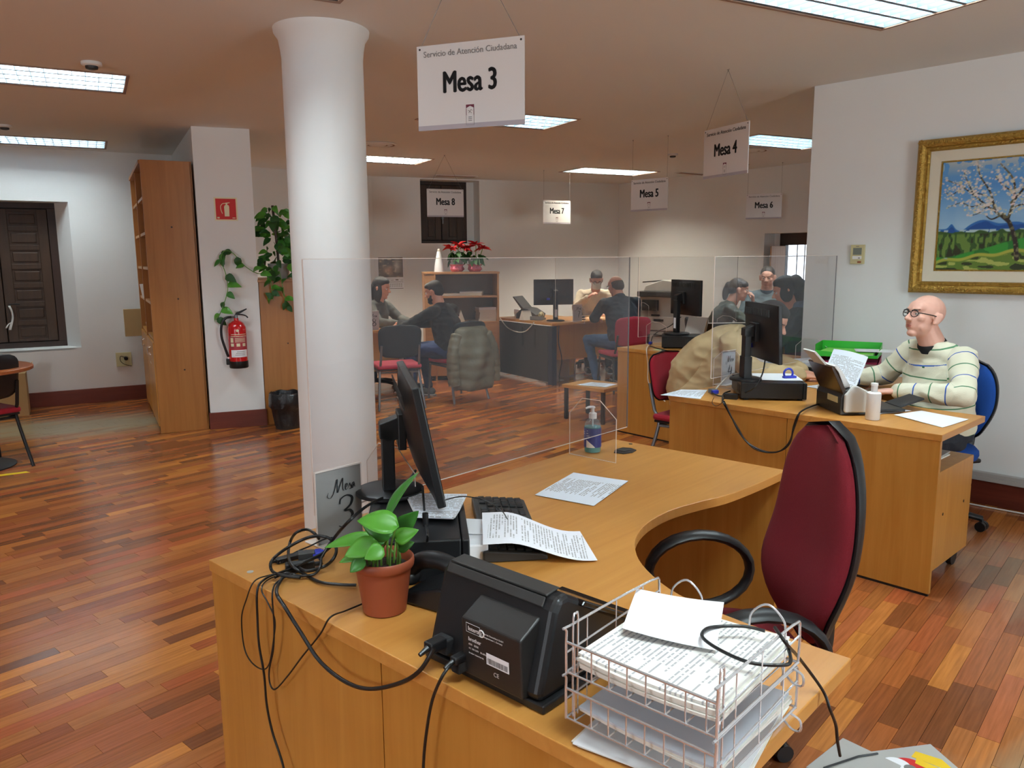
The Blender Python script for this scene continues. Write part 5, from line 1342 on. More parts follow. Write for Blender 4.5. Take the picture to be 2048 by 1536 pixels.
# ------------------------------------------------------------------ hanging signs
def hanging_sign(digit, cx, cy, ztop, ang, label, hooks, one=False):
    """board .42 x .30, printed on both faces"""
    t = thing('hanging_sign', label, 'sign', (cx, cy, ztop - .15), ang, 'hanging table signs')
    W, H = .42, .30
    mb = MB(); mb.box(-W / 2, W / 2, -.0025, .0025, -H / 2, H / 2); obj('board', mb, M['sign'], t)
    for s, rz in ((-1, 0), (1, PI)):
        yy = s * .0027
        mb = MB(); mb.box(-W / 2, W / 2, yy - .0002, yy + .0002, -H / 2, -H / 2 + .017); obj('grey_band', mb, M['sign_grey'], t)
        if s > 0: continue
        text('Servicio de Atención Ciudadana', .0298, M['ink_grey'] if digit == '3' else M['ink'], t, (0, yy - .0004, H / 2 - .032), (PI / 2, 0, rz), xs=.95)
        text('Mesa ' + digit, .106, M['ink'], t, (.0, yy - .0004, .012), (PI / 2, 0, rz), bold=.0030, xs=.72)
        # small arched emblem
        mb = MB(); y2 = yy - .0004
        mb.add([(-.016, y2, -.068), (.016, y2, -.068), (.016, y2, -.082), (.011, y2, -.078), (.0, y2, -.073), (-.011, y2, -.078), (-.016, y2, -.082)], [(0, 6, 5, 4), (0, 4, 1), (4, 3, 2, 1)])
        mb.add([(-.016, y2, -.082), (-.014, y2, -.082), (-.014, y2, -.105), (-.016, y2, -.105)], [(0, 1, 2, 3)]); mb.add([(.014, y2, -.082), (.016, y2, -.082), (.016, y2, -.105), (.014, y2, -.105)], [(0, 1, 2, 3)])
        obj('emblem_arch', mb, M['maroon'], t, fixn=False)
        mb = MB(); mb.tube([(-.008, y2, -.088), (-.002, y2, -.092), (.004, y2, -.086), (.009, y2, -.09)], .0008, 4); mb.tube([(-.006, y2, -.098), (.0, y2, -.092), (.006, y2, -.099)], .0008, 4)
        for zz in (-.112, -.118, -.124): mb.box(-.007, .007, y2 - .0001, y2, zz - .0012, zz + .0012)
        mb.box(-.016, -.015, y2 - .0001, y2, -.14, -.105); mb.box(.015, .016, y2 - .0001, y2, -.14, -.105); mb.box(-.016, .016, y2 - .0001, y2, -.14, -.139)
        obj('emblem_print', mb, M['ink_grey'], t)
    for s in (-1, 1):
        hx = 0 if one else s * (W / 2 - .012)
        mb = MB(); mb.tube([(s * (W / 2 - .012), 0, H / 2 - .012), (hx, 0, CEIL - ztop + .15 - .002)], .0011, 5); obj('string', mb, M['grey'], t)
        mb = MB(); mb.lathe([(.004, -.003), (.004, .003)], 10); e_ = obj('eyelet', mb, M['dgrey'], t); e_.rotation_euler = (PI / 2, 0, 0); e_.location = (s * (W / 2 - .012), 0, H / 2 - .012)
    for hx in ((0,) if one else (-W / 2 + .012, W / 2 - .012)):
        mb = MB(); mb.cyl((hx, 0, CEIL - ztop + .15 - .012), (hx, 0, CEIL - ztop + .15), .003, 8); mb.box(hx - .012, hx + .012, -.002, .002, CEIL - ztop + .149, CEIL - ztop + .15); obj('ceiling_hook', mb, M['grey'], t)
hanging_sign('3', -.145, 2.99, 2.272, -20, 'largest white hanging sign, reading mesa 3', 1, one=True)
hanging_sign('4', 1.325, 5.0, 2.29, -66, 'hanging sign reading mesa 4, in front of the far right ceiling light', 1, one=True)
hanging_sign('5', 1.332, 7.74, 2.24, -44, 'pale blue lit hanging sign reading mesa 5', 1)
hanging_sign('6', 3.11, 9.87, 2.256, -25, 'hanging sign reading mesa 6, above the daylight window', 1)
hanging_sign('7', .607, 10.58, 2.243, 28, 'hanging sign reading mesa 7, against the back wall', 1)
hanging_sign('8', -.723, 8.9, 2.255, 21, 'hanging sign reading mesa 8, in front of the small shutters', 1, one=True)

# ------------------------------------------------------------------ the painting and the thermostat
PT = thing('framed_painting', 'gilt framed painting of a blossoming almond tree on the near right wall', 'painting', RW.w(.70, -.002, 1.27), RW.deg)
PW, PH = 1.28, .92
def frame_rail(mb, prof):
    """prof: (inset, proud) pairs, swept around the rectangle with mitred corners"""
    rs = []
    for (i, p) in prof:
        rs.append([(i, -p, i), (PW - i, -p, i), (PW - i, -p, PH - i), (i, -p, PH - i)])
    k = len(rs)
    vs = [q for r in rs for q in r]
    fs = []
    for a in range(k - 1):
        for j in range(4):
            fs.append((a * 4 + j, a * 4 + (j + 1) % 4, (a + 1) * 4 + (j + 1) % 4, (a + 1) * 4 + j))
    mb.add(vs, fs)
mb = MB(); frame_rail(mb, [(0, .0), (0, .035), (.012, .048), (.03, .05), (.045, .040), (.05, .030), (.062, .032), (.07, .022), (.07, .0)]); obj('gilt_frame', mb, M['gold'], PT)
ro = random.Random(6)
mb = MB()
per = []
n1 = 56
for k in range(n1): per.append((PW * (k + .5) / n1, .022)); per.append((PW * (k + .5) / n1, PH - .022))
n2 = 40
for k in range(n2): per.append((.022, PH * (k + .5) / n2)); per.append((PW - .022, PH * (k + .5) / n2))
for (x, z) in per:
    R = Matrix.Rotation(ro.uniform(0, PI), 3, 'Y')
    mb.ell((x + ro.uniform(-.003, .003), -.047, z + ro.uniform(-.008, .008)), (.010, .007, .0055), 7, 5, R)
obj('carved_ornament', mb, M['gold'], PT, smooth=True, kind='stuff')
mb = MB(); frame_rail(mb, [(.07, .014), (.135, .010), (.135, .004)]); obj('linen_slip', mb, M['linen'], PT)
mb = MB(); frame_rail(mb, [(.133, .013), (.140, .014), (.143, .006)]); obj('inner_gilt_edge', mb, M['gold'], PT)
NX, NZ = 300, 210
x0, x1, z0, z1 = .142, PW - .142, .142, PH - .142
uu, vv = np.meshgrid(np.linspace(0, 1, NX), np.linspace(0, 1, NZ))
def vnoise(u, v, s, seed):
    r = np.random.RandomState(seed); g = r.rand(64, 64)
    a = (u * s) % 63; b = (v * s) % 63; i = a.astype(int); j = b.astype(int); fa = a - i; fb = b - j
    fa = fa * fa * (3 - 2 * fa); fb = fb * fb * (3 - 2 * fb)
    return (g[j, i] * (1 - fa) + g[j, i + 1] * fa) * (1 - fb) + (g[j + 1, i] * (1 - fa) + g[j + 1, i + 1] * fa) * fb
def mixc(img, mask, c):
    mask = np.clip(mask, 0, 1)[..., None]; return img * (1 - mask) + np.array(c) / 255 * mask
asp = (x1 - x0) / (z1 - z0) / 1.95; uu = uu * 1.95
U, Vv = uu * asp, vv
img = np.zeros((NZ, NX, 3)) + np.array([96, 156, 214]) / 255
img = mixc(img, (1 - (vv - .38) / .35) * .9, (176, 208, 226))
img = mixc(img, (vnoise(U, Vv, 9, 1) - .5) * .6, (56, 122, 200))
h1 = .385 + .045 * np.exp(-((uu - .14) / .035) ** 2) + .075 * np.exp(-((uu - .47) / .16) ** 2) + .05 * np.exp(-((uu - .8) / .15) ** 2) - .03 * np.exp(-((uu - .25) / .06) ** 2)
img = mixc(img, (h1 - vv) * 120, (44, 104, 176)); img = mixc(img, ((h1 - .03 + .02 * vnoise(U, Vv, 20, 2)) - vv) * 120, (26, 78, 148))
img = mixc(img, (.375 - vv) * 120 * (vnoise(U, Vv, 30, 3) > .35), (176, 200, 206))
img = mixc(img, (.345 + .012 * np.sin(U * 40) + .03 * vnoise(U, Vv, 22, 4) - vv) * 120, (52, 84, 34))
t1 = vnoise(U * 2.2, Vv * .7, 26, 5)
img = mixc(img, ((.34 - vv) * 60).clip(0, 1) * (t1 > .55) * .8, (112, 140, 60)); img = mixc(img, ((.34 - vv) * 60).clip(0, 1) * (t1 < .3) * .9, (40, 40, 20))
g0 = .10 + .20 * np.clip((uu - .10) / .9, 0, 1) + .03 * vnoise(U, Vv, 5, 6)
img = mixc(img, (g0 - vv) * 80, (34, 110, 40)); img = mixc(img, ((g0 - vv) * 80).clip(0, 1) * (vnoise(U, Vv, 14, 7) > .52) * .8, (58, 152, 52))
b0 = .085 + .12 * uu ** .8 + .012 * np.sin(U * 22)
img = mixc(img, (b0 - vv) * 90, (166, 168, 66)); img = mixc(img, (b0 - .03 - vv) * 90, (96, 124, 44))
k7 = vnoise(U, Vv * 2.4, 15, 8)
img = mixc(img, ((b0 - .035 - vv) * 90).clip(0, 1) * (k7 > .55), (44, 52, 22)); img = mixc(img, ((b0 - .04 - vv) * 90).clip(0, 1) * (k7 < .28), (170, 178, 92))
def stroke(img, P, w0, w1, c):
    P = [Vector((a * asp, b, 0)) for a, b in P]; Q = spline(P, 8); n = len(Q)
    d = np.full(U.shape, 9.0)
    for i in range(n - 1):
        a, b = Q[i], Q[i + 1]; ab = b - a; L2 = max(ab.length_squared, 1e-9)
        tt = np.clip(((U - a.x) * ab.x + (Vv - a.y) * ab.y) / L2, 0, 1)
        w = w0 + (w1 - w0) * (i / n)
        d = np.minimum(d, np.hypot(U - a.x - tt * ab.x, Vv - a.y - tt * ab.y) - w)
    m_ = np.clip(-d * 260 + .6, 0, 1)
    img = mixc(img, m_, c)
    return mixc(img, m_ * (vnoise(U, Vv, 40, 9) > .6) * .8, (120, 116, 84))
BR = (48, 38, 32)
T = [([(.84, .10), (.81, .26), (.74, .42), (.66, .50)], .024, .017), ([(.74, .42), (.60, .52), (.50, .58), (.36, .68), (.20, .78), (.04, .84)], .014, .003), ([(.72, .46), (.76, .62), (.74, .80), (.60, .95)], .015, .006), ([(.74, .60), (.86, .74), (.95, .95)], .014, .005),
     ([(.58, .54), (.52, .70), (.40, .86), (.36, 1.0)], .012, .004), ([(.66, .50), (.56, .46), (.50, .49)], .010, .003), ([(.46, .61), (.34, .58), (.22, .62), (.08, .58)], .007, .002), ([(.36, .68), (.28, .80), (.22, .92)], .007, .002),
     ([(.5, .58), (.42, .52), (.34, .50)], .005, .002), ([(.74, .70), (.64, .76), (.56, .84)], .008, .003), ([(.74, .54), (.84, .58), (.98, .56)], .010, .003), ([(.22, .76), (.12, .70), (.05, .72)], .005, .002), ([(.6, .52), (.5, .66), (.3, .72)], .007, .003)]
for P, a, b in T: img = stroke(img, P, a * .8, b * .8, BR)
rr = np.random.RandomState(12)
for k in range(760):
    P = T[rr.randint(1, len(T))][0]; i = rr.randint(0, len(P) - 1); f = rr.rand()
    cx = (P[i][0] * (1 - f) + P[i + 1][0] * f + rr.randn() * .035) * asp; cy = P[i][1] * (1 - f) + P[i + 1][1] * f + rr.randn() * .035 + .012
    if cy < .50: continue
    r_ = .005 + .011 * rr.rand(); d = np.hypot((U - cx), (Vv - cy) * 1.2) - r_ * (1 + .7 * (vnoise(U, Vv, 60, 20) - .5))
    img = mixc(img, np.clip(-d * 200, 0, 1) * .85, [(232, 222, 214), (214, 206, 170), (236, 214, 208), (196, 200, 196)][rr.randint(4)])
top = np.clip((vv - .86) * 8, 0, 1) * (vnoise(U, Vv, 30, 21) > .42)
img = mixc(img, top * .75, (206, 202, 188))
img = mixc(img, (np.abs(uu - .10) < .028) * (np.abs(vv - .105) < .006) * (vnoise(U, Vv, 120, 30) > .4), (150, 170, 150))
lin = np.where(img <= .04045, img / 12.92, ((img + .055) / 1.055) ** 2.4)
vs = [(x0 + (x1 - x0) * i / (NX - 1), 0, z0 + (z1 - z0) * j / (NZ - 1)) for j in range(NZ) for i in range(NX)]
me = bpy.data.meshes.new('canvas')
me.from_pydata([(a, -.008, c) for a, b, c in vs], [], [(j * NX + i, j * NX + i + 1, (j + 1) * NX + i + 1, (j + 1) * NX + i) for j in range(NZ - 1) for i in range(NX - 1)])
ca = me.color_attributes.new('pc', 'FLOAT_COLOR', 'POINT')
ca.data.foreach_set('color', np.concatenate([lin.reshape(-1, 3), np.ones((NX * NZ, 1))], 1).astype(np.float32).ravel())
obj('canvas', me, M['canvas'], PT)
mb = MB(); mb.box(.03, PW - .03, -.006, -.001, .03, PH - .03); obj('backing', mb, M['dark_wood'], PT)
t = thing('thermostat', 'beige thermostat with a grey display on the near right wall', 'thermostat', RW.w(.36, -.001, 1.445), RW.deg)
mb = MB(); mb.box(-.045, .045, -.018, 0, 0, .125); obj('case', mb, M['beigeP'], t, bevel=.003)
mb = MB(); mb.box(-.028, .028, -.0195, -.018, .06, .105); obj('display', mb, mat('lcd', (120, 126, 116), .3), t)
mb = MB(); mb.box(-.03, .03, -.0195, -.018, .032, .052); obj('button_bar', mb, M['white'], t)
mb = MB(); mb.box(.008, .02, -.021, -.0195, .036, .042); mb.box(-.01, .01, -.0195, -.018, .112, .116); obj('button', mb, M['ink_grey'], t)
mb = MB(); mb.box(.004, .028, -.0195, -.018, .008, .018); obj('rating_mark', mb, M['terracotta'], t)
cable('white cable lying along the floor at the right wall', [RW.w(.9, -.07, .006), RW.w(1.2, -.09, .006), RW.w(1.6, -.07, .006), RW.w(2.4, -.08, .006)], .005, m='white_cable', grp='white floor cable')

# ------------------------------------------------------------------ pier: extinguisher and its sign
t = thing('fire_extinguisher', 'red fire extinguisher with a black hose hanging on the white pier', 'fire extinguisher', PF.w(.262, -.085, .555), 22)
mb = MB(); mb.lathe([(0, .06), (.078, .06), (.0785, .33), (.076, .36), (.062, .395), (.034, .415), (.02, .42), (.018, .44), (0, .44)], 36, cap=False); obj('cylinder', mb, M['red_gloss'], t, smooth=True)
mb = MB(); mb.lathe([(0, -.0), (.076, .0), (.081, .006), (.081, .062), (.0, .062)], 36, cap=False); obj('base_cup', mb, M['black'], t, smooth=True)
mb = MB(); mb.cyl((0, 0, .435), (0, 0, .468), .015, 14); mb.cyl((-.05, 0, .45), (0, 0, .45), .009, 10); obj('valve', mb, M['steel'], t)
mb = MB(); mb.prism_y([(-.01, .465), (.02, .47), (.095, .515), (.09, .522), (.0, .487)], -.01, .01); mb.tube([(.0, 0, .470), (.05, 0, .468), (.085, 0, .455), (.098, 0, .438)], .0065, 6, smooth=4); obj('lever', mb, M['black'], t)
mb = MB(); mb.tube([(-.04, 0, .45), (-.09, -.01, .44), (-.125, -.015, .38), (-.13, -.015, .28), (-.105, -.01, .17), (-.085, 0, .10)], .011, 10, smooth=6); obj('hose', mb, M['black'], t, smooth=True)
mb = MB(); mb.cyl((-.086, 0, .10), (-.083, 0, .085), .012, 10); obj('hose_ring', mb, M['chrome'], t)
mb = MB(); mb.box(-.105, -.07, -.016, .016, .03, .085); obj('nozzle', mb, M['black'], t, bevel=.006)
def wrap(r, a0, a1, z0_, z1_, n=14):
    vs = []
    for i in range(n + 1):
        a = math.radians(a0 + (a1 - a0) * i / n); vs += [(r * math.cos(a), r * math.sin(a), z0_), (r * math.cos(a), r * math.sin(a), z1_)]
    m_ = MB(); m_.add(vs, [(2 * i, 2 * i + 2, 2 * i + 3, 2 * i + 1) for i in range(n)]); return m_
obj('instruction_label', wrap(.0792, -150, -20, .17, .29), mat('extinguisher_label', (168, 56, 66), .5), t, smooth=True, fixn=False)
obj('white_label', wrap(.0794, -138, -28, .10, .165), M['paper'], t, smooth=True, fixn=False)
for k in range(3): obj('pictogram', wrap(.0796, -138 + k * 38, -116 + k * 38, .195, .222, 5), M['lume'], t, fixn=False)
obj('pictogram', wrap(.0796, -138, -118, .23, .272, 5), M['lume'], t, fixn=False)
obj('label_line', wrap(.0796, -135, -30, .281, .287, 8), M['lume'], t, fixn=False); obj('label_line', wrap(.0796, -132, -30, .298, .303, 8), M['lume'], t, fixn=False)
for k in range(4): obj('small_print', wrap(.0796, -108, -40, .234 + k * .010, .238 + k * .010, 6), M['lume'], t, fixn=False)
for k in range(3): obj('small_print', wrap(.0797, -112 + k * 6, -50, .118 + k * .014, .122 + k * .014, 6), M['ink_grey'], t, fixn=False)
mb = MB(); mb.lathe([(0, 0), (.012, 0), (.012, .004), (0, .004)], 14); g_ = obj('gauge', mb, M['lume'], t); g_.rotation_euler = (PI / 2, 0, 0); g_.location = (.0, -.0775, .335)
t = thing('fire_sign', 'square red sign with a white extinguisher symbol on the pier', 'sign', PF.w(.238, -.001, 1.937), 22)
mb = MB(); mb.box(-.095, .095, -.003, 0, -.1, .1); obj('plate', mb, M['lume'], t)
mb = MB(); mb.box(-.083, .083, -.0036, -.003, -.088, .088); obj('red_field', mb, M['red_flat'], t)
mb = MB(); y2 = -.0040
mb.prism_y([(-.012, -.062), (.026, -.062), (.028, .02), (.022, .034), (-.006, .034), (-.014, .02)], y2, -.0036); mb.prism_y([(.0, .034), (.014, .034), (.014, .048), (.0, .048)], y2, -.0036); mb.prism_y([(.0, .046), (.034, .052), (.034, .058), (-.002, .054)], y2, -.0036)
mb.tube([(.0, -.0042, .048), (-.024, -.0042, .046), (-.042, -.0042, .024), (-.040, -.0042, -.01), (-.030, -.0042, -.04)], .0035, 6, smooth=4); obj('symbol', mb, M['lume'], t)
mb = MB(); mb.box(-.075, -.055, y2, -.0036, -.080, -.068); mb.box(.05, .075, y2, -.0036, -.078, -.072); obj('small_print', mb, M['lume'], t)

# ------------------------------------------------------------------ tall bookcase beside the pier
BK = Frame(-3.08, 6.73, 118.0)      # x runs back along the shelf fronts, -y is the depth side
t = thing('bookcase', 'tall wooden bookcase seen end on, between shuttered window and pier', 'bookcase', BK.w(0, 0), 118)
CW = M['case_side']; Hh = 2.33
mb = MB(); mb.box(0, .03, -.40, 0, .0, Hh); ep = obj('side_panel', mb, CW, t, bevel=.002)
for (yy, zz) in ((-.21, 1.78), (-.22, 1.17), (-.23, .55)):
    mb = MB(); mb.cyl((-.0015, yy, zz), (0, yy, zz), .008, 10); obj('screw_cap', mb, M['dark_wood'], ep)
mb = MB(); mb.box(.86, .89, -.40, 0, .0, Hh); obj('side_panel', mb, CW, t, bevel=.002)
mb = MB(); mb.box(1.69, 1.72, -.40, 0, .0, Hh); obj('side_panel', mb, CW, t, bevel=.002)
mb = MB(); mb.box(0, 1.72, -.40, -.385, .05, Hh); obj('back_panel', mb, CW, t)
mb = MB(); mb.box(.03, 1.69, -.40, .012, Hh - .03, Hh); obj('top_board', mb, CW, t, bevel=.002)
for a, b in ((.03, .86), (.89, 1.69)):
    for z in (.80, 1.12, 1.42, 1.72, 2.02):
        mb = MB(); mb.box(a, b, -.385, -.01, z, z + .025); obj('shelf', mb, M['desk_side'], t, bevel=.001)
    m_ = (a + b) / 2
    for (c, d) in ((a, m_ - .002), (m_ + .002, b)):
        mb = MB(); mb.box(c, d, -.012, .008, .06, .795); dr = obj('door', mb, M['desk_side'], t, bevel=.002)
        kx = d - .05 if c == a else c + .05
        mb = MB(); mb.tube([(kx, .008, .66), (kx, .03, .665), (kx, .03, .72), (kx, .008, .725)], .005, 6); obj('handle', mb, M['chrome'], dr)
        mb = MB(); mb.cyl((kx, .008, .58), (kx, .012, .58), .008, 10); obj('lock', mb, M['chrome'], dr)
def on_shelf(name, label, cat, x, y, z, mb, m, grp='small items on the tall bookcase'):
    tt = obj(name, mb, m, smooth=False, bevel=.002); tt.location = BK.w(x, y, z); tt.rotation_euler = (0, 0, math.radians(118)); return tag(tt, label, cat, grp)
rb2 = random.Random(5)
x = .10
for k in range(9):
    w = rb2.uniform(.03, .045); mb = MB(); mb.box(0, w - .002, -.19, 0, 0, rb2.uniform(.21, .25))
    on_shelf('book', 'red or wine coloured binder on the highest shelf of the tall bookcase', 'book', x, -.05, 2.046 - .3 + .3, mb, [M['burgundy'], mat('wine_binder%d' % k, (130 + rb2.randint(-20, 30), 40, 50), .5)][k % 2], 'binders on the highest shelf'); x += w
def cuplathe(s=1.0):
    mb = MB(); mb.lathe([(0, 0), (.03 * s, 0), (.04 * s, .07 * s), (.037 * s, .07 * s), (.027 * s, .004), (0, .004)], 20, cap=False); mb.tube([(.036 * s, 0, .055 * s), (.06 * s, 0, .05 * s), (.055 * s, 0, .025 * s), (.032 * s, 0, .02 * s)], .005 * s, 6, smooth=3); return mb
for (xx, zz, s, lab) in ((.06, 1.445, 1.0, 'white cup at the edge of a middle shelf, upper one'), (.05, 1.145, 1.0, 'white cup at the edge of a middle shelf, lower one'), (.95, 1.745, 1.1, 'white cup on the farther upper shelf'), (.95, 1.145, 1.9, 'large white bowl like cup on the farther lower shelf')):
    on_shelf('cup', lab + ' of the tall bookcase', 'cup', xx + .03, -.05, zz, cuplathe(s), M['white'], 'white cups on the tall bookcase')
mb = MB(); mb.lathe([(0, 0), (.03, 0), (.035, .1), (.02, .11), (.022, .14), (.03, .16), (0, .165)], 20, cap=False)
on_shelf('vase', 'white figurine like vase on the counter ledge of the tall bookcase', 'vase', .08, -.04, .826, mb, M['white'])
mb = MB(); mb.lathe([(0, 0), (.05, 0), (.06, .09), (.055, .09), (.045, .004), (0, .004)], 20, cap=False)
on_shelf('flower_bowl', 'white bowl with dried flowers on the farther counter ledge', 'bowl', .95, -.06, .826, mb, M['white'])
mb = MB()
for k in range(14): mb.ell((rb2.uniform(-.04, .04), rb2.uniform(-.04, .04), rb2.uniform(.0, .05)), (.018, .018, .012), 6, 4)
on_shelf('dried_flowers', 'tan dried flowers in the white bowl on the bookcase', 'flowers', .95, -.06, .92, mb, M['cardboard'])
o = MB(); o.box(-.1, .1, -.02, .02, 0, .29)
o = obj('cardboard_box', o, M['cardboard'], bevel=.002); place(o, LW, .93, -.09, .70, 0); tag(o, 'flat brown cardboard box leaning beyond the tall bookcase', 'box')
t = thing('wall_socket', 'beige wall socket plate with a black plug near the bookcase', 'socket', LW.w(.80, -.001, .446), LW.deg)
mb = MB(); mb.box(-.075, .075, -.012, 0, -.075, .075); obj('plate', mb, M['beigeP'], t, bevel=.002)
mb = MB(); mb.cyl((.02, -.012, .015), (.02, -.05, .01), .02, 12); obj('plug', mb, M['black'], t, bevel=.003)
mb = MB(); mb.tube([(.02, -.05, .02), (-.03, -.06, .04), (-.035, -.04, -.01), (.0, -.03, -.05), (.07, -.03, -.075)], .0035, 6, smooth=5); obj('plug_cable', mb, M['cable'], t, smooth=True)

# ------------------------------------------------------------------ bookcase end and trailing plant right of the pier
NK = Frame(-2.19, 7.12, 28.0)
t = thing('low_bookcase', 'shoulder high wooden cabinet end right of the white pier', 'cabinet', NK.w(0, 0), 28)
mb = MB(); mb.box(-.08, .37, 0, .03, .0, 1.30); ep = obj('side_panel', mb, CW, t, bevel=.002)
mb = MB(); mb.cyl((.15, 0, .74), (.15, -.0015, .74), .007, 10); obj('screw_cap', mb, M['dark_wood'], ep)
mb = MB(); mb.box(-.08, -.06, .03, .9, .0, 1.30); obj('back_panel', mb, CW, t)
mb = MB(); mb.box(-.09, .385, -.01, .9, 1.30, 1.325); obj('top_board', mb, CW, t, bevel=.002)
mb = MB(); mb.box(.37, .39, .0, .9, .05, .78); dr = obj('door', mb, M['desk_side'], t, bevel=.002)
mb = MB(); mb.box(.392, .40, .05, .07, .5, .6); obj('handle', mb, M['steel'], dr)
for z in (.79, 1.05):
    mb = MB(); mb.box(-.06, .37, .03, .88, z, z + .02); obj('shelf', mb, CW, t)
# the trailing pothos on a pole
PP = NK.w(.13, .12, 1.325)
t = thing('trailing_pothos', 'tall pothos on a pole trailing over the cabinet and along the pier', 'plant', PP, 0)
mb = MB(); mb.lathe([(0, 0), (.08, 0), (.10, .14), (.095, .14), (.09, .11), (0, .11)], 24, cap=False); obj('pot', mb, M['brown_pot'], t, smooth=True)
mb = MB(); mb.tube([(0, 0, .1), (-.01, 0, .35), (-.03, 0, .66)], .012, 8); obj('moss_pole', mb, M['dark_wood'], t)
rl = random.Random(21)
leafm = [MB() for _ in range(6)]
base_leaves = []
for k in range(6): leaf_mb(leafm[k], (0, 0, 0), (.10, 0, -.01 * k), .062 + .006 * (k % 3), droop=.1 + .05 * k, nrm=Vector((0, 0, 1)), n=6)
leafmesh = []
for k in range(6):
    me = leafm[k].mesh('leaf'); me.materials.append([M['greenleaf'], M['greenleaf2'], M['darkleaf']][k % 3]); me.polygons.foreach_set('use_smooth', [True] * len(me.polygons)); leafmesh.append(me)
def put_leaf(parent, p, d, s, up=None):
    o = bpy.data.objects.new('leaf', rl.choice(leafmesh)); COL.objects.link(o); o.parent = parent
    d = Vector(d).normalized(); u = up or Vector((rl.uniform(-.3, .3) - .2, -1 + rl.uniform(-.2, .3), .7))
    sd = u.cross(d); sd = sd.normalized() if sd.length > 1e-4 else Vector((0, 1, 0)); u2 = d.cross(sd)
    m_ = Matrix((d, sd, u2)).transposed()
    o.location = p; o.rotation_euler = m_.to_euler(); o.scale = (s, s, s)
    return o
for k in range(120):
    z = .10 + .56 * rl.random() ** 1.25
    rad = (.20 * (1 - (z - .1) / .75) + .03) * rl.uniform(.3, 1.0)
    a = rl.uniform(0, 2 * PI)
    p = Vector((rad * math.cos(a) - .03 * z, rad * math.sin(a) * .7, z))
    put_leaf(t, p, (math.cos(a), math.sin(a) * .6, rl.uniform(-.9, .35)), rl.uniform(.7, 1.15))
def vine(pts, n, s=.85):
    P = spline([Vector(p) - PP for p in pts], 8)
    mb = MB(); mb.tube(P, .0035, 6); obj('vine', mb, M['stem'], t, smooth=True)
    for k in range(n):
        p = P[int((k + .5) / n * (len(P) - 1))]
        a = rl.uniform(0, 2 * PI)
        put_leaf(t, p, (math.cos(a), -.35, math.sin(a) * .8 - .4), s * rl.uniform(.75, 1.1))
def pfp(u, z): 
    return PF.w(u, -.05, z)
vine([NK.w(.05, -.02, 1.42), NK.w(-.10, -.15, 1.38), pfp(.36, 1.45), pfp(.27, 1.56), pfp(.20, 1.575), pfp(.17, 1.50), pfp(.20, 1.38), pfp(.21, 1.25), pfp(.17, 1.12), pfp(.13, 1.03), pfp(.10, .98)], 17, 1.0)
vine([NK.w(.1, -.03, 1.40), NK.w(.12, -.05, 1.25), NK.w(.14, -.05, 1.12), NK.w(.17, -.05, 1.07)], 9)
vine([NK.w(.2, -.03, 1.40), NK.w(.30, -.05, 1.30), NK.w(.34, -.05, 1.16)], 10)
vine([NK.w(.02, -.03, 1.40), NK.w(.02, -.05, 1.25), NK.w(.03, -.05, 1.14)], 7)
# waste bin with a black bag
t = thing('waste_bin', 'waste bin lined with a black bag, by the cabinet next to the column', 'bin', (-2.03, 6.95, 0), 10)
mb = MB(); mb.lathe([(0, 0), (.10, 0), (.105, .01), (.135, .30), (.13, .30), (.10, .012), (0, .012)], 28, cap=False); obj('bucket', mb, M['dgrey'], t, smooth=True)
mb = MB(); rs_ = []
for i, (r, z) in enumerate([(.108, .03), (.118, .12), (.128, .18), (.150, .20), (.155, .26), (.150, .31), (.142, .325), (.128, .322), (.122, .28)]):
    rs_.append([(r * (1 + .03 * math.sin(j * 2.1 + i * 1.3) + .025 * math.sin(j * .9 + i)) * math.cos(2 * PI * j / 40), r * (1 + .03 * math.sin(j * 2.1 + i * 1.3) + .025 * math.sin(j * .9 + i)) * math.sin(2 * PI * j / 40), z + .006 * math.sin(j * 1.1 + i)) for j in range(40)])
mb.rings(rs_, cap=False); obj('bin_bag', mb, M['bag'], t, smooth=True)

# ------------------------------------------------------------------ shelf cabinet behind the column desk, with poinsettias
CB = Frame(-1.06, 9.62, 10.0)
t = thing('shelf_cabinet', 'light wooden open shelf cabinet under the poinsettias', 'cabinet', CB.w(0, 0), 10)
LWOOD = wood('light_beech', (206, 150, 96), (190, 134, 82), 'x', .4)
for a, b in ((0, .022), (.12, .14), (.90, .922)):
    mb = MB(); mb.box(a, b, 0, .40, 0, 1.31); obj('side_panel', mb, LWOOD, t, bevel=.002)
mb = MB(); mb.box(0, .922, .385, .40, 0, 1.31); obj('back_panel', mb, mat('shelf_back', (128, 112, 100), .7), t)
mb = MB(); mb.box(-.005, .93, -.005, .40, 1.31, 1.335); obj('top_board', mb, LWOOD, t, bevel=.002)
for z in (.70, 1.02):
    mb = MB(); mb.box(.14, .90, .01, .385, z, z + .022); obj('shelf', mb, LWOOD, t, bevel=.001)
mb = MB(); mb.box(.022, .12, 0, .02, .06, 1.30); obj('filler_panel', mb, LWOOD, t)
for a, b in ((.142, .519), (.523, .898)):
    mb = MB(); mb.box(a, b, -.012, .006, .06, .70); dr = obj('door', mb, LWOOD, t, bevel=.002)
    mb = MB(); mb.box((a + b) / 2 + (.14 if a < .3 else -.16), (a + b) / 2 + (.16 if a < .3 else -.14), -.026, -.012, .55, .62); obj('handle', mb, M['steel'], dr)
def cb_stack(label, x, z, sx, h, m, rot=5, n=4): return stack_sheet(label, CB.w(x, .18, z), 10 + rot, sx, .22, h, m, n=n)
cb_stack('flat papers on the middle shelf of the poinsettia cabinet, left pile', .30, 1.043, .26, .03, M['paper_warm'])
cb_stack('crumpled papers on the middle shelf of the poinsettia cabinet, right pile', .60, 1.043, .28, .05, M['paper'], -12)
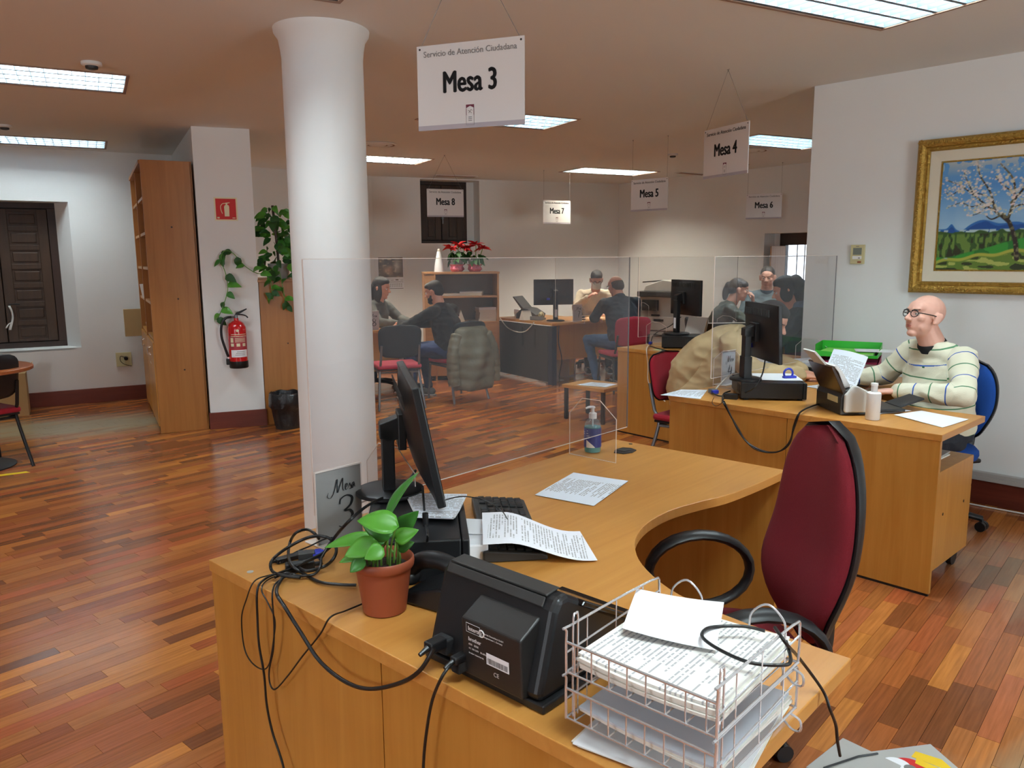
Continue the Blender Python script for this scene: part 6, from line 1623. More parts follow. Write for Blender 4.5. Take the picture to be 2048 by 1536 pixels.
cb_stack('thick paper pile on the lower shelf of the poinsettia cabinet', .78, .723, .22, .17, M['paper'], 6, 6)
t2 = thing('table_card', 'small maroon leaflet stand on the lower shelf of the poinsettia cabinet', 'leaflet', CB.w(.45, .10, .723), 10)
mb = MB(); mb.prism_y([(-.05, 0), (0, .14), (.05, 0)], -.05, .05); obj('card', mb, M['paper_warm'], t2)
mb = MB(); mb.prism_y([(-.042, .02), (-.02, .085), (-.018, .085), (-.04, .02)], -.04, .04); obj('card_print', mb, M['maroon'], t2)
def poinsettia(label, loc, s=1.0, seed=1):
    tt = thing('poinsettia', label, 'plant', loc, 0, 'poinsettias on the shelf cabinet')
    mb = MB(); mb.lathe([(0, .0), (.055, 0), (.085, .15), (.08, .15), (.075, .12), (0, .12)], 20, cap=False); obj('pot', mb, M['brown_pot'], tt, smooth=True)
    mb = MB(); rs_ = []
    for i, (r, z) in enumerate([(.06, .0), (.085, .03), (.075, .07), (.09, .09)]):
        rs_.append([((r * (1 + .12 * math.sin(j * 2.3 + i * 2))) * math.cos(2 * PI * j / 24), (r * (1 + .12 * math.sin(j * 2.3 + i * 2))) * math.sin(2 * PI * j / 24), z) for j in range(24)])
    mb.rings(rs_, cap=False); obj('pink_foil_wrap', mb, M['pink_foil'], tt, smooth=True)
    r = random.Random(seed)
    for k in range(16):
        a = 2 * PI * k / 16 + r.uniform(-.2, .2); z = .15 + r.uniform(0, .10)
        mb = MB(); leaf_mb(mb, (0, 0, 0), (.11 * s, 0, -.05), .06 * s, n=6); o = obj('leaf', mb, M['darkleaf'], tt, smooth=True, fixn=False)
        o.location = (math.cos(a) * .06, math.sin(a) * .05, z); o.rotation_euler = (0, r.uniform(-.2, .7), a)
    for cx, cz in ((-.08, .29), (.02, .33), (.10, .28)):
        for k in range(9):
            a = 2 * PI * k / 9 + r.uniform(-.2, .2)
            mb = MB(); leaf_mb(mb, (0, 0, 0), (.11 * s, 0, 0), .055 * s, n=6, heart=0); o = obj('bract', mb, M['redleaf'], tt, smooth=True, fixn=False)
            o.location = (cx, -.03, cz); o.rotation_euler = (r.uniform(-.3, .3), r.uniform(-.5, .35), a)
        mb = MB(); mb.tube([(cx * .3, 0, .12), (cx * .8, -.01, .22), (cx, -.03, cz)], .005, 6, smooth=3); obj('stem', mb, M['stem'], tt)
poinsettia('left red poinsettia in pink foil on the shelf cabinet', CB.w(.42, .14, 1.337), 1.0, 3)
poinsettia('right red poinsettia in pink foil on the shelf cabinet', CB.w(.64, .13, 1.337), 1.1, 9)
t = thing('paper_cone', 'white paper cone standing left of the poinsettias', 'ornament', CB.w(.20, .16, 1.336), 0)
mb = MB(); mb.lathe([(0, 0), (.062, .0), (.055, .08), (.03, .21), (.022, .25), (0, .25)], 24, cap=False); obj('cone', mb, M['paper'], t, smooth=True)
mb = MB(); mb.ell((0, 0, .262), (.018, .018, .022)); obj('cone_tip', mb, M['paper_warm'], t, smooth=True)
# wall calendar
t = thing('wall_calendar', 'wall calendar with an old master style picture, right of the column', 'calendar', BW.w(.24, -.001, 1.08), BW.deg + .5)
mb = MB(); mb.box(-.18, .19, -.003, 0, 0, .45); obj('backing_sheet', mb, M['paper'], t)
mb = MB(); NXc = 60; NZc = 40; uu, vv = np.meshgrid(np.linspace(0, 1, NXc), np.linspace(0, 1, NZc))
im = np.zeros((NZc, NXc, 3)) + np.array([110, 92, 72]) / 255
im = mixc(im, (vnoise(uu, vv, 6, 40) - .4) * 3, (70, 60, 48)); im = mixc(im, (vnoise(uu, vv, 10, 41) - .62) * 5, (176, 150, 120)); im = mixc(im, 1 - np.hypot((uu - .4) * 3, (vv - .35) * 2) * 1.4, (206, 160, 124)); im = mixc(im, 1 - np.hypot((uu - .75) * 4, (vv - .6) * 1.6) * 1.2, (196, 184, 166))
lin = np.where(im <= .04045, im / 12.92, ((im + .055) / 1.055) ** 2.4)
me = bpy.data.meshes.new('picture'); me.from_pydata([(-.17 + .35 * i / (NXc - 1), -.0035, .165 + .275 * j / (NZc - 1)) for j in range(NZc) for i in range(NXc)], [], [(j * NXc + i, j * NXc + i + 1, (j + 1) * NXc + i + 1, (j + 1) * NXc + i) for j in range(NZc - 1) for i in range(NXc - 1)])
ca = me.color_attributes.new('pc', 'FLOAT_COLOR', 'POINT'); ca.data.foreach_set('color', np.concatenate([lin.reshape(-1, 3), np.ones((NXc * NZc, 1))], 1).astype(np.float32).ravel())
obj('picture', me, M['canvas'], t)
mb = MB(); mb.box(-.17, .18, -.005, -.003, .095, .10); mb.box(-.17, .18, -.005, -.003, .004, .012)
for k in range(12):
    for r in range(3): mb.box(-.15 + k * .027, -.135 + k * .027, -.0042, -.003, .03 + r * .018, .038 + r * .018)
for k in range(5): mb.box(-.14 + k * .07, -.10 + k * .07, -.0042, -.003, .12, .125 + .01 * (k % 2))
obj('calendar_print', mb, M['ink_grey'], t)

# ------------------------------------------------------------------ copier
CP = Frame(1.72, 10.55, -38.0)
t = thing('photocopier', 'large grey and white photocopier by the far wall', 'copier', CP.w(0, 0), -38)
mb = MB(); mb.box(0, .58, 0, .55, .08, .98); obj('body', mb, mat('copier_body', (176, 172, 164), .5), t, bevel=.008)
for z in (.14, .34, .54):
    mb = MB(); mb.box(.02, .56, -.012, 0, z, z + .18); dr = obj('paper_drawer', mb, M['lgrey'], t, bevel=.003)
    mb = MB(); mb.box(.22, .36, -.016, -.012, z + .12, z + .15); obj('handle', mb, M['dgrey'], dr)
mb = MB(); mb.box(-.03, .60, -.03, .55, .98, 1.05); obj('scan_bed', mb, M['dgrey'], t, bevel=.006)
mb = MB(); mb.prism_y([(.02, 1.05), (.58, 1.05), (.56, 1.17), (.30, 1.20), (.05, 1.12)], .05, .52); obj('document_feeder', mb, M['lgrey'], t, bevel=.008)
mb = MB(); mb.prism_y([(-.02, 1.16), (.28, 1.19), (.28, 1.20), (-.02, 1.175)], .10, .48); obj('feeder_tray', mb, M['dgrey'], t)
mb = MB(); mb.box(.05, .28, -.035, -.0, .80, .94); obj('control_screen', mb, M['black_gloss'], t, bevel=.003)
mb = MB(); mb.box(.18, .30, -.016, .0, .73, .75); obj('logo_bar', mb, M['ink'], t)
for a in (.05, .53):
    for b in (.05, .5):
        mb = MB(); mb.cyl((a, b - .012, .04), (a, b + .012, .04), .04, 12); mb.box(a - .02, a + .02, b - .02, b + .02, .04, .08); obj('caster', mb, M['black'], t)

# ------------------------------------------------------------------ round table, cardboard box at the far left
t = thing('round_table', 'round brown pedestal table cut by the left edge', 'table', (-3.98, 5.62, 0), 0)
mb = MB(); mb.lathe([(0, .71), (.44, .71), (.45, .715), (.45, .735), (.44, .74), (0, .74)], 64, cap=False); obj('tabletop', mb, wood('round_top', (168, 96, 52), (150, 80, 42), 'x', .3), t, smooth=True)
mb = MB(); mb.cyl((0, 0, .02), (0, 0, .71), .035, 20); obj('pedestal_post', mb, M['black'], t, smooth=True)
mb = MB(); mb.lathe([(0, 0), (.28, 0), (.28, .008), (.06, .03), (0, .03)], 40, cap=False); obj('foot_plate', mb, M['black'], t, smooth=True)
o = flat_sheet('white sheet at the edge of the round table', Frame(-3.86, 5.72, 30), [(-.15, -.1), (.12, -.1), (.14, .08), (-.12, .1)], .7405, M['doc_blue'])
t = thing('cardboard_box', 'open brown cardboard box under the shuttered window', 'box', LW.w(-.30, -.30, 0), LW.deg)
mb = MB(); mb.box(-.20, .20, -.16, .16, .0, .42); bx = obj('box_body', mb, M['cardboard'], t)
for s in (-1, 1):
    mb = MB(); mb.add([(s * .2, -.16, .42), (s * .2, .16, .42), (s * .26, .15, .50), (s * .26, -.15, .50), (s * .203, -.16, .42), (s * .203, .16, .42), (s * .263, .15, .50), (s * .263, -.15, .50)], [(0, 1, 2, 3), (7, 6, 5, 4), (0, 4, 5, 1), (1, 5, 6, 2), (2, 6, 7, 3), (3, 7, 4, 0)]); obj('flap', mb, M['cardboard'], t)
mb = MB(); mb.box(.02, .05, -.1615, -.16, .28, .287); obj('box_print', mb, M['dark_wood'], t)
mb = MB(); mb.add([(.0, 0, 0), (.16, .10, 0), (.11, .13, 0), (-.04, .04, 0)], [(0, 1, 2, 3)]); mb.add([(-.2, -.12, 0), (-.10, -.05, 0), (-.14, -.02, 0), (-.25, -.08, 0)], [(0, 1, 2, 3)])
o = obj('floor_tape', mb, M['yellow'], fixn=False); o.location = (-3.63, 5.38, .0008); tag(o, 'yellow floor marking strip beside the left chair', 'tape')
md = o.modifiers.new('t', 'SOLIDIFY'); md.thickness = .0006; md.offset = 1

# ------------------------------------------------------------------ chairs
def pad(mb, W, H, wprof, curve, th, nu=16, nv=22, back=.0):
    """upholstered slab in x (width) z (height); front faces -y... returns rings for closed shape"""
    vs = []
    F_, B_ = [], []
    for j in range(nv + 1):
        v = j / nv; w = W / 2 * wprof(v)
        for i in range(nu + 1):
            u = -1 + 2 * i / nu; uu_ = math.sin(u * PI / 2)
            x = uu_ * w
            edge = max(0, 1 - abs(uu_) ** 4) ** .5 * max(0, 1 - abs(2 * v - 1) ** 6) ** .5
            c = curve(uu_, v)
            F_.append((x, c + th * edge, v * H)); B_.append((x, c - back * edge, v * H))
    N = len(F_); q = lambda i, j: j * (nu + 1) + i
    fs = []
    for j in range(nv):
        for i in range(nu):
            fs.append((q(i, j), q(i, j + 1), q(i + 1, j + 1), q(i + 1, j))); fs.append((N + q(i, j), N + q(i + 1, j), N + q(i + 1, j + 1), N + q(i, j + 1)))
    ed = [q(i, 0) for i in range(nu + 1)] + [q(nu, j) for j in range(1, nv + 1)] + [q(i, nv) for i in range(nu - 1, -1, -1)] + [q(0, j) for j in range(nv - 1, 0, -1)]
    for k in range(len(ed)): a_, b_ = ed[k], ed[(k + 1) % len(ed)]; fs.append((a_, b_, N + b_, N + a_))
    mb.add(F_ + B_, fs)
def office_chair(label, loc, rot, fab, arms=True, seat_z=.47, back_h=.60, back_w=.46, grp='swivel office chairs'):
    """sitter faces local +y"""
    t = thing('office_chair', label, 'chair', loc, rot, grp)
    wp = lambda v: (max(0.0, 1 - abs(2 * min(1, max(0, v)) - 1) ** 3.2) ** .42) * (1.0 - .30 * max(0, v - .42) ** 1.2 - .12 * max(0, .3 - v) / .3)
    cv = lambda u, v: -.235 + .030 * u * u + .035 * math.exp(-((v - .22) / .2) ** 2) - .04 * v
    mb = MB(); pad(mb, back_w, back_h, wp, cv, .048); b = obj('backrest', mb, fab, t, smooth=True); b.location = (0, 0, seat_z + .03)
    cv2 = lambda u, v: cv(u, v) - .004
    mb = MB(); pad(mb, back_w + .022, back_h + .02, wp, cv2, .010, back=.035); s = obj('back_shell', mb, M['black'], t, smooth=True); s.location = (0, 0, seat_z + .02)
    mb = MB(); mb.tube([(0, -.255, seat_z + .28), (0, -.275, seat_z + .05), (0, -.25, seat_z - .05), (0, -.12, seat_z - .075)], .024, 8, smooth=4); obj('back_bar', mb, M['black'], t, smooth=True)
    mb = MB()
    vs = []; n = 36; prof = [(.96, -.01), (1.0, .015), (.99, .035), (.92, .055), (.5, .064), (0.01, .064)]
    rs_ = []
    for k, z in prof:
        rs_.append([(k * .235 * math.copysign(abs(math.cos(2 * PI * j / n)) ** .7, math.cos(2 * PI * j / n)), k * .225 * math.copysign(abs(math.sin(2 * PI * j / n)) ** .7, math.sin(2 * PI * j / n)) + .01, seat_z - .05 + z) for j in range(n)])
    mb.rings(rs_); obj('seat', mb, fab, t, smooth=True)
    mb = MB(); mb.box(-.19, .19, -.18, .2, seat_z - .08, seat_z - .055); mb.box(-.08, .08, -.12, .08, seat_z - .12, seat_z - .08); obj('seat_pan', mb, M['black'], t, bevel=.01)
    if arms:
        for s_ in (-1, 1):
            pts = []
            for k in range(25):
                a = 2 * PI * k / 24; pts.append((s_ * .27, .0 + .155 * math.cos(a) * (1 if math.cos(a) > 0 else 1.0), seat_z + .085 + .115 * math.sin(a)))
            mb = MB()
            rs_ = []
            for k in range(24):
                a = 2 * PI * k / 24; c = Vector((s_ * .27, .155 * math.cos(a), seat_z + .10 + .112 * math.sin(a))); nrm = Vector((0, math.cos(a), math.sin(a)))
                wd_ = .030 if math.sin(a) > .2 else .020; tk = .0145
                rs_.append([c + Vector((wd_ * math.cos(q), 0, 0)) + nrm * (tk * math.sin(q)) for q in [2 * PI * j / 10 for j in range(10)]])
            rs_.append(rs_[0]); mb.rings(rs_, cap=False)
            obj('armrest', mb, M['black'], t, smooth=True)
            mb = MB(); mb.prism([(s_ * .15, -.03), (s_ * .27, -.03), (s_ * .27, .05), (s_ * .15, .05)], seat_z - .065, seat_z - .045); mb.box(min(s_ * .255, s_ * .275), max(s_ * .255, s_ * .275), -.03, .05, seat_z - .06, seat_z + .0); obj('arm_bracket', mb, M['black'], t)
    mb = MB(); mb.cyl((0, 0, .10), (0, 0, seat_z - .11), .022, 14); mb.cyl((0, 0, .08), (0, 0, .22), .032, 14)
    for k in range(9): mb.cyl((0, 0, .22 + k * .014), (0, 0, .228 + k * .014), .037, 12)
    obj('gas_post', mb, M['black'], t, smooth=True)
    for k in range(5):
        a = 2 * PI * k / 5 + .3
        mb = MB(); mb.tube([(0, 0, .105), (.16 * math.cos(a), .16 * math.sin(a), .095), (.29 * math.cos(a), .29 * math.sin(a), .07)], [.026, .016], 8); sp = obj('base_spoke', mb, M['black'], t, smooth=True)
        x, y = .29 * math.cos(a), .29 * math.sin(a); b2 = a + 1.1; dx, dy = .014 * math.cos(b2), .014 * math.sin(b2)
        mb = MB(); mb.cyl((x - 2 * dx, y - 2 * dy, .027), (x - dx * .3, y - dy * .3, .027), .027, 14); mb.cyl((x + dx * .3, y + dy * .3, .027), (x + 2 * dx, y + 2 * dy, .027), .027, 14); mb.cyl((x, y, .027), (x, y, .07), .008, 8); obj('caster', mb, M['black'], sp)
    return t
office_chair('burgundy office chair with black ring armrests at the foreground desk', (.575, 1.995, 0), 92, M['burgundy'], back_h=.575, seat_z=.46)
office_chair('blue backed office chair under the man in the striped sweater', (2.31, 4.25, 0), 103, M['blue_fab'], arms=False, back_h=.42, back_w=.40)
def visitor_chair(label, loc, rot, fab, leg, back_shell, grp='visitor chairs', seat_z=.45):
    """sitter faces local +y"""
    t = thing('visitor_chair', label, 'chair', loc, rot, grp)
    mb = MB(); mb.box(-.225, .225, -.20, .21, seat_z - .045, seat_z); obj('seat', mb, fab, t, bevel=.02, seg=3)
    mb = MB(); mb.box(-.215, .215, -.19, .20, seat_z - .06, seat_z - .044); obj('seat_shell', mb, M['black'], t, bevel=.006)
    wp = lambda v: max(.0, 1 - abs(2 * v - 1) ** 5) ** .35 * (1 - .10 * (1 - v))
    cv = lambda u, v: -.225 + .03 * u * u - .05 * v
    mb = MB(); pad(mb, .44, .33, wp, cv, .035); b = obj('backrest', mb, fab, t, smooth=True); b.location = (0, 0, seat_z + .07)
    mb = MB(); pad(mb, .455, .345, wp, lambda u, v: cv(u, v) - .003, .008, back=.018); b = obj('back_shell', mb, back_shell, t, smooth=True); b.location = (0, 0, seat_z + .063)
    r = .0125
    for s_ in (-1, 1):
        mb = MB(); mb.tube([(s_ * .225, .21, 0), (s_ * .205, .19, seat_z - .07)], r, 8); obj('leg', mb, leg, t, smooth=True)
        mb = MB(); mb.tube([(s_ * .235, -.26, 0), (s_ * .20, -.16, seat_z - .08), (s_ * .195, -.20, seat_z + .02), (s_ * .19, -.245, seat_z + .2)], r, 8, smooth=4); obj('leg', mb, leg, t, smooth=True)
    mb = MB(); mb.tube([(-.2, .18, seat_z - .07), (.2, .18, seat_z - .07)], r * .9, 8); mb.tube([(-.2, -.16, seat_z - .08), (.2, -.16, seat_z - .08)], r * .9, 8)
    for s_ in (-1, 1): mb.tube([(s_ * .2, .18, seat_z - .07), (s_ * .2, -.16, seat_z - .08)], r * .9, 8)
    obj('seat_frame', mb, leg, t, smooth=True)
    return t
visitor_chair('red visitor chair beneath the person in the beige coat', (1.25, 5.26, 0), -134, M['red_fab'], M['steel'], M['black'])
visitor_chair('black visitor chair with a dark red seat cut by the left edge', (-3.90, 5.60, 0), 58, M['red_fab'], M['black'], M['black'])
visitor_chair('black backed visitor chair just right of the column, pushed to the desk', (-1.19, 8.0, 0), 20, M['pink_fab'], M['steel'], M['black_soft'])
jc = visitor_chair('visitor chair with an olive puffer jacket over its back', (-.60, 8.40, 0), 42, M['pink_fab'], M['steel'], M['black_soft'])
visitor_chair('pinkish red backed chair beneath the man in the dark jacket', (1.27, 8.88, 0), 18, M['pink_fab'], M['dgrey'], M['pink_fab'])

# ------------------------------------------------------------------ people
def remeshed(name, mb, vox, smooth_it=2, folds=0.0):
    me = mb.mesh(name + '_src')
    b = bmesh.new(); b.from_mesh(me)
    bmesh.ops.recalc_face_normals(b, faces=b.faces); b.to_mesh(me); b.free()
    o = bpy.data.objects.new('tmp', me); COL.objects.link(o)
    md = o.modifiers.new('r', 'REMESH'); md.mode = 'VOXEL'; md.voxel_size = vox
    dg = bpy.context.evaluated_depsgraph_get(); dg.update()
    out = bpy.data.meshes.new_from_object(o.evaluated_get(dg))
    bpy.data.objects.remove(o); bpy.data.meshes.remove(me)
    n = len(out.vertices)
    if smooth_it and n:
        co = np.empty(n * 3, np.float32); out.vertices.foreach_get('co', co); co = co.reshape(-1, 3)
        ed = np.empty(len(out.edges) * 2, np.int32); out.edges.foreach_get('vertices', ed); ed = ed.reshape(-1, 2)
        deg = np.bincount(ed.ravel(), minlength=n).astype(np.float32)[:, None]
        for k in range(smooth_it):
            s = np.zeros_like(co)
            for c in range(3):
                s[:, c] = np.bincount(ed[:, 0], co[ed[:, 1], c], n) + np.bincount(ed[:, 1], co[ed[:, 0], c], n)
            co = co * .45 + (s / np.maximum(deg, 1)) * .55
        if folds:
            out.vertices.foreach_set('co', co.ravel()); out.update()
            nr = np.empty(n * 3, np.float32); out.vertices.foreach_get('normal', nr); nr = nr.reshape(-1, 3)
            f_ = np.array([(1 - 2 * abs(mnoise.noise(Vector((p[0] * 9, p[1] * 9, p[2] * 15))))) + .5 * mnoise.noise(Vector(p) * 26) for p in co.tolist()], np.float32)
            co = co + nr * (f_[:, None] - .5) * folds
        out.vertices.foreach_set('co', co.ravel())
    out.update()
    out.name = name
    return out

def bodyloft(mb, pts, n=20):
    """pts: (center, side vector, half width, half depth); closed rounded loft"""
    P = [Vector(p[0]) for p in pts]; rs = []
    for i, (c, sx, rx, ry) in enumerate(pts):
        t = (P[min(i + 1, len(P) - 1)] - P[max(i - 1, 0)]).normalized()
        sx = Vector(sx); sx = (sx - t * sx.dot(t)).normalized(); fy = t.cross(sx).normalized()
        rs.append([P[i] + sx * (rx * math.copysign(abs(math.cos(a)) ** .85, math.cos(a))) + fy * (ry * math.copysign(abs(math.sin(a)) ** .9, math.sin(a))) for a in [2 * PI * j / n for j in range(n)]])
    mb.rings(rs)

def make_head(mb, C, R, s=1.0, ears=True, neck=None):
    """C head centre, R rotation (face along +y, up +z)"""
    def E(c, r, q=None): mb.ell(C + R @ (Vector(c) * s), [k * s for k in r], 20, 14, R @ q if q is not None else R)
    def K(a, b, r0, r1): mb.capsule(C + R @ (Vector(a) * s), C + R @ (Vector(b) * s), r0 * s, r1 * s, 12)
    E((0, -.014, .034), (.074, .094, .082)); E((0, .020, -.022), (.061, .070, .086)); E((0, .012, -.066), (.054, .060, .040)); E((0, .054, -.094), (.027, .024, .019))
    E((0, .045, .042), (.056, .046, .040))
    K((0, .084, .012), (0, .108, -.026), .0075, .0115); E((-.0115, .098, -.030), (.0085, .010, .0075)); E((.0115, .098, -.030), (.0085, .010, .0075))
    K((-.036, .076, .030), (-.012, .086, .026), .0095, .0095); K((.036, .076, .030), (.012, .086, .026), .0095, .0095)
    for k in (-1, 1):
        E((k * .040, .056, -.018), (.020, .022, .018)); E((k * .046, .024, -.055), (.014, .036, .026))
        if ears:
            q = Matrix.Rotation(k * .45, 3, 'Z')
            E((k * .079, -.010, -.004), (.0095, .020, .032), q); E((k * .085, -.018, .010), (.008, .016, .019), q); E((k * .076, -.002, -.026), (.009, .011, .012), q)
    E((0, .076, -.056), (.021, .010, .0060)); E((0, .075, -.067), (.017, .009, .0060)); E((0, .068, -.060), (.030, .012, .018))
    if neck is not None:
        bodyneck = [(Vector(neck), .056 * s), (C + R @ (Vector((0, -.028, -.055)) * s), .052 * s)]
        mb.capsule(bodyneck[0][0], bodyneck[1][0], .064 * s, .058 * s, 16)

def make_hand(mb, W, D, N, side, curl=.5, s=1.0, spread=.0, thumb=.9):
    """W wrist, D direction of the fingers, N normal of the back of the hand, side +1: thumb towards +X of (D x N)"""
    W, D, N = Vector(W), Vector(D).normalized(), Vector(N); N = (N - D * N.dot(D)).normalized(); X = D.cross(N).normalized() * side
    def ring(t, w, h, dn=0): return (W + D * t * s + N * dn * s, X, w * s, h * s)
    bodyloft(mb, [ring(-.03, .024, .018), ring(.0, .026, .017), ring(.03, .037, .016), ring(.065, .042, .014), ring(.088, .040, .012), ring(.094, .034, .008)], 16)
    L = [.068, .077, .072, .056]
    for i in range(4):
        off = (.030 - i * .0205); b = W + (D * (.084 - .004 * abs(i - 1)) + X * off) * s
        a = curl * .5; d = (D + X * (spread * (1.5 - i) * .12)).normalized(); p = b; r = .0092 - .0006 * (i == 3) - .0003 * i
        for seg, f in enumerate((.45, .31, .24)):
            q = math.cos(a); w = math.sin(a)
            dd = (d * q - N * w).normalized(); e = p + dd * (L[i] * f * s)
            mb.capsule(p, e, r * s, (r - .0009) * s, 9); p = e; r -= .0009; a += curl * .75
    b = W + (D * .022 + X * .028) * s
    d = (D * .62 + X * .62 * thumb - N * .35).normalized(); e = b + d * .042 * s
    mb.capsule(b, e, .0145 * s, .0108 * s, 9)
    d2 = (D * .85 + X * .25 * thumb - N * (.25 + .3 * curl)).normalized(); mb.capsule(e, e + d2 * .032 * s, .0105 * s, .0088 * s, 9); 
    mb.capsule(e + d2 * .030 * s, e + d2 * .048 * s, .0090 * s, .0078 * s, 9)

def person(label, loc, rot, J, top, bottom, shoes=None, skin='skin', hair=None, hairm=None, vox=.0055, head_rot=(0, 0, 0), hands=((.6, 1), (.6, 1)), fat=1.0, glasses=None, mask=False, stripes=False, collar=None, hsize=1.0, grp=None, eyes=True, hand_dirs=None, topname='sweater', beard=None, loose=.016):
    t = thing('person', label, 'person', loc, rot, grp)
    V = lambda k: Vector(J[k])
    Ls, Rs = V('sl'), V('sr'); side = (Rs - Ls).normalized()
    pel, chest, neck = V('pel'), V('chest'), V('neck')
    mid = pel * .5 + chest * .5; f = fat
    def torso(mb, g):
        bodyloft(mb, [(pel - (mid - pel).normalized() * .09, side, .10 + g, .07 + g), (pel - (mid - pel).normalized() * .05, side, .155 * f + g, .115 * f + g), (pel, side, .168 * f + g, .128 * f + g), (pel * .45 + mid * .55, side, .158 * f + g, .128 * f + g), (mid, side, .155 * f + g, .122 * f + g), (mid * .4 + chest * .6, side, .165 * f + g, .122 * f + g),
                      (chest, side, .172 * f + g, .115 + g), (chest * .45 + (Ls + Rs) * .275, side, .170 + g, .098 + g), ((Ls + Rs) / 2 + (neck - chest) * .10, side, .135 + g, .070 + g), (neck * .75 + (Ls + Rs) * .125, side, .07 + g, .056 + g), (neck, side, .048 + g, .048 + g)], 24)
    def yoke(mb, g):
        for S in (Ls, Rs): mb.capsule(neck * .72 + chest * .28, S + (chest - S) * .05, .060 + g, .048 + g, 14)
    def arm(mb, S, E_, W_, g, cut=1.0):
        mb.ell(S + (chest - S) * .06, (.050 + g * .8,) * 3, 14, 10); mb.capsule(S, E_, .052 + g, .041 + g, 14); mb.capsule(E_, E_ + (W_ - E_) * cut, .041 + g, .029 + g if cut > .8 else .036 + g, 14)
    def legs(mb, g):
        for a, b, c in (('hl', 'kl', 'al'), ('hr', 'kr', 'ar')):
            mb.capsule(V(a), V(b), .083 * f + g, .058 + g, 14); mb.capsule(V(b), V(c), .056 + g, .040 + g, 14)
    hd = V('head'); R = Matrix.Rotation(math.radians(head_rot[2]), 3, 'Z') @ Matrix.Rotation(math.radians(head_rot[1]), 3, 'Y') @ Matrix.Rotation(math.radians(head_rot[0]), 3, 'X')
    mb = MB()
    torso(mb, -.022); make_head(mb, hd, R, hsize, neck=neck)
    for k, (S, E_, W_, sd) in enumerate((('sl', 'el', 'wl', 1), ('sr', 'er', 'wr', -1))):
        arm(mb, V(S), V(E_), V(W_), -.008)
        D = (V(W_) - V(E_)).normalized(); N = Vector((0, 0, 1))
        if hand_dirs and hand_dirs[k]: D, N = Vector(hand_dirs[k][0]), Vector(hand_dirs[k][1])
        make_hand(mb, V(W_) + D.normalized() * .01, D, N, sd * hands[k][1], hands[k][0], .98)
    if 'kl' in J:
        legs(mb, -.012)
        for c, q in (('al', 'tl'), ('ar', 'tr')): mb.capsule(V(c) - Vector((0, 0, .04)), V(q), .032, .026, 10)
    body = obj('body', remeshed('body', mb, vox, 2), M[skin], t, smooth=True)
    # garments
    mb = MB(); torso(mb, .004); yoke(mb, loose * .6)
    for S, E_, W_ in (('sl', 'el', 'wl'), ('sr', 'er', 'wr')): arm(mb, V(S), V(E_), V(W_), loose, .96)
    me = remeshed(topname, mb, vox * 1.25, 9, .007)
    if stripes:
        n = len(me.vertices); co = np.empty(n * 3, np.float32); me.vertices.foreach_get('co', co); co = co.reshape(-1, 3)
        val = np.zeros(n, np.float32); best = np.full(n, 9.0)
        ch = [(pel, chest, 0.0, .135), (chest, neck, (chest - pel).length, .12)]
        for S, E_, W_, o_ in (('sl', 'el', 'wl', 3.0), ('sr', 'er', 'wr', 5.0)): ch += [(V(S), V(E_), o_, .05), (V(E_), V(W_), o_ + (V(E_) - V(S)).length, .04)]
        for a, b, o_, rad in ch:
            A, B = np.array(a), np.array(b); ab = B - A; L = np.linalg.norm(ab); tt = ((co - A) @ ab) / L ** 2; tc = np.clip(tt, 0, 1)
            d = np.linalg.norm(co - A - tc[:, None] * ab, axis=1) - rad; m_ = d < best
            best[m_] = d[m_]; val[m_] = (o_ + tt * L)[m_]
        at = me.attributes.new('st', 'FLOAT', 'POINT'); at.data.foreach_set('value', val)
    tp = obj(topname, me, M[top], body, smooth=True)
    if bottom and 'kl' in J:
        mb = MB(); legs(mb, .006); bodyloft(mb, [(pel + Vector((0, 0, -.10)), side, .12, .09), (pel + Vector((0, 0, -.05)), side, .165 * f, .125 * f), (pel + Vector((0, 0, .02)), side, .168 * f, .125 * f)], 20)
        obj('trousers', remeshed('trousers', mb, vox * 1.5, 4, .007), M[bottom], body, smooth=True)
        if shoes:
            for c, q in (('al', 'tl'), ('ar', 'tr')):
                d = (V(q) - V(c)); d.z = 0; d.normalize(); a = V(c) - d * .04; a.z = .045; b = V(c) + d * .16; b.z = .034
                mb = MB(); mb.capsule(a, b, .044, .034, 14); mb.capsule(V(c) + Vector((0, 0, -.01)), a + d * .05, .040, .042, 12)
                sh = obj('shoe', remeshed('shoe', mb, .008, 2), M[shoes], body, smooth=True)
                sx = Vector((-d.y, d.x, 0)); mb = MB(); mb.prism([tuple((a - d * .045 + sx * .03).xy), tuple((a - d * .045 - sx * .03).xy), tuple((b + d * .01 - sx * .042).xy), tuple((b + d * .045).xy), tuple((b + d * .01 + sx * .042).xy)], .0, .014); obj('sole', mb, M['white'], sh, bevel=.004)
    if collar:
        mb = MB(); rs_ = []
        up = (hd - neck).normalized(); a1 = side; a2 = up.cross(a1).normalized()
        for k, (r, z) in enumerate(((.070, -.040), (.074, -.010), (.069, .004), (.063, .002), (.062, -.03))): rs_.append([neck + up * z + a1 * (r * math.cos(q)) + a2 * (r * math.sin(q)) for q in [2 * PI * j / 28 for j in range(28)]])
        mb.rings(rs_, cap=False); obj('collar', mb, M[collar], body, smooth=True)
    def H(c): return hd + R @ (Vector(c) * hsize)
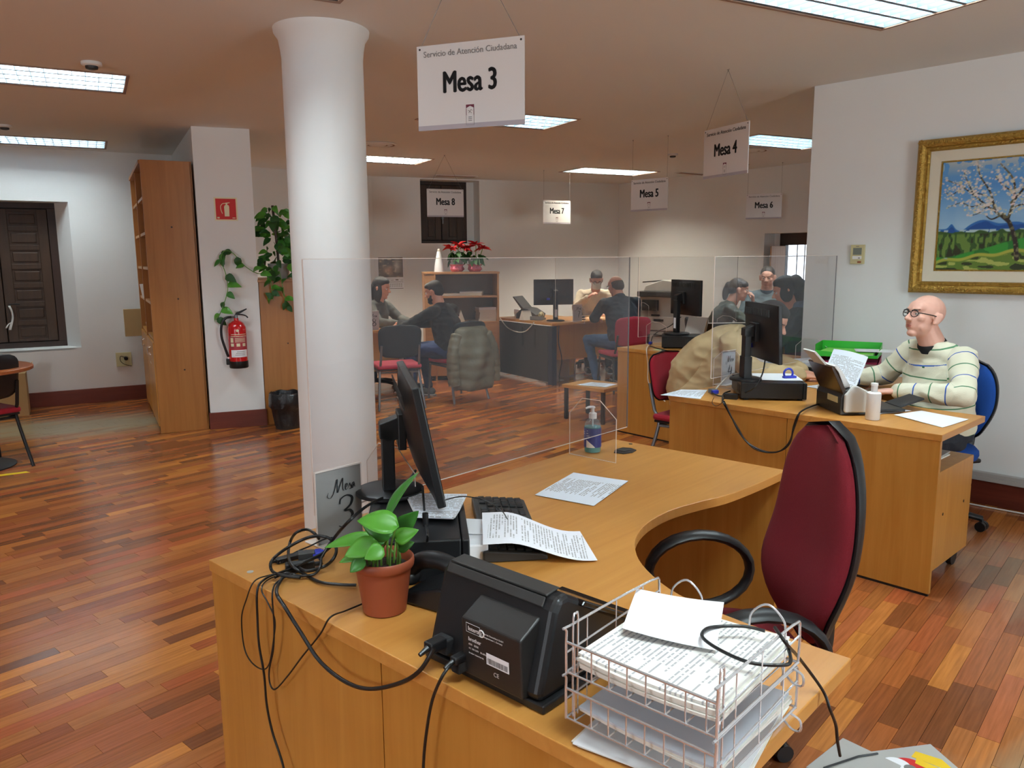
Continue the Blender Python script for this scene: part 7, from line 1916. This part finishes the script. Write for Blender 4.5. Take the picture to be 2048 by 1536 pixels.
    if eyes:
        for k in (-1, 1):
            mb = MB(); mb.ell(H((k * .030, .0755, .006)), [.0112 * hsize] * 3, 14, 10); e_ = obj('eye', mb, M['eye'], body, smooth=True)
            mb = MB(); mb.ell(H((k * .030, .0823, .004)), [.0052 * hsize] * 3, 10, 8); obj('iris', mb, M['iris'], e_, smooth=True)
            def lid(u, v, k=k):
                a = (u - .5) * PI * .95; e1 = math.radians(14 + 80 * v); return H((k * .030 + .0126 * math.sin(a) * math.cos(e1), .0755 + .0126 * math.cos(a) * math.cos(e1), .006 + .0122 * math.sin(e1)))
            mb = MB(); mb.grid(lid, 12, 6); obj('eyelid', mb, M[skin], e_, smooth=True, fixn=False)
            mb = MB(); mb.capsule(H((k * .018, .0905, .0245)), H((k * .046, .0800, .0275)), .0028, .0022, 8); obj('eyebrow', mb, M[hairm or 'brow'], body, smooth=True)
        if not mask:
            mb = MB(); mb.ell(H((0, .0845, -.0585)), (.0195, .0030, .0022), 12, 8, R); mb.ell(H((0, .0830, -.0655)), (.016, .0030, .0024), 12, 8, R); obj('lips', mb, M['lip'], body, smooth=True)
    if hair:
        mb = MB()
        for it in hair:
            if it[0] == 'e': mb.ell(H(it[1]), [q * hsize for q in it[2]], 18, 12, R)
            else: mb.capsule(H(it[1]), H(it[2]), it[3] * hsize, it[4] * hsize, 12)
        me = remeshed('hair', mb, .006, 1)
        h_ = obj('hair', me, M[hairm], body, smooth=True)
    if glasses:
        g = obj('glasses', MB(), M[glasses], body); bpy.data.objects.remove(g)
        mb = MB(); r = .0024
        for k in (-1, 1):
            mb.tube([H((k * .030 + .021 * math.cos(a), .0985 - .3 * abs(k * .030 + .021 * math.cos(a)) ** 2 * 10, .004 + .0165 * math.sin(a) * (1.0 if math.sin(a) > 0 else 1.1))) for a in [2 * PI * j / 20 for j in range(20)]], r, 6, closed=True)
            mb.tube([H((k * .050, .092, .009)), H((k * .072, .06, .009)), H((k * .079, .0, .008)), H((k * .078, -.02, -.004))], r * 1.2, 6, smooth=3)
            mb.tube([H((k * .012, .098, .017)), H((k * .030, .0965, .0208)), H((k * .048, .0915, .016))], r * 1.5, 6, smooth=3)
        mb.tube([H((-.010, .0985, .008)), H((0, .101, .011)), H((.010, .0985, .008))], r, 6)
        g = obj('glasses', mb, M[glasses], body, smooth=True)
        for k in (-1, 1):
            mb = MB(); mb.add([tuple(H((k * .030 + .0205 * math.cos(a), .0975 - .3 * abs(k * .030 + .0205 * math.cos(a)) ** 2 * 10, .004 + .0165 * math.sin(a)))) for a in [2 * PI * j / 16 for j in range(16)]], [tuple(range(16))]); obj('lens', mb, M['bottle2'], g, fixn=False)
    if mask:
        mb = MB()
        def fn(u, v):
            a = (u - .5) * 2.3; z = .002 - .092 * v; r = .082 + .028 * math.sin(PI * min(1, v * 1.1)) * math.exp(-(a / .7) ** 2)
            return H((math.sin(a) * .066, .020 + (r - .0) * math.cos(a), z))
        mb.grid(fn, 16, 10); o = obj('face_mask', mb, M['paper_warm'], body, smooth=True, fixn=False)
        md = o.modifiers.new('t', 'SOLIDIFY'); md.thickness = .002
        mb = MB()
        for k in (-1, 1): mb.tube([H((k * .062, .045, -.01)), H((k * .082, -.005, .01)), H((k * .084, -.02, -.0)), H((k * .062, .04, -.06))], .0012, 5, smooth=3)
        obj('ear_loops', mb, M['white'], o)
    if beard:
        mb = MB(); 
        for k in (-1, 1): mb.capsule(H((k * .060, .018, -.035)), H((k * .034, .046, -.086)), .013, .021, 10); mb.capsule(H((k * .034, .046, -.086)), H((0, .058, -.095)), .021, .027, 10)
        mb.ell(H((0, .070, -.090)), (.030, .020, .020), 12, 8, R); mb.ell(H((0, .080, -.047)), (.025, .008, .006), 12, 8, R); mb.ell(H((.045, .034, -.066)), (.018, .036, .026), 12, 8, R); mb.ell(H((-.045, .034, -.066)), (.018, .036, .026), 12, 8, R)
        obj('beard', remeshed('beard', mb, .005, 1), M[hairm], body, smooth=True)
    return t, body, tp, H, R

M['brow'] = mat('grey_brow', (90, 74, 62), .9)
M['hair_dark'] = mat('dark_hair', (30, 26, 26), .55, bump=.5, bscale=90, stretch=(6, 6, 1))
M['hair_brown'] = mat('brown_hair', (52, 40, 34), .55, bump=.5, bscale=90)
M['hair_grey'] = mat('greying_hair', (92, 84, 76), .7, bump=.4, bscale=120)
M['cream_knit'] = mat('cream_knit', (232, 218, 192), .95, bump=.3, bscale=260)
M['black_knit'] = mat('black_knit', (24, 26, 28), .95)
M['jacket_dark'] = mat('dark_blue_jacket', (34, 40, 48), .7, bump=.2, bscale=30)
M['jeans'] = mat('blue_jeans', (58, 84, 116), .9, var=.2, scale=10, bump=.2, bscale=300)
M['jeans_dark'] = mat('dark_blue_jeans', (30, 46, 84), .9, var=.2, scale=10, bump=.2, bscale=300)
M['dark_cloth'] = mat('dark_cloth', (44, 48, 56), .9, bump=.15, bscale=80)
M['olive_j'] = mat('olive_jacket', (66, 68, 54), .5, var=.3, scale=22, bump=.5, bscale=30)
M['grey_knit'] = mat('grey_sweatshirt', (104, 112, 112), .95, bump=.2, bscale=120)
M['beige_coat'] = mat('beige_coat', (196, 172, 130), .85, var=.06, scale=9, bump=.35, bscale=9)
M['grey_cloth'] = mat('grey_cardigan', (84, 84, 80), .9, bump=.2, bscale=120)
M['bottle2'] = acrylic('spectacle_lens', (.96, .97, .98), .03, (.9, .95, 1))
ms = mat('striped_sweater', (232, 230, 206), .95, bump=.2, bscale=260); M['striped'] = ms
nt = ms.node_tree; b_ = nt.nodes['Principled BSDF']
at = nn(nt, 'ShaderNodeAttribute', attribute_name='st')
def mth(op, a, b=None):
    n = nn(nt, 'ShaderNodeMath', operation=op)
    for i, q in enumerate((a, b)):
        if q is None: continue
        if isinstance(q, (int, float)): n.inputs[i].default_value = q
        else: nt.links.new(q, n.inputs[i])
    return n.outputs[0]
fac = at.outputs['Fac']; P_ = .078
fr_ = mth('FRACT', mth('ADD', mth('DIVIDE', fac, P_), .35)); on = mth('LESS_THAN', fr_, .085)
par = mth('LESS_THAN', mth('FRACT', mth('DIVIDE', mth('ADD', mth('DIVIDE', fac, P_), .35), 2.0)), .5)
c1 = nn(nt, 'ShaderNodeMix', data_type='RGBA'); c1.inputs[6].default_value = (*srgb(56, 96, 176), 1); c1.inputs[7].default_value = (*srgb(84, 134, 96), 1); nt.links.new(par, c1.inputs[0])
c2 = nn(nt, 'ShaderNodeMix', data_type='RGBA'); c2.inputs[6].default_value = (*srgb(232, 230, 206), 1); nt.links.new(c1.outputs[2], c2.inputs[7]); nt.links.new(on, c2.inputs[0]); nt.links.new(c2.outputs[2], b_.inputs['Base Color'])

SEAT = dict(pel=(0, .0, .56), chest=(0, .03, .90), neck=(0, .045, 1.085), head=(0, .085, 1.225), sl=(-.185, .03, 1.01), sr=(.185, .03, 1.01),
            hl=(-.10, .03, .53), hr=(.10, .03, .53), kl=(-.14, .44, .52), kr=(.14, .44, .52), al=(-.14, .44, .10), ar=(.14, .44, .10), tl=(-.14, .56, .04), tr=(.14, .56, .04))
def pose(**k): d = dict(SEAT); d.update(k); return d
short_hair = [('e', (0, -.022, .048), (.0785, .094, .082)), ('e', (0, -.058, .010), (.070, .060, .068))]
fuller = short_hair + [('e', (0, .030, .082), (.062, .058, .044)), ('e', (0, -.01, .07), (.078, .090, .070))]

# 1. the bald man in the striped sweater, behind his desk, looking left
t, body, tp, H, R = person('bald man with glasses in a cream sweater with blue and green stripes, at his desk', (2.34, 4.22, 0), 103,
    pose(pel=(0, .0, .575), chest=(.0, .03, .875), neck=(.01, .075, 1.035), head=(.02, .125, 1.172), sl=(-.17, .03, .965), sr=(.175, .05, .97),
         el=(-.33, .16, .805), wl=(-.05, .315, .79), er=(.30, .12, .82), wr=(.355, .26, .80)), 'striped', 'dark_cloth', 'black', skin='skin_red', vox=.0042, fat=1.16, head_rot=(12, 0, 3), glasses='black', hairm='brow', collar='black_soft',
    hands=((.7, 1), (.6, 1)), hand_dirs=(((.55, .8, -.08), (.0, 0, 1)), ((.15, .95, -.12), (0, 0, 1))), hsize=1.03, topname='striped_sweater', stripes=True, loose=.019)
mb = MB(); mb.box(-.008, .008, -.001, .001, -.004, .004)
o = obj('chest_emblem', mb, mat('green_mark', (50, 110, 70), .8), body); o.location = (-.07, .185, .915)
# sheet in his hand
mb = MB(); mb.sheet(lambda u, v: ((u - .5) * .18, .012 * math.sin(u * 3), (v - .5) * .2 * 1.0), 6, 6, .0008)
def fn(u, v): return ((u - .5) * .19, (v - .5) * .27, .018 * math.sin(u * PI) )
mb = MB(); mb.sheet(fn, 8, 6, .0006)
o = obj('paper_sheet', mb, M['doc_blue'], smooth=True); o.location = (1.855, 4.36, .845); o.rotation_euler = (math.radians(58), math.radians(10), math.radians(-38)); tag(o, 'white sheet held upright by the man in the striped sweater', 'paper')

# 2. the person in the beige coat bending over the desk
person('person in a loose beige coat bent forward over the striped sweater man desk', (1.25, 5.22, 0), -125,
    pose(pel=(0, .0, .60), chest=(0, .23, .90), neck=(0, .38, 1.01), head=(0, .47, 1.09), sl=(-.19, .29, .96), sr=(.19, .29, .96), el=(-.24, .42, .80), wl=(-.12, .64, .775), er=(.24, .44, .80), wr=(.08, .68, .775)),
    'beige_coat', 'dark_cloth', 'black', hair=fuller + [('e', (0, -.07, -.03), (.065, .05, .08))], hairm='hair_dark', head_rot=(-24, 0, 0), fat=1.28, topname='beige_coat', loose=.03)
# loose back and hem of the coat over the chair
mb = MB()
bodyloft(mb, [((0, -.06, .50), (1, 0, 0), .19, .09), ((0, -.07, .62), (1, 0, 0), .205, .12), ((0, -.03, .76), (1, 0, 0), .225, .14), ((0, .08, .89), (1, 0, 0), .215, .125), ((0, .20, .97), (1, 0, 0), .20, .10), ((0, .30, 1.01), (1, 0, 0), .14, .06)], 24)
cb = obj('coat_back', remeshed('coat_back', mb, .009, 5, .007), M['beige_coat'], bpy.data.objects['beige_coat'], smooth=True)

# 3-5. people at the middle desk
person('dark haired woman with a bun behind the striped sweater man monitor, facing left', (2.50, 6.72, 0), 76,
    pose(head=(0, .16, 1.20), neck=(0, .09, 1.065), el=(-.25, .2, .80), wl=(-.12, .42, .77), er=(.25, .2, .8), wr=(.12, .42, .77)), 'dark_cloth', 'jeans_dark', 'black',
    hair=fuller + [('e', (0, -.10, .05), (.085, .06, .075)), ('e', (.0, -.13, .02), (.06, .055, .06)), ('e', (-.065, .0, -.02), (.02, .055, .07)), ('e', (.065, .0, -.02), (.02, .055, .07)), ('e', (0, -.10, -.07), (.075, .05, .09)), ('e', (.04, -.13, -.12), (.04, .035, .07)), ('e', (-.070, -.015, .0), (.022, .05, .055)), ('e', (.070, -.015, .0), (.022, .05, .055))],
    hairm='hair_dark', head_rot=(-14, 0, 0), vox=.006)
mb = MB()
bodyloft(mb, [((0, -.02, .98), (1, 0, 0), .185, .12), ((0, .02, 1.04), (1, 0, 0), .13, .11), ((0, .05, 1.09), (1, 0, 0), .085, .085), ((0, .07, 1.12), (1, 0, 0), .065, .065)], 20)
sc = obj('scarf', remeshed('scarf', mb, .008, 2), mat('blue_print_scarf', (80, 96, 124), .9, var=.6, scale=40), bpy.data.objects['person.002'].children[0], smooth=True)
person('woman with a ponytail in an olive jacket, hand at her mouth, facing right', (2.16, 8.45, 0), -96,
    pose(chest=(0, .10, .86), neck=(0, .20, 1.02), head=(0, .27, 1.145), sl=(-.17, .15, .955), sr=(.17, .15, .955), el=(-.20, .38, .80), wl=(-.05, .43, 1.0), er=(.22, .34, .78), wr=(.10, .52, .78)), 'olive_j', 'jeans_dark', 'black',
    hair=short_hair + [('e', (0, .02, .06), (.074, .072, .05)), ('e', (0, -.115, .03), (.036, .04, .05)), ('e', (0, -.135, -.04), (.03, .035, .085))], hairm='hair_brown', head_rot=(-6, 0, -4), vox=.006,
    hand_dirs=(((.3, -.1, 1), (0, 1, .2)), None), hands=((1.0, 1), (.5, 1)), topname='jacket')
person('man with short hair in a grey sweatshirt, seated in front of the daylight window', (2.86, 8.85, 0), 165,
    pose(pel=(0, 0, .58), chest=(0, .02, .94), neck=(0, .04, 1.13), head=(0, .06, 1.265), sl=(-.19, .02, 1.06), sr=(.19, .02, 1.06), el=(-.26, .1, .82), wl=(-.12, .32, .78), er=(.26, .1, .82), wr=(.12, .32, .78)), 'grey_knit', 'jeans_dark', 'black',
    hair=short_hair, hairm='hair_brown', vox=.006, head_rot=(-6, 0, -10), collar='dark_cloth', topname='sweatshirt')
# 6-7. masked man and the man in the dark jacket
person('man in a cream sweater wearing a white face mask and glasses, looking down', (1.12, 10.70, 0), 182,
    pose(chest=(0, .08, .90), neck=(0, .16, 1.075), head=(0, .22, 1.20), sl=(-.185, .10, 1.01), sr=(.185, .10, 1.01), el=(-.27, .22, .82), wl=(-.12, .46, .785), er=(.27, .20, .84), wr=(.14, .40, .98)), 'cream_knit', 'dark_cloth', 'black',
    hair=fuller, hairm='hair_dark', head_rot=(-22, 0, 0), glasses='black', mask=True, vox=.006, hands=((.4, 1), (.7, 1)), hand_dirs=(((.5, .8, 0), (0, 0, 1)), ((-.6, .4, .5), (.3, .3, 1))))
person('man in a dark jacket and jeans seen from behind at the masked man desk', (1.30, 9.02, 0), 18,
    pose(pel=(0, .0, .57), chest=(0, .10, .89), neck=(0, .16, 1.05), head=(-.01, .24, 1.165), sl=(-.20, .12, .98), sr=(.20, .12, .98), el=(-.27, .26, .80), wl=(-.14, .48, .775), er=(.27, .26, .80), wr=(.14, .48, .775),
         kl=(-.30, .36, .54), al=(-.27, .16, .10), tl=(-.33, .28, .04)), 'jacket_dark', 'jeans', 'black',
    hair=[('e', (0, -.03, .022), (.079, .088, .062)), ('e', (0, -.062, -.005), (.072, .055, .062))], hairm='hair_grey', head_rot=(-12, 0, 16), vox=.006, fat=1.16, collar='jacket_dark', glasses='grey', topname='jacket')
# 8-9. people at the column desk
person('bearded man in a black sweater and jeans leaning over the column desk', (-.64, 8.38, 0), 66,
    pose(pel=(0, .0, .56), chest=(0, .09, .87), neck=(0, .15, 1.02), head=(0, .21, 1.14), sl=(-.20, .10, .95), sr=(.20, .10, .95), el=(-.27, .40, .79), wl=(-.06, .60, .80), er=(.25, .42, .79), wr=(.05, .62, .785),
         kl=(-.16, .42, .53), al=(-.18, .40, .10), tl=(-.18, .52, .04), kr=(.12, .44, .53), ar=(.10, .36, .10), tr=(.10, .48, .04)), 'black_knit', 'jeans_dark', 'grey_knit',
    hair=short_hair + [('e', (0, .03, .075), (.066, .06, .04))], hairm='hair_dark', head_rot=(-12, 0, 5), vox=.006, fat=1.15, beard=True, hands=((.3, 1), (.5, 1)), topname='black_sweater')
person('woman with long dark hair partly hidden by the column, hands on the desk', (-1.60, 9.05, 0), 248,
    pose(chest=(0, .05, .88), neck=(0, .09, 1.04), head=(0, .13, 1.165), sl=(-.165, .07, .97), sr=(.165, .07, .97), el=(-.24, .22, .80), wl=(-.10, .46, .775), er=(.24, .22, .8), wr=(.12, .46, .775)), 'grey_cloth', 'dark_cloth', 'black',
    hair=fuller + [('e', (0, -.08, -.03), (.082, .05, .12)), ('e', (-.068, -.01, -.05), (.022, .05, .11)), ('e', (.068, -.01, -.05), (.022, .05, .11)), ('e', (.05, -.02, -.13), (.035, .035, .07)), ('e', (-.05, -.02, -.13), (.035, .035, .07))], hairm='hair_dark', head_rot=(-6, 0, 8), vox=.006, topname='cardigan')

# olive puffer jacket hanging over the chair back
t = thing('puffer_jacket', 'olive quilted puffer jacket hung over the chair behind the black sweater man', 'jacket', (-.60, 8.40, 0), 42)
mb = MB(); n = 44; rs_ = []
for i in range(29):
    v = i / 28; z = .80 - .66 * v
    ww = .19 + .085 * min(1, v * 3.0) - .04 * v; dd = .055 + .05 * min(1, v * 2.5) + .03 * math.sin(v * 3); puff = .012 * abs(math.sin(v * PI * 6))
    if i == 0: ww *= .8; dd *= .4
    cy = -.265 - .03 * v
    rs_.append([((ww + puff) * math.cos(a) + .012 * math.sin(3 * a + v * 4), cy + (dd + puff) * math.sin(a) * (1 + .15 * math.sin(5 * a + v * 6)), z + .012 * math.sin(4 * a) * v) for a in [2 * PI * j / n for j in range(n)]])
mb.rings(rs_)
obj('jacket_body', remeshed('jacket_body', mb, .010, 2), M['olive'], t, smooth=True)
for s_ in (-1, 1):
    mb = MB(); P = spline([Vector(q) for q in ((s_ * .19, -.27, .72), (s_ * .26, -.29, .56), (s_ * .28, -.30, .38), (s_ * .27, -.31, .20))], 8)
    mb.tube(P, [.058 + .010 * abs(math.sin(k * .42 * PI / 1.2)) for k in range(len(P))], 16); obj('sleeve', remeshed('sleeve', mb, .010, 1), M['olive'], t, smooth=True)


# ------------------------------------------------------------------ remaining furniture of the far half
office_chair('black office chair under the masked man', (1.12, 10.68, 0), 182, M['black_soft'], arms=False, back_h=.42)
office_chair('dark office chair under the woman beside the column', (-1.60, 9.05, 0), 248, M['black_soft'], arms=False, back_h=.38)
office_chair('dark office chair under the dark haired woman', (2.50, 6.72, 0), 76, M['black_soft'], arms=False, back_h=.38)
visitor_chair('visitor chair under the woman in the olive jacket', (2.16, 8.45, 0), -96, M['pink_fab'], M['steel'], M['black_soft'])
visitor_chair('visitor chair under the man in the grey sweatshirt', (2.86, 8.85, 0), 165, M['pink_fab'], M['steel'], M['black_soft'])
t = thing('document_scanner', 'wide black document scanner on the middle desk, left of the beige coat', 'scanner', D5.w(.34, -.84, ZT), 4)
mb = MB(); mb.prism_y([(0, 0), (.20, 0), (.20, .05), (.12, .10), (.02, .10)], -.14, .14); k_ = Matrix.Rotation(math.radians(90), 4, 'Z'); mb.v = [tuple(k_ @ Vector(q)) for q in mb.v]; obj('housing', mb, M['black'], t, bevel=.005)
mb = MB(); mb.prism_y([(.02, .09), (-.05, .235), (-.042, .24), (.04, .10)], -.15, .15); mb.v = [tuple(k_ @ Vector(q)) for q in mb.v]; obj('paper_support', mb, M['black_gloss'], t, bevel=.002)
mb = MB(); mb.prism_y([(-.05, .236), (-.054, .242), (-.046, .244), (-.042, .238)], -.15, .15); mb.v = [tuple(k_ @ Vector(q)) for q in mb.v]; obj('support_edge', mb, M['white'], t)
t = thing('power_brick', 'white power box on the floor under the masked man desk', 'box', D7.w(.22, .30, 0), 33)
mb = MB(); mb.prism_y([(-.07, 0), (.07, 0), (.03, .22), (-.03, .22)], -.05, .05); obj('box_body', mb, M['white'], t, bevel=.004)
mb = MB(); mb.box(-.12, .12, -.08, .08, 0, .012); obj('base_tray', mb, M['lgrey'], t)
t = thing('paper_box', 'white and yellow paper carton on the floor under the masked man desk', 'box', D7.w(.55, .55, 0), 33)
mb = MB(); mb.box(-.15, .15, -.1, .1, .0, .26); obj('box_body', mb, M['paper_warm'], t)
mb = MB(); mb.box(.05, .12, -.1012, -.1, .02, .24); obj('yellow_label', mb, M['yellow'], t)
cable('black cables hanging from the masked man desk edge to the floor', [D7.w(.15, .07, .70), D7.w(.14, .06, .5), D7.w(.18, .05, .3), D7.w(.15, .06, .1), D7.w(.2, .12, .01)], .006, grp='cables on the far desks')

print('OBJECTS', len(bpy.data.objects))
